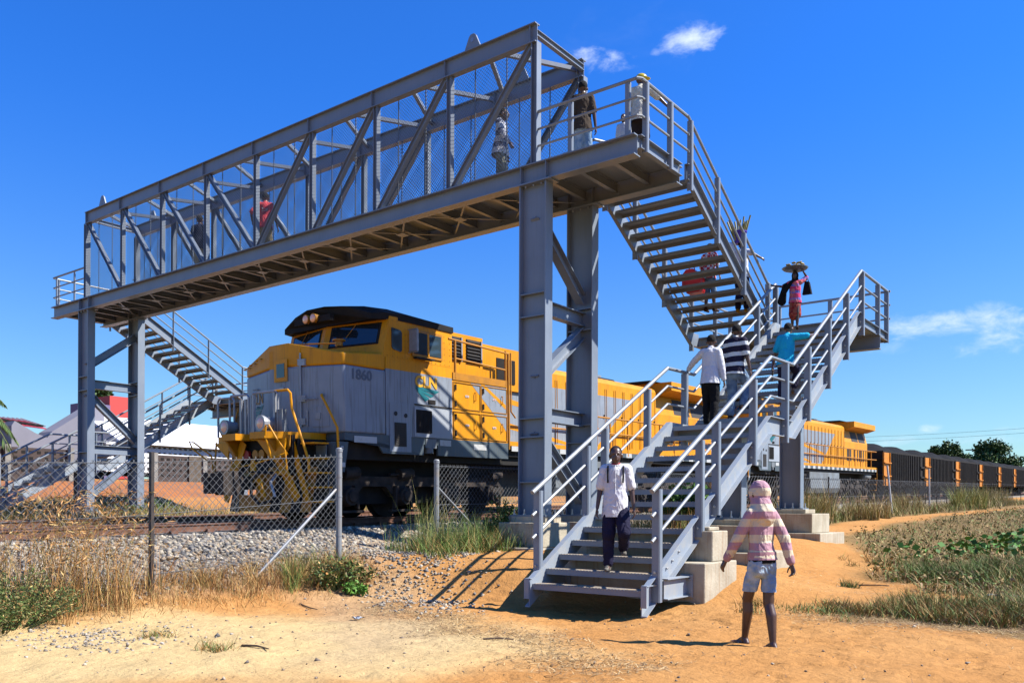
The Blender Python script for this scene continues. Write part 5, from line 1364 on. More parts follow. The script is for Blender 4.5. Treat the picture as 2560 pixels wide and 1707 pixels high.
# weedy field on the right
vb = VB()
n = 30000; y = 1.2+rng.uniform(0, 1, n)**1.6*46; x = rng.uniform(2.5, 17, n)+.12*np.maximum(0, y-10)*rng.uniform(0, 1, n)
def fm(a, b): return field_mask(a, b)*(1-path_mask(a, b))
k = np.array([fm(a, b) > .30 for a, b in zip(x, y)]); xy = np.c_[x, y][k]
BR = [(.30,.18,.08),(.40,.25,.10),(.20,.12,.05),(.50,.36,.15),(.17,.18,.05),(.13,.20,.04),(.16,.24,.05)]
grass_patch(vb, xy, .20, .08, .9, .022, BR, 2)
h2 = len(xy)//2; p = np.c_[xy[:h2]+rng.normal(0, .15, (h2, 2)), np.zeros(h2)]; p[:, 2] = gz(p[:, :2])+rng.uniform(.03, .26, h2)
vb.leaves(p, rng.uniform(.05, .12, h2), cols(h2, BR+[(.09,.16,.03)], .2), up=.5, asp=.5)
n = 5200; y = rng.uniform(3, 26, n); x = rng.uniform(5, 15, n)+.1*y
k = np.array([fm(a, b) > .5 and noise.noise(Vector((a*.35, b*.22, 33))) > .02 for a, b in zip(x, y)]); xy = np.c_[x, y][k]; n = len(xy)
p = np.c_[xy, gz(xy)+rng.uniform(.12, .42, n)]; vb.leaves(p, rng.uniform(.10, .22, n), cols(n, [(.08,.20,.03),(.12,.28,.05),(.06,.14,.02)], .2), up=.6, asp=.75)
stuff(vb, 'weed_field', 'field of low brown and green weeds at the right, between the path and the sand', 'weeds')
vb = VB()
for cx, cy, rx, ry, n, h, pal in ((9.3, 2.6, 1.3, 1.4, 3600, .32, GREEN+GREEN+DRY[:3]), (8.6, -1.7, 1.5, .55, 4200, .20, GREEN+DRY), (10.4, -1.0, 1.4, 1.2, 5200, .3, [(.20,.12,.06),(.28,.18,.08),(.42,.30,.14)]+GREEN), (11.3, 1.8, .9, 1.6, 2600, .75, DRY+GREEN), (9.9, -.6, 1.6, 1.1, 5200, .34, [(.20,.12,.06),(.30,.19,.09)]+GREEN+DRY[:2]), (8.2, -1.2, 1.0, .5, 3000, .24, GREEN+GREEN+DRY), (10.8, -1.6, 1.2, .6, 3600, .3, [(.22,.13,.06),(.30,.19,.09),(.14,.08,.04)]+DRY[:2]), (7.3, 3.8, 1.0, 1.0, 3000, .28, GREEN+[(.30,.20,.09)]), (8.6, 4.5, 1.6, 1.3, 5200, .34, GREEN+[(.30,.20,.09),(.24,.15,.07)]), (7.3, -1.9, .9, .3, 1500, .12, GREEN+DRY), (6.6, -2.3, .5, .25, 420, .08, GREEN), (12.5, 5, 1.5, 2.5, 2200, .8, DRY+GREEN)):
    grass_patch(vb, clump_xy(n, cx, cy, (rx, ry), 90)+rng.normal(0, .09, (n, 2)), h, h*.4, .7, .014, pal, 3)
stuff(vb, 'rough_grass', 'rough green and dry grass on the sand at the lower right')
vb = VB()
n = 6500; x = rng.uniform(6.0, 12.5, n); y = -2.5+rng.normal(0, .42, n)+.1*(x-8); lo = rng.uniform(0, 1, n) < np.clip((x-5.6)/1.6, .1, 1); x, y = x[lo], y[lo]; n = len(x)
def straw(vb, x, y, ln, wd, pal):
    n = len(x); a = rng.uniform(0, 2*math.pi, n); xy = np.c_[x, y]; base = np.c_[xy, gz(xy)+.006]
    vb.grass(base, rng.uniform(.0, .05, n), np.c_[np.cos(a)*ln, np.sin(a)*ln], wd, cols(n, pal, .2), 2, 0)
straw(vb, x, y, rng.uniform(.06, .28, n), .009, [(.62,.46,.22),(.50,.34,.15),(.36,.22,.10),(.25,.15,.08)])
n = 5200; x = rng.uniform(6.2, 13, n); y = rng.uniform(-3.1, 1.2, n); k = rng.uniform(0, 1, n) < np.clip((x-6)/3.2, .08, 1); x, y = x[k], y[k]
straw(vb, x, y, rng.uniform(.06, .3, len(x)), .010, [(.55,.40,.19),(.40,.26,.12),(.26,.15,.07),(.15,.09,.05)])
# litter of straw and twigs in front of the stairs
n = 5200; x = rng.uniform(.8, 6.8, n); y = -5.3-.42*(x-1.2)+rng.normal(0, .42, n)+.25*np.sin(x*3)
straw(vb, x, y, rng.uniform(.04, .22, n), .010, [(.50,.34,.16),(.34,.20,.09),(.66,.48,.24),(.18,.11,.06)])
n = 1400; x = rng.uniform(-.3, 3, n); y = -4.6-.5*(x+.3)+rng.normal(0, .6, n)
straw(vb, x, y, rng.uniform(.04, .18, n), .008, [(.45,.28,.12),(.34,.20,.09),(.60,.42,.2)])
n = 1300; x = rng.uniform(-.5, 9.5, n); y = rng.uniform(-10.5, -2.5, n)
straw(vb, x, y, rng.uniform(.03, .14, n), .007, [(.50,.34,.16),(.34,.20,.09),(.20,.12,.07)])
n = 500; x = rng.uniform(4.8, 8, n); y = rng.uniform(-1, 3, n); straw(vb, x, y, rng.uniform(.05, .3, n), .012, [(.40,.28,.15),(.22,.13,.07),(.66,.52,.30)])
stuff(vb, 'straw_litter', 'straw and dry twigs scattered over the sand', 'litter')
vb = VB()
n = 420; x = rng.uniform(-1.2, 9.0, n); y = rng.uniform(-10.8, -2.6, n); xy = np.c_[x, y]; vb.stones(np.c_[xy, gz(xy)+.004], rng.uniform(.006, .022, n)*rng.choice([1, 1, 1, 1.6], n), cols(n, [(.40,.30,.20),(.28,.22,.17),(.55,.45,.33),(.20,.17,.15)], .2))
n = 420; x = rng.normal(.9, .55, n); y = rng.normal(-9.6, .5, n); xy = np.c_[x, y]; vb.stones(np.c_[xy, gz(xy)+.004], rng.uniform(.008, .03, n), cols(n, [(.50,.44,.36),(.60,.52,.42),(.34,.29,.24)], .15))
tag(vb.build('scattered_pebbles', STONE), 'pebbles scattered over the pale sand in the foreground', 'pebbles', kind='stuff')
LIT = mat('pale_rubbish', (.65,.66,.68), (.40,.48,.56), rough=.5, nscale=30)
for k, (x, y, c_) in enumerate(((8.2, 1.3, 'near the edge of the weeds'), (8.55, 1.1, 'beside the crumpled one at the edge of the weeds'), (9.6, -2.0, 'lying in the straw at the lower right'), (10.3, -2.35, 'at the far lower right on the sand'), (8.1, -2.1, 'between the low grass and the path'), (1.9, -6.6, 'on the straw in the middle foreground'))):
    z = ground(x, y); m = MB(); r_ = random.Random(k)
    n_ = 5
    for j in range(n_+1):
        for i in range(n_+1): m.v.append((x+(i/n_-.5)*.16+r_.uniform(-.01, .01), y+(j/n_-.5)*.10+r_.uniform(-.01, .01), z+.012+r_.uniform(0, .04)))
    for j in range(n_):
        for i in range(n_): o_ = j*(n_+1)+i; m.f.append((o_, o_+1, o_+n_+2, o_+n_+1)); m.m.append(0)
    tag(obj('crumpled_rubbish', m, LIT, None, origin=(x, y, z)), 'scrap of pale crumpled plastic '+c_, 'rubbish', 'rubbish on the ground')
STICK = mat('dry_stick', (.16,.10,.06), (.10,.07,.05), rough=.9, nscale=20)
for k, (x, y, a, ln_, c_) in enumerate(((4.6, -7.0, .9, .34, 'on the bare sand left of the hooded person'), (6.3, 1.6, .2, .5, 'on the mound right of the hooded person'), (.4, -6.2, -.2, .55, 'at the edge of the pale sand'), (9.6, -2.9, .7, .45, 'at the lower right edge of the grass'), (9.9, -3.0, -.3, .3, 'crossing another at the lower right'), (3.0, -9.0, .1, .4, 'in the pale sand at the bottom'))):
    z = ground(x, y); m = MB(); m.tube([(x-math.cos(a)*ln_/2, y-math.sin(a)*ln_/2, ground(x-math.cos(a)*ln_/2, y-math.sin(a)*ln_/2)+.012), (x+.01, y+.012, z+.022), (x+math.cos(a)*ln_/2, y+math.sin(a)*ln_/2, ground(x+math.cos(a)*ln_/2, y+math.sin(a)*ln_/2)+.012)], [.012, .011, .006], 6)
    tag(obj('dry_stick', m, STICK, None, origin=(x, y, z)), 'dry stick lying '+c_, 'stick', 'sticks on the ground')
vb = VB()
for k in range(34):
    a = rng.uniform(0, 1); x = 5.6+rng.uniform(0, 6.5); y = -2.9+rng.uniform(0, 5.5)*(x-5)/6
    if rng.uniform() < .25: x, y = rng.uniform(4.8, 7.5), rng.uniform(1.5, 7)
    grass_patch(vb, clump_xy(int(rng.integers(25, 120)), x, y, (rng.uniform(.06, .22), rng.uniform(.05, .16)), 9), rng.uniform(.07, .22), .05, .9, .012, GREEN+DRY, 3)
stuff(vb, 'sparse_grass', 'sparse low grass scattered over the sand mound at the right')
# grass tufts in the sand
for i, (x, y, lab) in enumerate(((1.45, -9.15, 'small half dry grass tuft on the pale sand, nearest the lower left'), (2.75, -9.3, 'small grass tuft on the pale sand, right of the other one'), (6.1, .9, 'small green leafy weed on the sand mound right of the hooded person'))):
    vb = VB(); grass_patch(vb, clump_xy(170, x, y, (.13, .1), 14), .10 if i < 2 else .16, .04, .8, .010, (GREEN+DRY) if i < 2 else G2, 3)
    tag(vb.build('grass_tuft', PLANT, None, (x, y, ground(x, y))), lab, 'grass tuft', 'tufts on the sand')
# grass beyond the tracks on the left
vb = VB()
n = 7000; x = rng.uniform(-15.8, -12.6, n); y = rng.uniform(-9, 10, n); grass_patch(vb, np.c_[x, y], .45, .2, .45, .03, VERGE+DRY, 3)
n = 8500; x = rng.uniform(-30, -14, n); y = rng.uniform(-6, 18, n); k = np.array([noise.noise(Vector((a*.35, b*.18, 20))) > .05 for a, b in zip(x, y)]) & (x > -27) ; grass_patch(vb, np.c_[x, y][k], .3, .12, .6, .04, VERGE+GREEN, 2)
n = 2600; x = rng.uniform(-10, -7.6, n); y = rng.uniform(-8, 6, n); grass_patch(vb, np.c_[x, y]*np.array([.35, 1])+np.array([-5.2, 0]), .25, .1, .5, .025, VERGE+GREEN, 2)
stuff(vb, 'trackside_grass', 'dry grass between the far track and the orange bank on the left')

# ------------------------------------------------------------------ trees
def crown_tree(label, x, y, parts, trunk_h, r_tr, nl, size, pal, group='broad trees beyond the train'):
    z = ground(x, y, False)
    t = thing('tree', label, 'tree', (x, y, z), group=group)
    m = MB(); cz = sum(p[2] for p in parts)/len(parts)
    m.tube([(x, y, z-.3), (x+.05, y, z+trunk_h*.5), (x, y, z+trunk_h)], [r_tr, r_tr*.8, r_tr*.65], 8)
    for p in parts: m.tube([(x, y, z+trunk_h*.8), ((x+x+p[0])/2, y+p[1]/2, z+(trunk_h+p[2])/2), (x+p[0], y+p[1], z+p[2])], [r_tr*.6, r_tr*.35, r_tr*.12], 6)
    obj('trunk', m, BARK, t)
    vb = VB()
    for px, py, pz, rx, rz_ in parts:
        n = int(nl*rx*rx/ sum(q[3]**2 for q in parts))
        nc = 34; cc = rng.normal(size=(nc, 3)); cc /= np.linalg.norm(cc, axis=1)[:, None]; cc *= rng.uniform(.55, 1.0, nc)[:, None]
        i = rng.integers(0, nc, n); q = cc[i]*np.array([rx, rx, rz_])+rng.normal(0, 1, (n, 3))*np.array([rx, rx, rz_])*.15
        c = cols(n, pal, .22); vb.leaves(q+np.array([x+px, y+py, z+pz]), rng.uniform(.6, 1.4, n)*size, c, up=.3, asp=.7)
    vb.build('crown', PLANT, t); return t
TG = [(.035,.075,.018),(.055,.11,.022),(.028,.055,.015),(.08,.13,.03)]
crown_tree('large rounded dark green tree, furthest right behind the coal wagons', -13.7, 156, [(0,0,6.0,3.6,3.2),(-2.4,0,4.8,2.4,2.2),(2.3,0,4.6,2.4,2.2),(0,0,3.6,3.4,1.8)], 2.6, .4, 26000, .42, TG)
crown_tree('dark green tree with an uneven crown behind the coal wagons', -11.6, 107, [(0,0,5.6,1.5,1.4),(-.6,0,4.2,1.5,1.3),(1.5,0,4.2,1.4,1.1),(2.6,0,3.2,1.1,.9),(-1.7,0,6.0,.7,.6)], 2.4, .25, 15000, .26, TG)
crown_tree('small round tree left of the uneven tree behind the wagons', -16.5, 112, [(0,0,4.6,1.2,1.0),(-.5,0,3.7,1.2,.8)], 2.2, .2, 6000, .24, TG)
crown_tree('far low tree behind the orange bank, just above the grey gable', -60, 21, [(0,0,7.4,.9,.7)], 4, .2, 900, .3, TG)
def palm(label, x, y, zc_, nfr, ln, seed, name='palm_tree', full=True):
    z = ground(x, y, False); t = thing(name, label, 'palm tree', (x, y, z), group='palm trees')
    m = MB(); m.tube([(x, y, z-.3), (x+.1, y, (z+zc_)/2), (x, y, zc_)], [.2, .15, .13], 10); obj('trunk', m, BARK, t)
    r_ = random.Random(seed)
    for k in range(nfr):
        a = 2*math.pi*k/nfr+r_.uniform(-.2, .2); el = r_.uniform(-.1, 1.1); vb = VB(); pts = []
        for i in range(13):
            u = i/12; pts.append(np.array((x+math.cos(a)*ln*u*(1-.15*u)*math.cos(el*.6), y+math.sin(a)*ln*u*(1-.15*u)*math.cos(el*.6), zc_+ln*(u*math.sin(el)*.9-.75*u*u))))
        side = np.array((-math.sin(a), math.cos(a), 0))
        V = []; 
        for i in range(1, 13):
            for w in np.linspace(0, 1, 4, endpoint=False):
                p = pts[i-1]*(1-w)+pts[i]*w; L_ = ln*.30*math.sin(math.pi*min(.97, max(.12, (i-1+w)/12)))**.6
                for s_ in (-1, 1):
                    V.append((p, side*s_*L_*.8+(pts[i]-pts[i-1])*.9+np.array((0,0,-L_*.55))))
        c = cols(len(V), [(.07,.12,.025),(.11,.16,.04),(.05,.085,.02)], .15)
        B = np.array([v[0] for v in V]); Dv = np.array([v[1] for v in V]); 
        w_ = np.cross(Dv, rng.normal(size=Dv.shape)); w_ /= np.linalg.norm(w_, axis=1)[:, None]; w_ *= .022*ln/2
        P = np.stack([B-w_*.6, B+Dv*.5-w_, B+Dv, B+Dv*.5+w_], 1); n = len(V)
        vb.F.append(np.arange(n)[:, None]*4+np.array([[0,1,2,3]])); vb.V.append(P.reshape(-1, 3)); vb.C.append(np.repeat(c, 4, 0)); vb.n = n*4
        fr = vb.build('frond', PLANT, t)
        m = MB(); m.tube(pts, [.02*(1-i/14)*ln/2 for i in range(13)], 4, 0, False); obj('midrib', m, mat('palm_midrib', (.25,.27,.08), rough=.6) if 'palm_midrib' not in bpy.data.materials else bpy.data.materials['palm_midrib'], fr)
    return t
palm('palm tree cut off by the left edge of the picture', -30.6, .1, 5.9, 19, 2.7, 3)
for i, (x, y, zc_, lab) in enumerate(((-24, 240, 13.5, 'taller of the two distant palms at the right edge'), (-20, 250, 12.8, 'lower of the two distant palms at the right edge'))): palm(lab, x, y, zc_, 12, 2.6, 20+i)

# ------------------------------------------------------------------ power line far away
t = thing('power_pole', 'distant power pole with a cross arm beside the uneven tree', 'power pole', (-17, 160, 4))
m = MB(); m.tube([(-17, 160, 3), (-17, 160, 13.2)], .13, 6); obj('pole', m, BARK, t)
m = MB(); m.box(-18.6, -15.4, 159.9, 160.1, 12.4, 12.6); obj('cross_arm', m, BARK, t)
for i in range(2):
    m = MB(); A = CAMP + pixdir(1980, 1098+12*i)*230; B = CAMP + pixdir(2640, 1090+10*i)*170
    A = Vector((-75, 190, 19.2-1.0*i)); B = Vector((9, 160, 16.6-.8*i))
    m.tube([A.lerp(B, k/12)-Vector((0, 0, 1.0*math.sin(math.pi*k/12))) for k in range(13)], .022, 4, 0, False)
    tag(obj('power_cable', m, BLKWIRE, None, origin=tuple(A)), ['upper', 'lower'][i]+' of two thin power cables crossing the sky above the wagons', 'cable', 'power cables')
# ------------------------------------------------------------------ people
SKIN = mat('dark_brown_skin', (.046,.023,.015), (.062,.032,.021), rough=.38, spec=.5, nscale=9)
HAIR = mat('short_black_hair', (.008,.007,.006), rough=.9, bump=.8, bscale=160)
EYEW = mat('eye_white', (.55,.52,.48), rough=.3)
def cloth(name, c, c2=None, stripes=None, check=None, rough=.85, wr=.55, ns=5):
    m, t, b = base_shader(name, c, rough, 0, .15); Ln = t.links
    tcn = t.nodes.new('ShaderNodeTexCoord'); last = None
    def NN(ty, **k):
        n = t.nodes.new(ty)
        for q, v in k.items(): setattr(n, q, v)
        return n
    if stripes:
        period, duty, ph, col2 = stripes[:4]; ax = stripes[4] if len(stripes) > 4 else 'Z'
        sep = NN('ShaderNodeSeparateXYZ'); Ln.new(tcn.outputs['Object'], sep.inputs[0])
        nz_ = NN('ShaderNodeTexNoise'); nz_.inputs['Scale'].default_value = 3; Ln.new(tcn.outputs['Object'], nz_.inputs['Vector'])
        a0 = NN('ShaderNodeMath', operation='MULTIPLY_ADD'); Ln.new(nz_.outputs['Fac'], a0.inputs[0]); a0.inputs[1].default_value = .05; Ln.new(sep.outputs[ax], a0.inputs[2])
        a = NN('ShaderNodeMath', operation='MULTIPLY_ADD'); Ln.new(a0.outputs[0], a.inputs[0]); a.inputs[1].default_value = 1/period; a.inputs[2].default_value = ph+20
        fr = NN('ShaderNodeMath', operation='FRACT'); Ln.new(a.outputs[0], fr.inputs[0])
        gt = NN('ShaderNodeMath', operation='GREATER_THAN'); Ln.new(fr.outputs[0], gt.inputs[0]); gt.inputs[1].default_value = duty
        x = NN('ShaderNodeMix', data_type='RGBA'); x.inputs['A'].default_value = (*c, 1); x.inputs['B'].default_value = (*col2, 1); Ln.new(gt.outputs[0], x.inputs['Factor']); last = x.outputs['Result']
    if check:
        ck = NN('ShaderNodeTexChecker'); ck.inputs['Scale'].default_value = check[0]; ck.inputs['Color1'].default_value = (*c, 1); ck.inputs['Color2'].default_value = (*check[1], 1); Ln.new(tcn.outputs['Object'], ck.inputs['Vector']); last = ck.outputs['Color']
    if c2:
        n = NN('ShaderNodeTexNoise'); n.inputs['Scale'].default_value = ns; n.inputs['Detail'].default_value = 4; Ln.new(tcn.outputs['Object'], n.inputs['Vector'])
        r = NN('ShaderNodeMapRange'); r.inputs['From Min'].default_value = .42; r.inputs['From Max'].default_value = .62; Ln.new(n.outputs['Fac'], r.inputs['Value'])
        x = NN('ShaderNodeMix', data_type='RGBA'); x.inputs['B'].default_value = (*c2, 1)
        if last is not None: Ln.new(last, x.inputs['A'])
        else: x.inputs['A'].default_value = (*c, 1)
        Ln.new(r.outputs[0], x.inputs['Factor']); last = x.outputs['Result']
    if last is not None: Ln.new(last, b.inputs['Base Color'])
    mpn = NN('ShaderNodeMapping'); mpn.inputs['Scale'].default_value = (1, 1, .55); Ln.new(tcn.outputs['Object'], mpn.inputs['Vector'])
    n = NN('ShaderNodeTexNoise'); n.inputs['Scale'].default_value = 9; n.inputs['Detail'].default_value = 3; n.inputs['Distortion'].default_value = 1.2; Ln.new(mpn.outputs[0], n.inputs['Vector'])
    bp = NN('ShaderNodeBump'); bp.inputs['Strength'].default_value = wr; bp.inputs['Distance'].default_value = .05; Ln.new(n.outputs['Fac'], bp.inputs['Height']); Ln.new(bp.outputs[0], b.inputs['Normal'])
    return m

def cap(mb, a, b, ra, rb, flat=1.0, wdir=None, n=14, exp=0.0):
    """closed tapered capsule; flat squeezes it across the direction wdir x axis"""
    a = Vector(a); b = Vector(b); d = b-a; Ld = max(d.length, 1e-5); d = d/Ld
    ref = Vector(wdir) if wdir is not None else (Vector((1,0,0)) if abs(d.x) < .9 else Vector((0,1,0)))
    u = (ref-d*ref.dot(d)).normalized(); w = d.cross(u)
    prof = []
    for k in range(1, 5): th = math.pi/2*k/4; prof.append((-ra*math.cos(th), ra*math.sin(th)))
    for k in range(1, 4): prof.append((Ld*k/4, ra+(rb-ra)*k/4))
    for k in range(0, 4): th = math.pi/2*k/4; prof.append((Ld+rb*math.sin(th), rb*math.cos(th)))
    vs = [a-d*ra]
    for h, r in prof:
        for j in range(n):
            an = 2*math.pi*j/n; vs.append(a+d*h+u*(r*math.cos(an))+w*(r*flat*math.sin(an)))
    vs.append(b+d*rb); fs = []
    for j in range(n): fs.append((0, 1+(j+1) % n, 1+j))
    k = len(prof)
    for i in range(k-1):
        for j in range(n): j2 = (j+1) % n; fs.append((1+i*n+j, 1+i*n+j2, 1+(i+1)*n+j2, 1+(i+1)*n+j))
    e = len(vs)-1
    for j in range(n): fs.append((e, 1+(k-1)*n+j, 1+(k-1)*n+(j+1) % n))
    return mb.add(vs, fs)
def bake(name, mb, m, org, parent=None, voxel=.011, sm=3, fac=.5, cuts=()):
    me = bpy.data.meshes.new(name); me.from_pydata(mb.v, [], mb.f); me.update()
    tmp = bpy.data.objects.new('tmp', me); COL.objects.link(tmp)
    r = tmp.modifiers.new('r', 'REMESH'); r.mode = 'VOXEL'; r.voxel_size = voxel
    s_ = tmp.modifiers.new('s', 'SMOOTH'); s_.iterations = sm; s_.factor = fac
    dg = bpy.context.evaluated_depsgraph_get(); res = bpy.data.meshes.new_from_object(tmp.evaluated_get(dg))
    bpy.data.objects.remove(tmp); bpy.data.meshes.remove(me)
    for pc_, nc_ in cuts:      # open hems: drop everything beyond the cutting plane
        bm = bmesh.new(); bm.from_mesh(res)
        bmesh.ops.bisect_plane(bm, geom=bm.verts[:]+bm.edges[:]+bm.faces[:], plane_co=pc_, plane_no=nc_, clear_outer=True); bm.to_mesh(res); bm.free()
    res.name = name; res.materials.clear(); res.materials.append(m); res.polygons.foreach_set('use_smooth', [True]*len(res.polygons))
    o = bpy.data.objects.new(name, res); COL.objects.link(o)
    if parent is None: o.location = org
    else: o.parent = parent
    ORG[o.name] = tuple(org); return o
def ik(a, b, l1, l2, hint):
    a = Vector(a); b = Vector(b); d = b-a; D_ = min(d.length, (l1+l2)*.995); dn = d.normalized()
    x = (l1*l1-l2*l2+D_*D_)/(2*D_); h = math.sqrt(max(0, l1*l1-x*x)); hv = Vector(hint); hv = hv-dn*hv.dot(dn)
    if hv.length < 1e-5: hv = Vector((0,1,0))
    return a+dn*x+hv.normalized()*h, a+dn*D_
def person(label, base, face, H, feet, hands, top, sleeve, bottom, blen, shoes, lean=6, hy=0, hp=0, vox=.013, hood=None, hair=True, hem=-.02, skirt=False, hipdrop=0.0, curl=(.5,.5), build=1.0, group='people on the footbridge and staircase', extra=None, headcol=None, barefoot=False, faceon=False, name='person', fit=1.0, fold=.0045, hs=1.1):
    """feet / hands in body-local units of H: (right, forward, up) from base"""
    f = math.radians(face); F = Vector((math.sin(f), math.cos(f), 0)); Rr = Vector((math.cos(f), -math.sin(f), 0)); U = Vector((0,0,1))
    def P(x, y, z): return Rr*(x*H)+F*(y*H)+U*(z*H)
    ln = math.radians(lean)
    hipz = .515-hipdrop
    def T(x, y, z):   # torso point, leaned about the hip
        dz = z-.515; return P(x, y*math.cos(ln)+dz*math.sin(ln), hipz+dz*math.cos(ln)-y*math.sin(ln))
    LR = (-1, 1)
    hipj = [T(s_*.044, 0, .515) for s_ in LR]; shj = [T(s_*.087*build, -.005, .808) for s_ in LR]
    ank = [P(*fp)+U*(.042*H) for fp in feet]
    knee = []
    for i in (0, 1):
        k, e = ik(hipj[i], ank[i], .238*H, .242*H, F+Rr*(.12*LR[i])); knee.append(k); ank[i] = e
    elb = []; wr = []
    for i, hd in enumerate(hands):
        w_ = P(*hd); k, e = ik(shj[i], w_, .165*H, .150*H, -F*.9+Rr*(.6*LR[i])-U*.2); elb.append(k); wr.append(e)
    def torso(mb, g, zlo=.50, shoulders=True):
        cap(mb, T(0, 0, max(zlo, .50)), T(0, 0, .555), (.082+g)*H*build, (.080+g)*H*build, .66, Rr)
        cap(mb, T(0, 0, .57), T(0, .004, .66), (.078+g)*H*build, (.080+g)*H*build, .66, Rr)
        cap(mb, T(0, .004, .66), T(0, -.002, .765), (.082+g)*H*build, (.080+g)*H*build, .68, Rr)
        if shoulders: cap(mb, shj[0]+Rr*.02*H+U*.004*H, shj[1]-Rr*.02*H+U*.004*H, (.030+g*.8)*H, (.030+g*.8)*H, 1); cap(mb, T(0, -.004, .825), T(0, -.004, .80), .03*H, .075*H, .6, Rr)
        cap(mb, T(0, -.006, .80), T(0, -.002, .845), (.046+g*.6)*H, (.032+g*.3)*H, .9, Rr)
    def arm(mb, i, g, frac=2.0):
        # frac 1 = to the elbow, 2 = to the wrist
        e1 = shj[i].lerp(elb[i], min(1, frac)); cap(mb, shj[i], e1, (.027+g)*H*build, (.023+g)*H, 1)
        if frac > 1: cap(mb, elb[i], elb[i].lerp(wr[i], frac-1), (.0225+g)*H, (.0145+g)*H, 1)
    def leg(mb, i, g, frac=2.0, fl=0):
        e1 = hipj[i].lerp(knee[i], min(1, frac)); cap(mb, hipj[i], e1, (.046+g)*H*build, (.032+g+fl)*H, 1)
        if frac > 1:
            e = frac-1; mid = knee[i].lerp(ank[i], .30)-F*.012*H; cap(mb, knee[i], mid, (.029+g)*H, (.032+g)*H, 1); cap(mb, mid, knee[i].lerp(ank[i], e), (.032+g)*H, (.0185+g+fl)*H, 1)
    mb = MB()
    torso(mb, 0)
    for i in (0, 1): arm(mb, i, 0); leg(mb, i, 0)
    # head
    ya = math.radians(hy); pa = math.radians(hp)
    HF = (F*math.cos(ya)+Rr*math.sin(ya)).normalized(); HR = Vector((HF.y, -HF.x, 0)); HU = (U*math.cos(pa)+HF*math.sin(pa)); HF = (HF*math.cos(pa)-U*math.sin(pa))
    hc = T(0, .012, .925)+HF*.006*H
    Mh = Matrix((HR, HF, HU)).transposed()
    cap(mb, T(0, -.004, .83), hc-HU*.03*H, .031*H, .031*H)
    Hd = H*hs
    mb.ell(hc+HU*.012*Hd-HF*.004*Hd, (.043*Hd, .054*Hd, .052*Hd), 18, 12, rot=Mh)
    mb.ell(hc-HU*.024*Hd+HF*.014*Hd, (.034*Hd, .038*Hd, .042*Hd), 16, 10, rot=Mh)
    mb.ell(hc-HU*.050*Hd+HF*.030*Hd, (.018*Hd, .017*Hd, .014*Hd), 12, 8, rot=Mh)
    mb.ell(hc-HU*.010*Hd+HF*.056*Hd, (.009*Hd, .010*Hd, .015*Hd), 10, 8, rot=Mh)     # nose
    mb.ell(hc-HU*.019*Hd+HF*.058*Hd, (.012*Hd, .008*Hd, .006*Hd), 10, 8, rot=Mh)
    mb.ell(hc-HU*.034*Hd+HF*.050*Hd, (.014*Hd, .008*Hd, .0075*Hd), 10, 8, rot=Mh)    # lips
    mb.ell(hc+HU*.010*Hd+HF*.046*Hd, (.030*Hd, .008*Hd, .006*Hd), 10, 8, rot=Mh)     # brow
    for s_ in LR: mb.ell(hc+HR*(s_*.046*Hd)-HU*.006*Hd, (.006*Hd, .012*Hd, .017*Hd), 8, 8, rot=Mh)
    # hands with separate bent fingers
    for i in (0, 1):
        d = (wr[i]-elb[i]).normalized(); c_ = curl[i]
        side = Rr*(-LR[i]); pn = (side-d*side.dot(d)).normalized(); across = d.cross(pn); across = across if across.dot(F) > 0 else -across
        pc = wr[i]+d*.028*H; cap(mb, wr[i]-d*.004*H, pc+d*.018*H, .015*H, .019*H, .55, across)
        for k, (off, L_) in enumerate(((.0155, .036), (.0055, .041), (-.0045, .038), (-.0145, .030))):
            a = pc+across*(off*H)+d*.022*H; rr = max(.0052*H, .0085)
            b = a+(d*math.cos(c_*.7)+pn*math.sin(c_*.7)+across*off*3)*(L_*.55*H); c2 = b+(d*math.cos(c_*1.9)+pn*math.sin(c_*1.9)+across*off*4)*(L_*.55*H)
            cap(mb, a, b, rr, rr*.95, n=8); cap(mb, b, c2, rr*.95, rr*.8, n=8)
        a = wr[i]+d*.016*H+across*.014*H; b = a+(d*.6+across*.55+pn*.35).normalized()*.026*H; cap(mb, a, b, max(.0062*H, .009), max(.0056*H, .0085), n=8); cap(mb, b, b+(d*.8+across*.05+pn*.5).normalized()*.018*H, max(.0056*H, .0085), .008, n=8)
    for i in (0, 1):
        heel = ank[i]-U*.026*H-F*.02*H; toe = ank[i]-U*.030*H+F*.085*H+Rr*(LR[i]*.012*H)
        cap(mb, ank[i], heel, .022*H, .018*H); cap(mb, heel, toe, .019*H, .015*H, .8, Rr); cap(mb, ank[i], ank[i]+F*.05*H-U*.02*H, .019*H, .015*H)
        if barefoot:
            for q in range(5): a = toe+Rr*((q-2)*.009*H*LR[i]*-1)-F*.008*H; cap(mb, a, a+F*(.022-.003*abs(q-0))*H, .007*H, .006*H, n=6)
    org = Vector(base)
    body = bake(name, mb, SKIN, tuple(org), None, vox if vox > .0095 else vox, 2)
    tag(body, label, 'person', group)
    tax = (T(0,0,.6)-T(0,0,.5)).normalized()
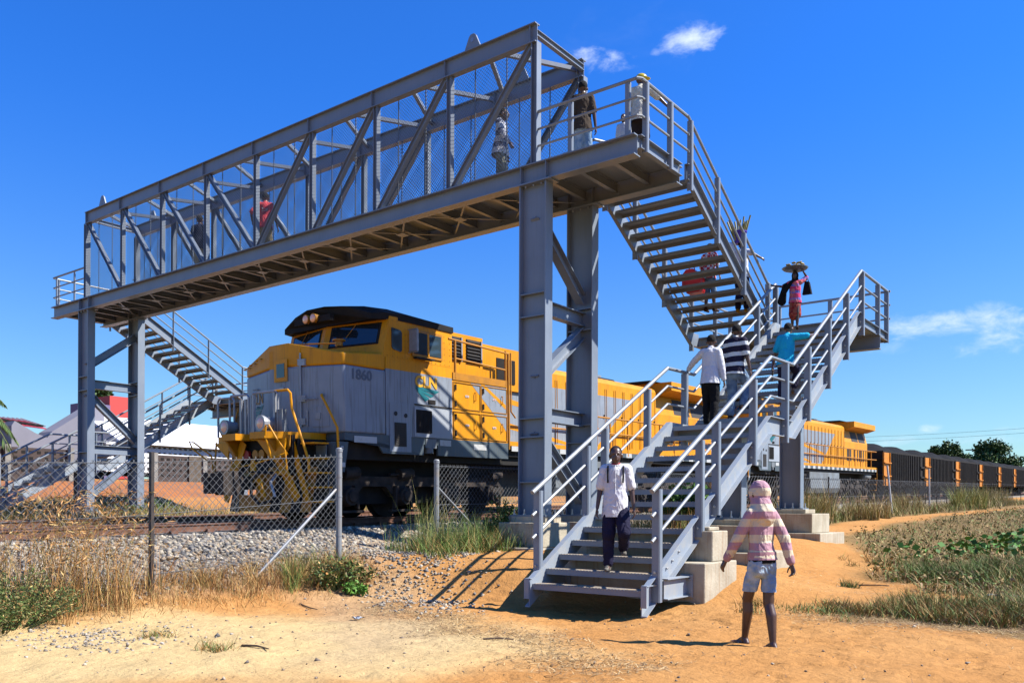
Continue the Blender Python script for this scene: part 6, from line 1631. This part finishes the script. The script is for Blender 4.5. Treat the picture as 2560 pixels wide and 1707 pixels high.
    def part(nm, mb_, m_, v=None, sm=3, cuts=()):
        o = bake(nm, mb_, m_, tuple(org), body, v or vox, sm, cuts=cuts)
        if nm in ('shirt', 'trousers', 'shorts', 'jumper', 'hood', 'skirt') and fold > 0:      # cloth folds in the surface itself
            me = o.data; nv = len(me.vertices); co = np.empty(nv*3); no = np.empty(nv*3); me.vertices.foreach_get('co', co); me.vertices.foreach_get('normal', no)
            co = co.reshape(-1, 3); no = no.reshape(-1, 3); sq = .55 if nm in ('shirt', 'jumper') else 1.15
            for i in range(nv):
                q = Vector((co[i, 0]*9, co[i, 1]*9, co[i, 2]*9*sq)); w_ = noise.noise(q+Vector((3, 5, 1))); d_ = (1-abs(noise.noise(q*1.3+Vector((w_, w_, -w_))*1.4))*2.4)
                co[i] += no[i]*(fold*H*(d_*.55+w_*.5))
            me.vertices.foreach_set('co', co.ravel()); me.update()
        return o
    g = .011*fit
    # trousers / shorts / skirt
    mb = MB(); cap(mb, T(0, 0, .50), T(0, 0, .575), (.088)*H*build, (.083)*H*build, .70, Rr)
    if skirt:
        cap(mb, T(0, 0, .50), P(0, .0, blen), .088*H, .105*H, .8, Rr); 
    else:
        for i in (0, 1): leg(mb, i, g*(.55 if blen < 1.2 else 1), blen+(.12 if blen < 1.2 else 0), .004 if blen < 1.2 else .007)
        for i in (0, 1): cap(mb, T(LR[i]*.034, -.012, .515), T(LR[i]*.040, -.008, .475), .052*H*build, .050*H*build)
    part('trousers' if not skirt and blen > 1.2 else ('skirt' if skirt else 'shorts'), mb, bottom, cuts=([(P(0, 0, hipz-.238*blen-.018), -U)] if (not skirt and blen < 1.2) else [])+[(T(0, 0, .50+max(hem, 0)+.02), tax)])
    if not skirt and blen > 1.2: 
        mb = MB(); cap(mb, T(0, 0, .573), T(0, 0, .583), .086*H*build, .086*H*build, .72, Rr); 
    # top
    mb = MB(); torso(mb, g+.003)
    cap(mb, T(0, -.003, .475+hem), T(0, 0, .60), (.110)*H*build*fit**.3, (.092)*H*build*fit**.3, .84 if hem < -.02 else .76, Rr)
    for i in (0, 1): arm(mb, i, g*.9+(.005 if sleeve < 1.2 else .001), sleeve)
    if hood:
        cap(mb, T(0, -.02, .80), T(0, -.004, .86), .075*H, .062*H, .95, Rr)
    part('shirt' if not hood else 'jumper', mb, top, cuts=[(T(0, 0, .478+hem), -tax)])
    if hood:
        mb = MB(); mb.ell(hc-HF*.010*H+HU*.008*H, (.056*H, .066*H, .074*H), 18, 12, rot=Mh); cap(mb, hc-HU*.03*H-HF*.01*H, T(0, -.012, .845), .054*H, .060*H, 1.0); part('hood', mb, hood)
        mb = MB(); cap(mb, T(0, 0, .47+hem), T(0, 0, .52+hem), (.108)*H*build, .108*H*build, .76, Rr); part('ribbed_waistband', mb, extra['band'], cuts=[(T(0, 0, .478+hem), -tax), (T(0, 0, .525+hem), tax)])
        mb = MB(); cap(mb, T(0, 0, .47+hem), T(0, 0, .50+hem), .104*H*build, .104*H*build, .75, Rr); part('black_undershirt', mb, extra['under'], cuts=[(T(0, 0, .458+hem), -tax), (T(0, 0, .484+hem), tax)])
        for i in (0, 1):
            mb = MB(); cap(mb, elb[i].lerp(wr[i], .72), elb[i].lerp(wr[i], .93), .0285*H, .0265*H); part('cuff', mb, extra['band'])
    if hair and not hood:
        mb = MB(); mb.ell(hc+HU*.020*Hd-HF*.010*Hd, (.0455*Hd, .052*Hd, .050*Hd), 18, 12, rot=Mh); 
        o_ = part('hair', mb, headcol or HAIR, max(vox*.8, .009), 1)
    if faceon:
        for s_ in LR:
            mb = MB(); mb.ell(hc+HR*(s_*.017*Hd)+HU*.0015*Hd+HF*.0475*Hd, (.0075*Hd, .004*Hd, .0045*Hd), 10, 8, rot=Mh); e = obj('eye', mb, EYEW, body, smooth=True)
            mb = MB(); mb.ell(hc+HR*(s_*.017*Hd)+HU*.0015*Hd+HF*.0512*Hd, (.0034*Hd, .0016*Hd, .0036*Hd), 8, 6, rot=Mh); obj('pupil', mb, BLK, e, smooth=True)
    if shoes is not None:
        for i in (0, 1):
            heel = ank[i]-U*.026*H-F*.02*H; toe = ank[i]-U*.028*H+F*.085*H+Rr*(LR[i]*.012*H)
            if shoes[0] == 'shoe':
                mb = MB(); cap(mb, ank[i]-U*.004*H, heel, .026*H, .023*H); cap(mb, heel, toe, .024*H, .019*H, .85, Rr); cap(mb, ank[i], toe-F*.02*H, .023*H, .017*H)
                s_ = part('shoe', mb, shoes[1]); mb = MB(); q = Vector((0,0,-.0)); cap(mb, heel-U*.014*H, toe-U*.011*H, .024*H, .02*H, .25, Rr); 
            else:
                mb = MB(); z_ = ank[i]-U*.0545*H if False else ank[i]-U*.045*H
                cap(mb, z_-F*.03*H, z_+F*.10*H+Rr*(LR[i]*.012*H), .024*H, .026*H, .22, Rr); part('flip_flop', mb, shoes[1], max(.007, vox*.7), 1)
    return body, dict(wr=wr, hc=hc, T=T, P=P, org=org, Rr=Rr, F=F, H=H, HF=HF, HU=HU, Mh=Mh, shj=shj, elb=elb)

C_WHITE = cloth('white_cotton', (1.0,1.0,1.0), (.92,.92,1.0))
C_NAVY = cloth('navy_trouser_cloth', (.020,.019,.052), (.028,.025,.065))
C_BLACK = cloth('black_cloth', (.012,.012,.014))
C_JEAN = cloth('blue_denim', (.13,.22,.38), (.30,.43,.58), ns=4)
C_JEANL = cloth('pale_worn_denim', (.26,.42,.62), (.60,.74,.84), ns=6)
C_STR = cloth('pink_and_cream_striped_knit', (.66,.38,.44), stripes=(.168, .5, .36, (.98,.84,.60)), wr=.5)
C_BAND = cloth('dusty_pink_rib', (.60,.34,.37), wr=.2)
SHOEG = cloth('grey_trainer', (.26,.24,.20), (.12,.11,.10), ns=30)
SHOEB = cloth('dark_brown_shoe', (.07,.04,.03))
FLIP = cloth('purple_rubber', (.13,.06,.09))

# 1 the hooded person walking away in the foreground
body, J = person('person in a pink and cream striped hooded jumper and denim shorts, on the sand', (6.93, -5.33, -.125), -58, 1.84,
    [(-.03, .13, .0), (.026, -.07, .0)], [(-.165, .15, .50), (.15, -.11, .455)], C_STR, 2.0-.12, C_JEANL, .64, ('flip', FLIP), lean=3, hy=-22, vox=.0085, hood=C_STR, hem=.055, curl=(.45, .75), build=.84, fold=.006,
    group=None, extra=dict(band=C_BAND, under=C_BLACK), barefoot=True, hair=False)
# 2 the schoolboy coming down the lowest steps
body, J = person('person in a white short sleeved shirt and navy trousers coming down the lowest steps', (3.86, -3.24, .48), 152, 1.87,
    [(.055, -.10, .122), (-.055, .09, .0)][::-1] if False else [(-.06, -.085, .121), (.055, .045, .0)], [(-.15, .015, .475), (.15, .03, .475)], C_WHITE, .82, C_NAVY, 1.90, ('shoe', SHOEG), lean=-1, hy=-4, vox=.0085, faceon=True, fit=1.2, hem=-.05, build=1.0, fold=.006)
T = J['T']; o = Vector(J['org'])
for s_ in (-1, 1):
    m = MB(); pts = [o+T(s_*.060, .066, .70), o+T(s_*.062, .064, .76), o+T(s_*.062, .045, .825), o+T(s_*.060, -.01, .853), o+T(s_*.06, -.07, .80), o+T(s_*.05, -.085, .70)]
    m.tube(pts, .014, 6); obj('backpack_strap', m, C_BLACK, body, smooth=True)
m = MB(); m.tube([o+T(math.cos(a)*.037, math.sin(a)*.036+.004, .852-.012*math.sin(a)) for a in np.linspace(0, 2*math.pi, 13)], .013, 6); obj('shirt_collar', m, C_WHITE, body, smooth=True)
m = MB(); m.tube([o+T(math.cos(a)*.033, math.sin(a)*.034+.004, .862-.012*math.sin(a)) for a in np.linspace(.2, math.pi-.2, 8)], .012, 6); obj('red_neckline', m, RED, body, smooth=True)
m = MB(); m.tube([o+T(.0, .078, z) for z in (.84, .78, .70, .62, .52)], .007, 5); obj('button_placket', m, C_WHITE, body, smooth=True)
m = MB(); w = o+J['wr'][1]+Vector((0,0,-.09)); m.bar(w+Vector((-.01,0,-.04)), w+Vector((.02,-.02,.05)), .03, .012, (0,1,0)); tag(obj('white_note', m, WHITE, None, origin=tuple(w)), 'small white object in the hand of the person coming down the steps', 'paper')
# 3 white long sleeved shirt, hand on the rail
body, J = person('person in a white long sleeved shirt and black trousers holding the left handrail', (3.22, 1.5, 3.045), -8, 1.84,
    [(-.045, .035, .0), (.05, -.05, .0)], [(-.335, .21, .645), (.15, .02, .46)], C_WHITE, 1.93, C_BLACK, 1.92, ('shoe', C_BLACK), lean=3, hy=-15, vox=.011, fit=1.1)
# 4 striped polo and jeans
C_POLO = cloth('navy_and_white_striped_cotton', (.030,.025,.055), stripes=(.205, .60, .25, (.95,1.0,1.0)))
body, J = person('person in a navy and white striped polo shirt and jeans climbing the stairs', (3.38, 2.33, 3.26), 6, 1.96,
    [(-.05, .01, .0), (.05, .07, .105)], [(-.16, .06, .46), (.165, .03, .48)], C_POLO, .85, C_JEAN, 1.92, ('shoe', SHOEB), lean=4, hy=-20, vox=.011, fit=1.1, build=1.05)
# 5 turquoise shirt, leaning and pulling himself up by the rail
C_TURQ = cloth('turquoise_cotton', (.02,.62,1.0), (.03,.72,1.0))
body, J = person('person in a turquoise T-shirt climbing with one arm stretched to the handrail', (4.2, 3.0, 3.58), 2, 1.70,
    [(-.06, .0, .0), (.05, .12, .135)], [(-.19, .04, .44), (.276, .225, .835)], C_TURQ, .88, C_NAVY, 1.78, ('shoe', cloth('tan_sandal', (.25,.15,.08))), lean=9, hy=0, vox=.011, fit=1.1)
T = J['T']; o = Vector(J['org']); m = MB(); cap(m, T(0,0,.46), T(0,0,.50), .172, .172, .74, J['Rr']); 
bake('grey_shirt_hem', m, cloth('pale_grey_cotton', (.45,.47,.46)), tuple(o), body, .012, 2, cuts=[(T(0,0,.44), Vector((0,0,-1)))])
w = o+J['wr'][0]; m = MB(); m.bar(w+Vector((-.02,.02,-.10)), w+Vector((-.02,.05,.16)), .05, .02, (0,1,0), 0); m.bar(w+Vector((-.02,0,-.36)), w+Vector((-.02,.02,-.101)), .035, .015, (0,1,0), 1)
tag(obj('blue_handled_tool', m, [mat('blue_plastic', (.01,.13,.55), rough=.4), BARK], None, origin=tuple(w)), 'blue handled tool carried by the person in the turquoise shirt', 'hand tool')
# 6 girl with a tray on her head
C_PINK = cloth('pink_patterned_top', (.80,.05,.20), stripes=(.17, .62, .3, (.20,.22,.75)), c2=(.90,.30,.26), ns=11)
C_REDS = cloth('red_patterned_skirt', (.42,.02,.025), c2=(.55,.16,.10), stripes=(.12, .7, .1, (.25,.02,.03)), ns=16)
body, J = person('person in a red skirt and black shawl carrying a tray on the head', (3.2, 6.42, 5.80), 165, 1.43,
    [(-.04, .06, -.04), (.04, -.03, .0)], [(-.13, .02, .985), (.34, -.05, .80)], C_PINK, .9, C_REDS, .27, ('shoe', SHOEB), lean=0, hy=5, vox=.011, skirt=True, faceon=True)
o = Vector(J['org']); hc = o+J['hc']; T = J['T']; tz_ = hc.z+.105
m = MB(); m.ell(J['hc']-J['HF']*.012, (.085, .09, .105), 16, 10, rot=J['Mh']); cap(m, J['hc']-Vector((0,0,.04)), T(0,-.01,.84), .075, .085); cap(m, T(.0,-.03,.83), T(.17,-.02,.78), .07, .05); cap(m, T(.17,-.02,.78), T(.22,-.06,.52), .055, .11, .5, J['Rr']); cap(m, T(.05,.06,.82), T(.17,.02,.66), .04, .06)
bake('headscarf_and_shawl', m, C_BLACK, tuple(o), body, .012, 3)
m = MB(); fcp = J['hc']+J['HF']*.04; m.ell(o+fcp-Vector((0,0,.012)), (.052,.045,.062), 14, 10); obj('face', m, SKIN, body, smooth=True)
m = MB()
for i, (r_, z_) in enumerate(((.13, 0), (.30, .045))): pass
n = 22; prof = [(0, 0), (.16, 0), (.27, .035), (.315, .075), (.305, .08), (.262, .045), (.15, .012), (0, .012)]
for r_, z_ in prof:
    for j in range(n): a = 2*math.pi*j/n; m.v.append((hc.x+max(r_, .001)*math.cos(a), hc.y+max(r_, .001)*math.sin(a), tz_+z_))
for i in range(len(prof)-1):
    for j in range(n): j2 = (j+1) % n; m.f.append((i*n+j, i*n+j2, (i+1)*n+j2, (i+1)*n+j)); m.m.append(0)
tag(obj('round_tray', m, mat('worn_metal_tray', (.24,.23,.22), (.15,.14,.13), rough=.4, metal=.5, nscale=9), None, smooth=True, origin=(hc.x, hc.y, tz_)), 'round metal tray balanced on the head of the person in the black shawl', 'tray')
BAN = mat('ripe_banana_skin', (.55,.38,.05), (.40,.30,.08), rough=.6, nscale=20)
for k in range(13):
    a = k*2.4; r_ = .06+.17*((k*37) % 10)/10; cx, cy = hc.x+r_*math.cos(a), hc.y+r_*math.sin(a); th = k*1.3; m = MB(); zz = tz_+.06+.045*((k*13) % 3)
    m.tube([(cx-.07*math.cos(th), cy-.07*math.sin(th), zz), (cx-.03*math.cos(th), cy-.03*math.sin(th), zz+.022), (cx+.03*math.cos(th), cy+.03*math.sin(th), zz+.026), (cx+.07*math.cos(th), cy+.07*math.sin(th), zz+.05)], [.013, .028, .028, .010], 7)
    tag(obj('banana', m, BAN, None, smooth=True, origin=(cx, cy, zz)), 'ripe banana heaped on the round metal tray', 'fruit', 'bananas on the tray')
m = MB(); sh = o+T(-.13, .0, .80); 
sh = o+J['elb'][0]; m.prism([(sh.x-.10, sh.z-.42), (sh.x+.12, sh.z-.42), (sh.x+.06, sh.z-.12), (sh.x-.04, sh.z-.10)], 'Y', sh.y-.05, sh.y+.05); m.tube([(sh.x-.03, sh.y, sh.z-.11), (sh.x, sh.y, sh.z+.03), (sh.x+.04, sh.y, sh.z-.11)], .010, 6)
tag(obj('black_handbag', m, C_BLACK, None, origin=(sh.x, sh.y, sh.z-.4)), 'black handbag hanging from the raised arm of the person with the tray', 'handbag')
# 7 white shirt with a purple bucket of sugar cane
body, J = person('person in a white shirt under a purple bucket of cane', (2.06, 5.85, 6.30), 8, 1.78,
    [(-.05, .0, .0), (.05, .07, -.10)], [(-.05, .02, 1.0), (.275, .03, .70)], C_WHITE, .9, C_NAVY, 1.9, ('shoe', cloth('ochre_sandal', (.45,.25,.03))), lean=0, vox=.012, fit=1.3)
o = Vector(J['org']); hc = o+J['hc']; bz = hc.z+.06; bx, by = hc.x-.06, hc.y
m = MB(); m.tube([(bx, by, bz-.02), (bx, by, bz+.27)], [.125, .165], 20); m.tube([(bx, by, bz+.25), (bx, by, bz+.285)], .175, 20)
tag(obj('purple_bucket', m, mat('purple_plastic', (.10,.025,.42), rough=.35), None, origin=(bx, by, bz)), 'purple plastic bucket carried on the head up on the far flight of stairs', 'bucket')
CANE = mat('sugar_cane', (.42,.34,.07), (.25,.25,.06), rough=.6, nscale=14)
for k in range(13):
    a = k*2.4; r_ = .03+.10*((k*7) % 10)/10; L_ = .42+.05*((k*3) % 5); dx, dy = math.cos(a)*r_*1.8, math.sin(a)*r_*1.8
    m = MB(); p0 = Vector((bx+math.cos(a)*r_, by+math.sin(a)*r_, bz+.05)); p1 = p0+Vector((dx, dy, L_)); m.tube([p0.lerp(p1, q/4) for q in range(5)], [.022, .021, .022, .020, .021], 7)
    tag(obj('sugar_cane', m, CANE, None, origin=tuple(p0)), 'cut stick of sugar cane standing in the purple bucket', 'sugar cane', 'sugar cane in the bucket')
# 8 red checked shirt carrying red canisters
C_CHK = cloth('red_checked_cotton', (.75,.05,.06), check=(13, (.95,.9,.85)))
body, J = person('person in a red checked shirt and denim shorts carrying red canisters', (1.22, 5.8, 6.42), 10, 1.72,
    [(-.05, .0, .0), (.05, .09, -.10)], [(-.19, .08, .47), (.17, .02, .50)], C_CHK, .9, C_JEAN, .95, ('shoe', SHOEB), lean=3, vox=.012, fit=1.3)
o = Vector(J['org'])
PRED = mat('red_plastic', (1.0,.03,.03), (.85,.02,.02), rough=.35, nscale=3)
for i, (dx, dy, dz, lab) in enumerate(((-.42, -.1, .62, 'larger red plastic canister carried low beside the checked shirt'), (-.22, -.28, .42, 'lower red plastic canister beside the denim shorts of the person in the checked shirt'))):
    c = o+Vector((dx, dy, dz)); t = thing('red_canister', lab, 'canister', tuple(c), group='red canisters')
    m = MB(); m.prism([(c.x-.19, c.z), (c.x+.17, c.z), (c.x+.19, c.z+.05), (c.x+.19, c.z+.36), (c.x+.08, c.z+.46), (c.x-.1, c.z+.46), (c.x-.21, c.z+.34), (c.x-.21, c.z+.05)], 'Y', c.y-.13, c.y+.13); obj('body', m, PRED, t)
    m = MB(); m.tube([(c.x-.08, c.y, c.z+.45), (c.x-.06, c.y, c.z+.53), (c.x+.06, c.y, c.z+.53), (c.x+.08, c.y, c.z+.45)], .018, 6); obj('handle', m, PRED, t)
# 9 brown T-shirt, standing on the landing with the back to the camera
C_BROWN = cloth('brown_cotton', (.085,.060,.042), (.10,.072,.05))
body, J = person('person in a brown T-shirt and faded jeans standing at the end of the truss', (.50, 1.02, 8.55), -32, 1.99,
    [(-.05, .0, .0), (.05, .0, .0)], [(-.145, .0, .455), (.145, .0, .455)], C_BROWN, .85, C_JEANL, 1.92, ('shoe', SHOEB), lean=0, vox=.012, fit=1.1, build=.95)
T = J['T']; m = MB(); cap(m, T(0, 0, .530), T(0, 0, .540), .088*1.99, .088*1.99, .74, J['Rr']); bake('red_belt', m, RED, J['org'], body, .012, 1)
# 10 yellow helmet on the landing
body, J = person('person in a yellow helmet and pale checked shirt at the corner of the upper landing', (1.82, 1.12, 8.55), -10, 1.80,
    [(-.05, .0, .0), (.05, .04, .0)], [(-.15, .0, .46), (.30, .16, .60)], cloth('pale_checked_shirt', (.85,.79,.62), check=(16, (.95,.90,.74))), .9, cloth('dark_brown_trousers', (.05,.035,.03)), 1.92, ('shoe', SHOEB), lean=3, hy=60, vox=.012, fit=1.25, hair=False, hem=-.05)
m = MB(); o = Vector(J['org']); Mh = J['Mh']; m.ell(o+J['hc']+Vector((0,0,.055)), (.105, .12, .085), 18, 10, rot=Mh); m.ell(o+J['hc']+Vector((0,0,.04))+J['HF']*.05, (.105, .14, .014), 18, 6, rot=Mh)
obj('yellow_helmet', m, mat('yellow_helmet_plastic', (.78,.62,.04), rough=.3), body, smooth=True)
# 11 child
body, J = person('small person in a white top on the upper landing, only head and shoulders showing', (1.20, 1.55, 8.55), 172, 1.28,
    [(-.05, .0, .0), (.05, .0, .0)], [(-.13, .03, .46), (.13, .03, .46)], C_WHITE, .9, C_NAVY, 1.9, ('shoe', SHOEB), lean=0, vox=.012, faceon=True, fit=1.2)
# 12 - 14 on the span
C_SWE = cloth('blue_and_white_banded_sweater', (.07,.085,.16), stripes=(.26, .5, .0, (1.0,1.0,1.0)), c2=(.60,.62,.72), ns=12)
body, J = person('person in a blue and white banded sweater walking inside the mesh', (-1.66, .92, 8.55), 72, 1.97,
    [(-.04, -.06, .0), (.04, .07, .0)], [(-.15, .03, .47), (.14, .17, .50)], C_SWE, 1.9, cloth('khaki_patterned_cloth', (.22,.22,.17), (.36,.35,.28), ns=14), 1.92, ('shoe', SHOEB), lean=3, vox=.012, fit=1.3, hem=-.03)
body, J = person('person in a red T-shirt and khaki trousers near the middle of the span', (-10.34, .92, 8.55), -45, 1.99,
    [(-.05, .0, .0), (.05, .03, .0)], [(-.20, .10, .60), (.18, .02, .48)], cloth('faded_red_cotton', (.75,.07,.09), (.85,.12,.14)), .9, cloth('khaki_cloth', (.42,.34,.20), (.36,.29,.17)), 1.9, ('shoe', SHOEB), lean=3, vox=.014, fit=1.1)
T = J['T']; o = Vector(J['org']); m = MB()
for k in range(4): m.bar(o+T(-.035+.02*k, -.074, .745-.01*k), o+T(-.02+.02*k, -.074, .725+.015*(k % 2)), .02, .006, J['F']); 
m.bar(o+T(-.04, -.075, .70), o+T(.04, -.075, .705), .014, .006, J['F']); obj('pale_back_print', m, WHITE, body)
body, J = person('person in a dark navy T-shirt and khaki shorts at the left end of the span', (-13.68, .92, 8.55), -30, 2.0,
    [(-.05, .0, .0), (.05, .02, .0)], [(-.15, .03, .47), (.15, .03, .47)], cloth('dark_navy_cotton', (.025,.03,.06)), .9, cloth('khaki_cloth_light', (.50,.42,.26)), 1.1, ('shoe', SHOEB), lean=0, vox=.014, fit=1.15)
# ------------------------------------------------------------------ pieces that lie apart become parts of their own
SPLIT = {'rivet','pilot_gusset','pilot_brace','foot_bracket','door_handle','axle_box','brake_cylinder','grab_iron','latch','hinge','pilot_bracket','buffer_lamp','side_window','reflector','railing_post',
         'step','rear_step','anchor_bolt','head_bolt','splice_bolt','landing_rail','vent','orange_panel','rib','panel_flange','end_rib','ladder_frame','wiper','step_handrail','grab_rail','platform_gate','brake_hose','bogie','grey_livery',
         'yellow_livery_stripe','wind_brace','skirt','gangway_rail','wing_mirror','trim','warning_label','roof_rail','air_reservoir','shade','equipment_cabinet','end_locker','wall_opening_group','step_well_plate','sill_reflector'}
def clusters(me):
    n = len(me.vertices); par = list(range(n))
    def find(a):
        while par[a] != a: par[a] = par[par[a]]; a = par[a]
        return a
    for e in me.edges:
        a, b = find(e.vertices[0]), find(e.vertices[1])
        if a != b: par[a] = b
    comp = {}
    for i in range(n): comp.setdefault(find(i), []).append(i)
    comps = list(comp.values()); bb = []
    co = np.empty(n*3); me.vertices.foreach_get('co', co); co = co.reshape(-1, 3)
    for c in comps: q = co[c]; bb.append([q.min(0)-.012, q.max(0)+.012])
    k = len(comps); p2 = list(range(k))
    def f2(a):
        while p2[a] != a: p2[a] = p2[p2[a]]; a = p2[a]
        return a
    for i in range(k):
        for j in range(i+1, k):
            if (bb[i][0] <= bb[j][1]).all() and (bb[j][0] <= bb[i][1]).all():
                a, b = f2(i), f2(j)
                if a != b: p2[a] = b
    g = {}
    for i in range(k): g.setdefault(f2(i), []).extend(comps[i])
    return [set(v) for v in g.values()]
cache = {}
for o in list(scene.objects):
    if o.type != 'MESH' or o.parent is None: continue
    nm = o.name.split('.')[0]
    if nm not in SPLIT or len(o.data.vertices) > 4000: continue
    key = o.data.name
    if key not in cache:
        cl = clusters(o.data); res = None
        if 1 < len(cl) <= 60:
            res = []
            for c in cl:
                bm = bmesh.new(); bm.from_mesh(o.data); bm.verts.ensure_lookup_table()
                bmesh.ops.delete(bm, geom=[v for v in bm.verts if v.index not in c], context='VERTS')
                me = bpy.data.meshes.new(nm); bm.to_mesh(me); bm.free()
                for m_ in o.data.materials: me.materials.append(m_)
                res.append(me)
        cache[key] = res
    res = cache[key]
    if not res: continue
    kids = list(o.children)
    for i, me in enumerate(res):
        if i == 0: first = me; continue
        c = o.copy(); c.data = me; COL.objects.link(c); c.parent = o.parent
    o.data = res[0]
# ------------------------------------------------------------------ reflectance calibration for the exposure above
KEEP = {'dark_brown_skin': 1.25, 'painted_steel': .78, 'painted_steel_dusty': .82, 'handrail_paint': .66, 'zinc_bolt': .8, 'lamp_glass': 1, 'dark_glass': 1, 'eye_white': 1, 'loco_yellow_paint': .72, 'loco_grey_paint': .74, 'pale_grey_panel': .72,
        'white_roof_sheet': .8, 'white_wall_paint': .85, 'plant': .78}
for m_ in bpy.data.materials:
    if not m_.use_nodes: continue
    k = KEEP.get(m_.name, .56); t_ = m_.node_tree
    def sc(inp): c = inp.default_value; inp.default_value = (c[0]*k, c[1]*k, c[2]*k, 1)
    for n in list(t_.nodes):
        if n.type == 'BSDF_PRINCIPLED' and not n.inputs['Base Color'].is_linked: sc(n.inputs['Base Color'])
        elif n.type == 'MIX' and n.data_type == 'RGBA' and n.blend_type == 'MIX':
            for q in ('A', 'B'):
                i_ = [x for x in n.inputs if x.name == q and x.type == 'RGBA'][0]
                if not i_.is_linked: sc(i_)
        elif n.type == 'TEX_CHECKER': sc(n.inputs['Color1']); sc(n.inputs['Color2'])
        elif n.type == 'ATTRIBUTE':
            x = t_.nodes.new('ShaderNodeVectorMath'); x.operation = 'SCALE'; x.inputs['Scale'].default_value = k
            tg = [l.to_socket for l in n.outputs['Color'].links]
            t_.links.new(n.outputs['Color'], x.inputs[0])
            for s_ in tg: t_.links.new(x.outputs[0], s_)
# ------------------------------------------------------------------ overall scale (1 unit = 0.86 m)
for o in list(scene.objects):
    if o.parent is None and o.type in ('MESH', 'EMPTY', 'CURVE'):
        o.location = o.location*SC
        o.scale = (o.scale[0]*SC, o.scale[1]*SC, o.scale[2]*SC)
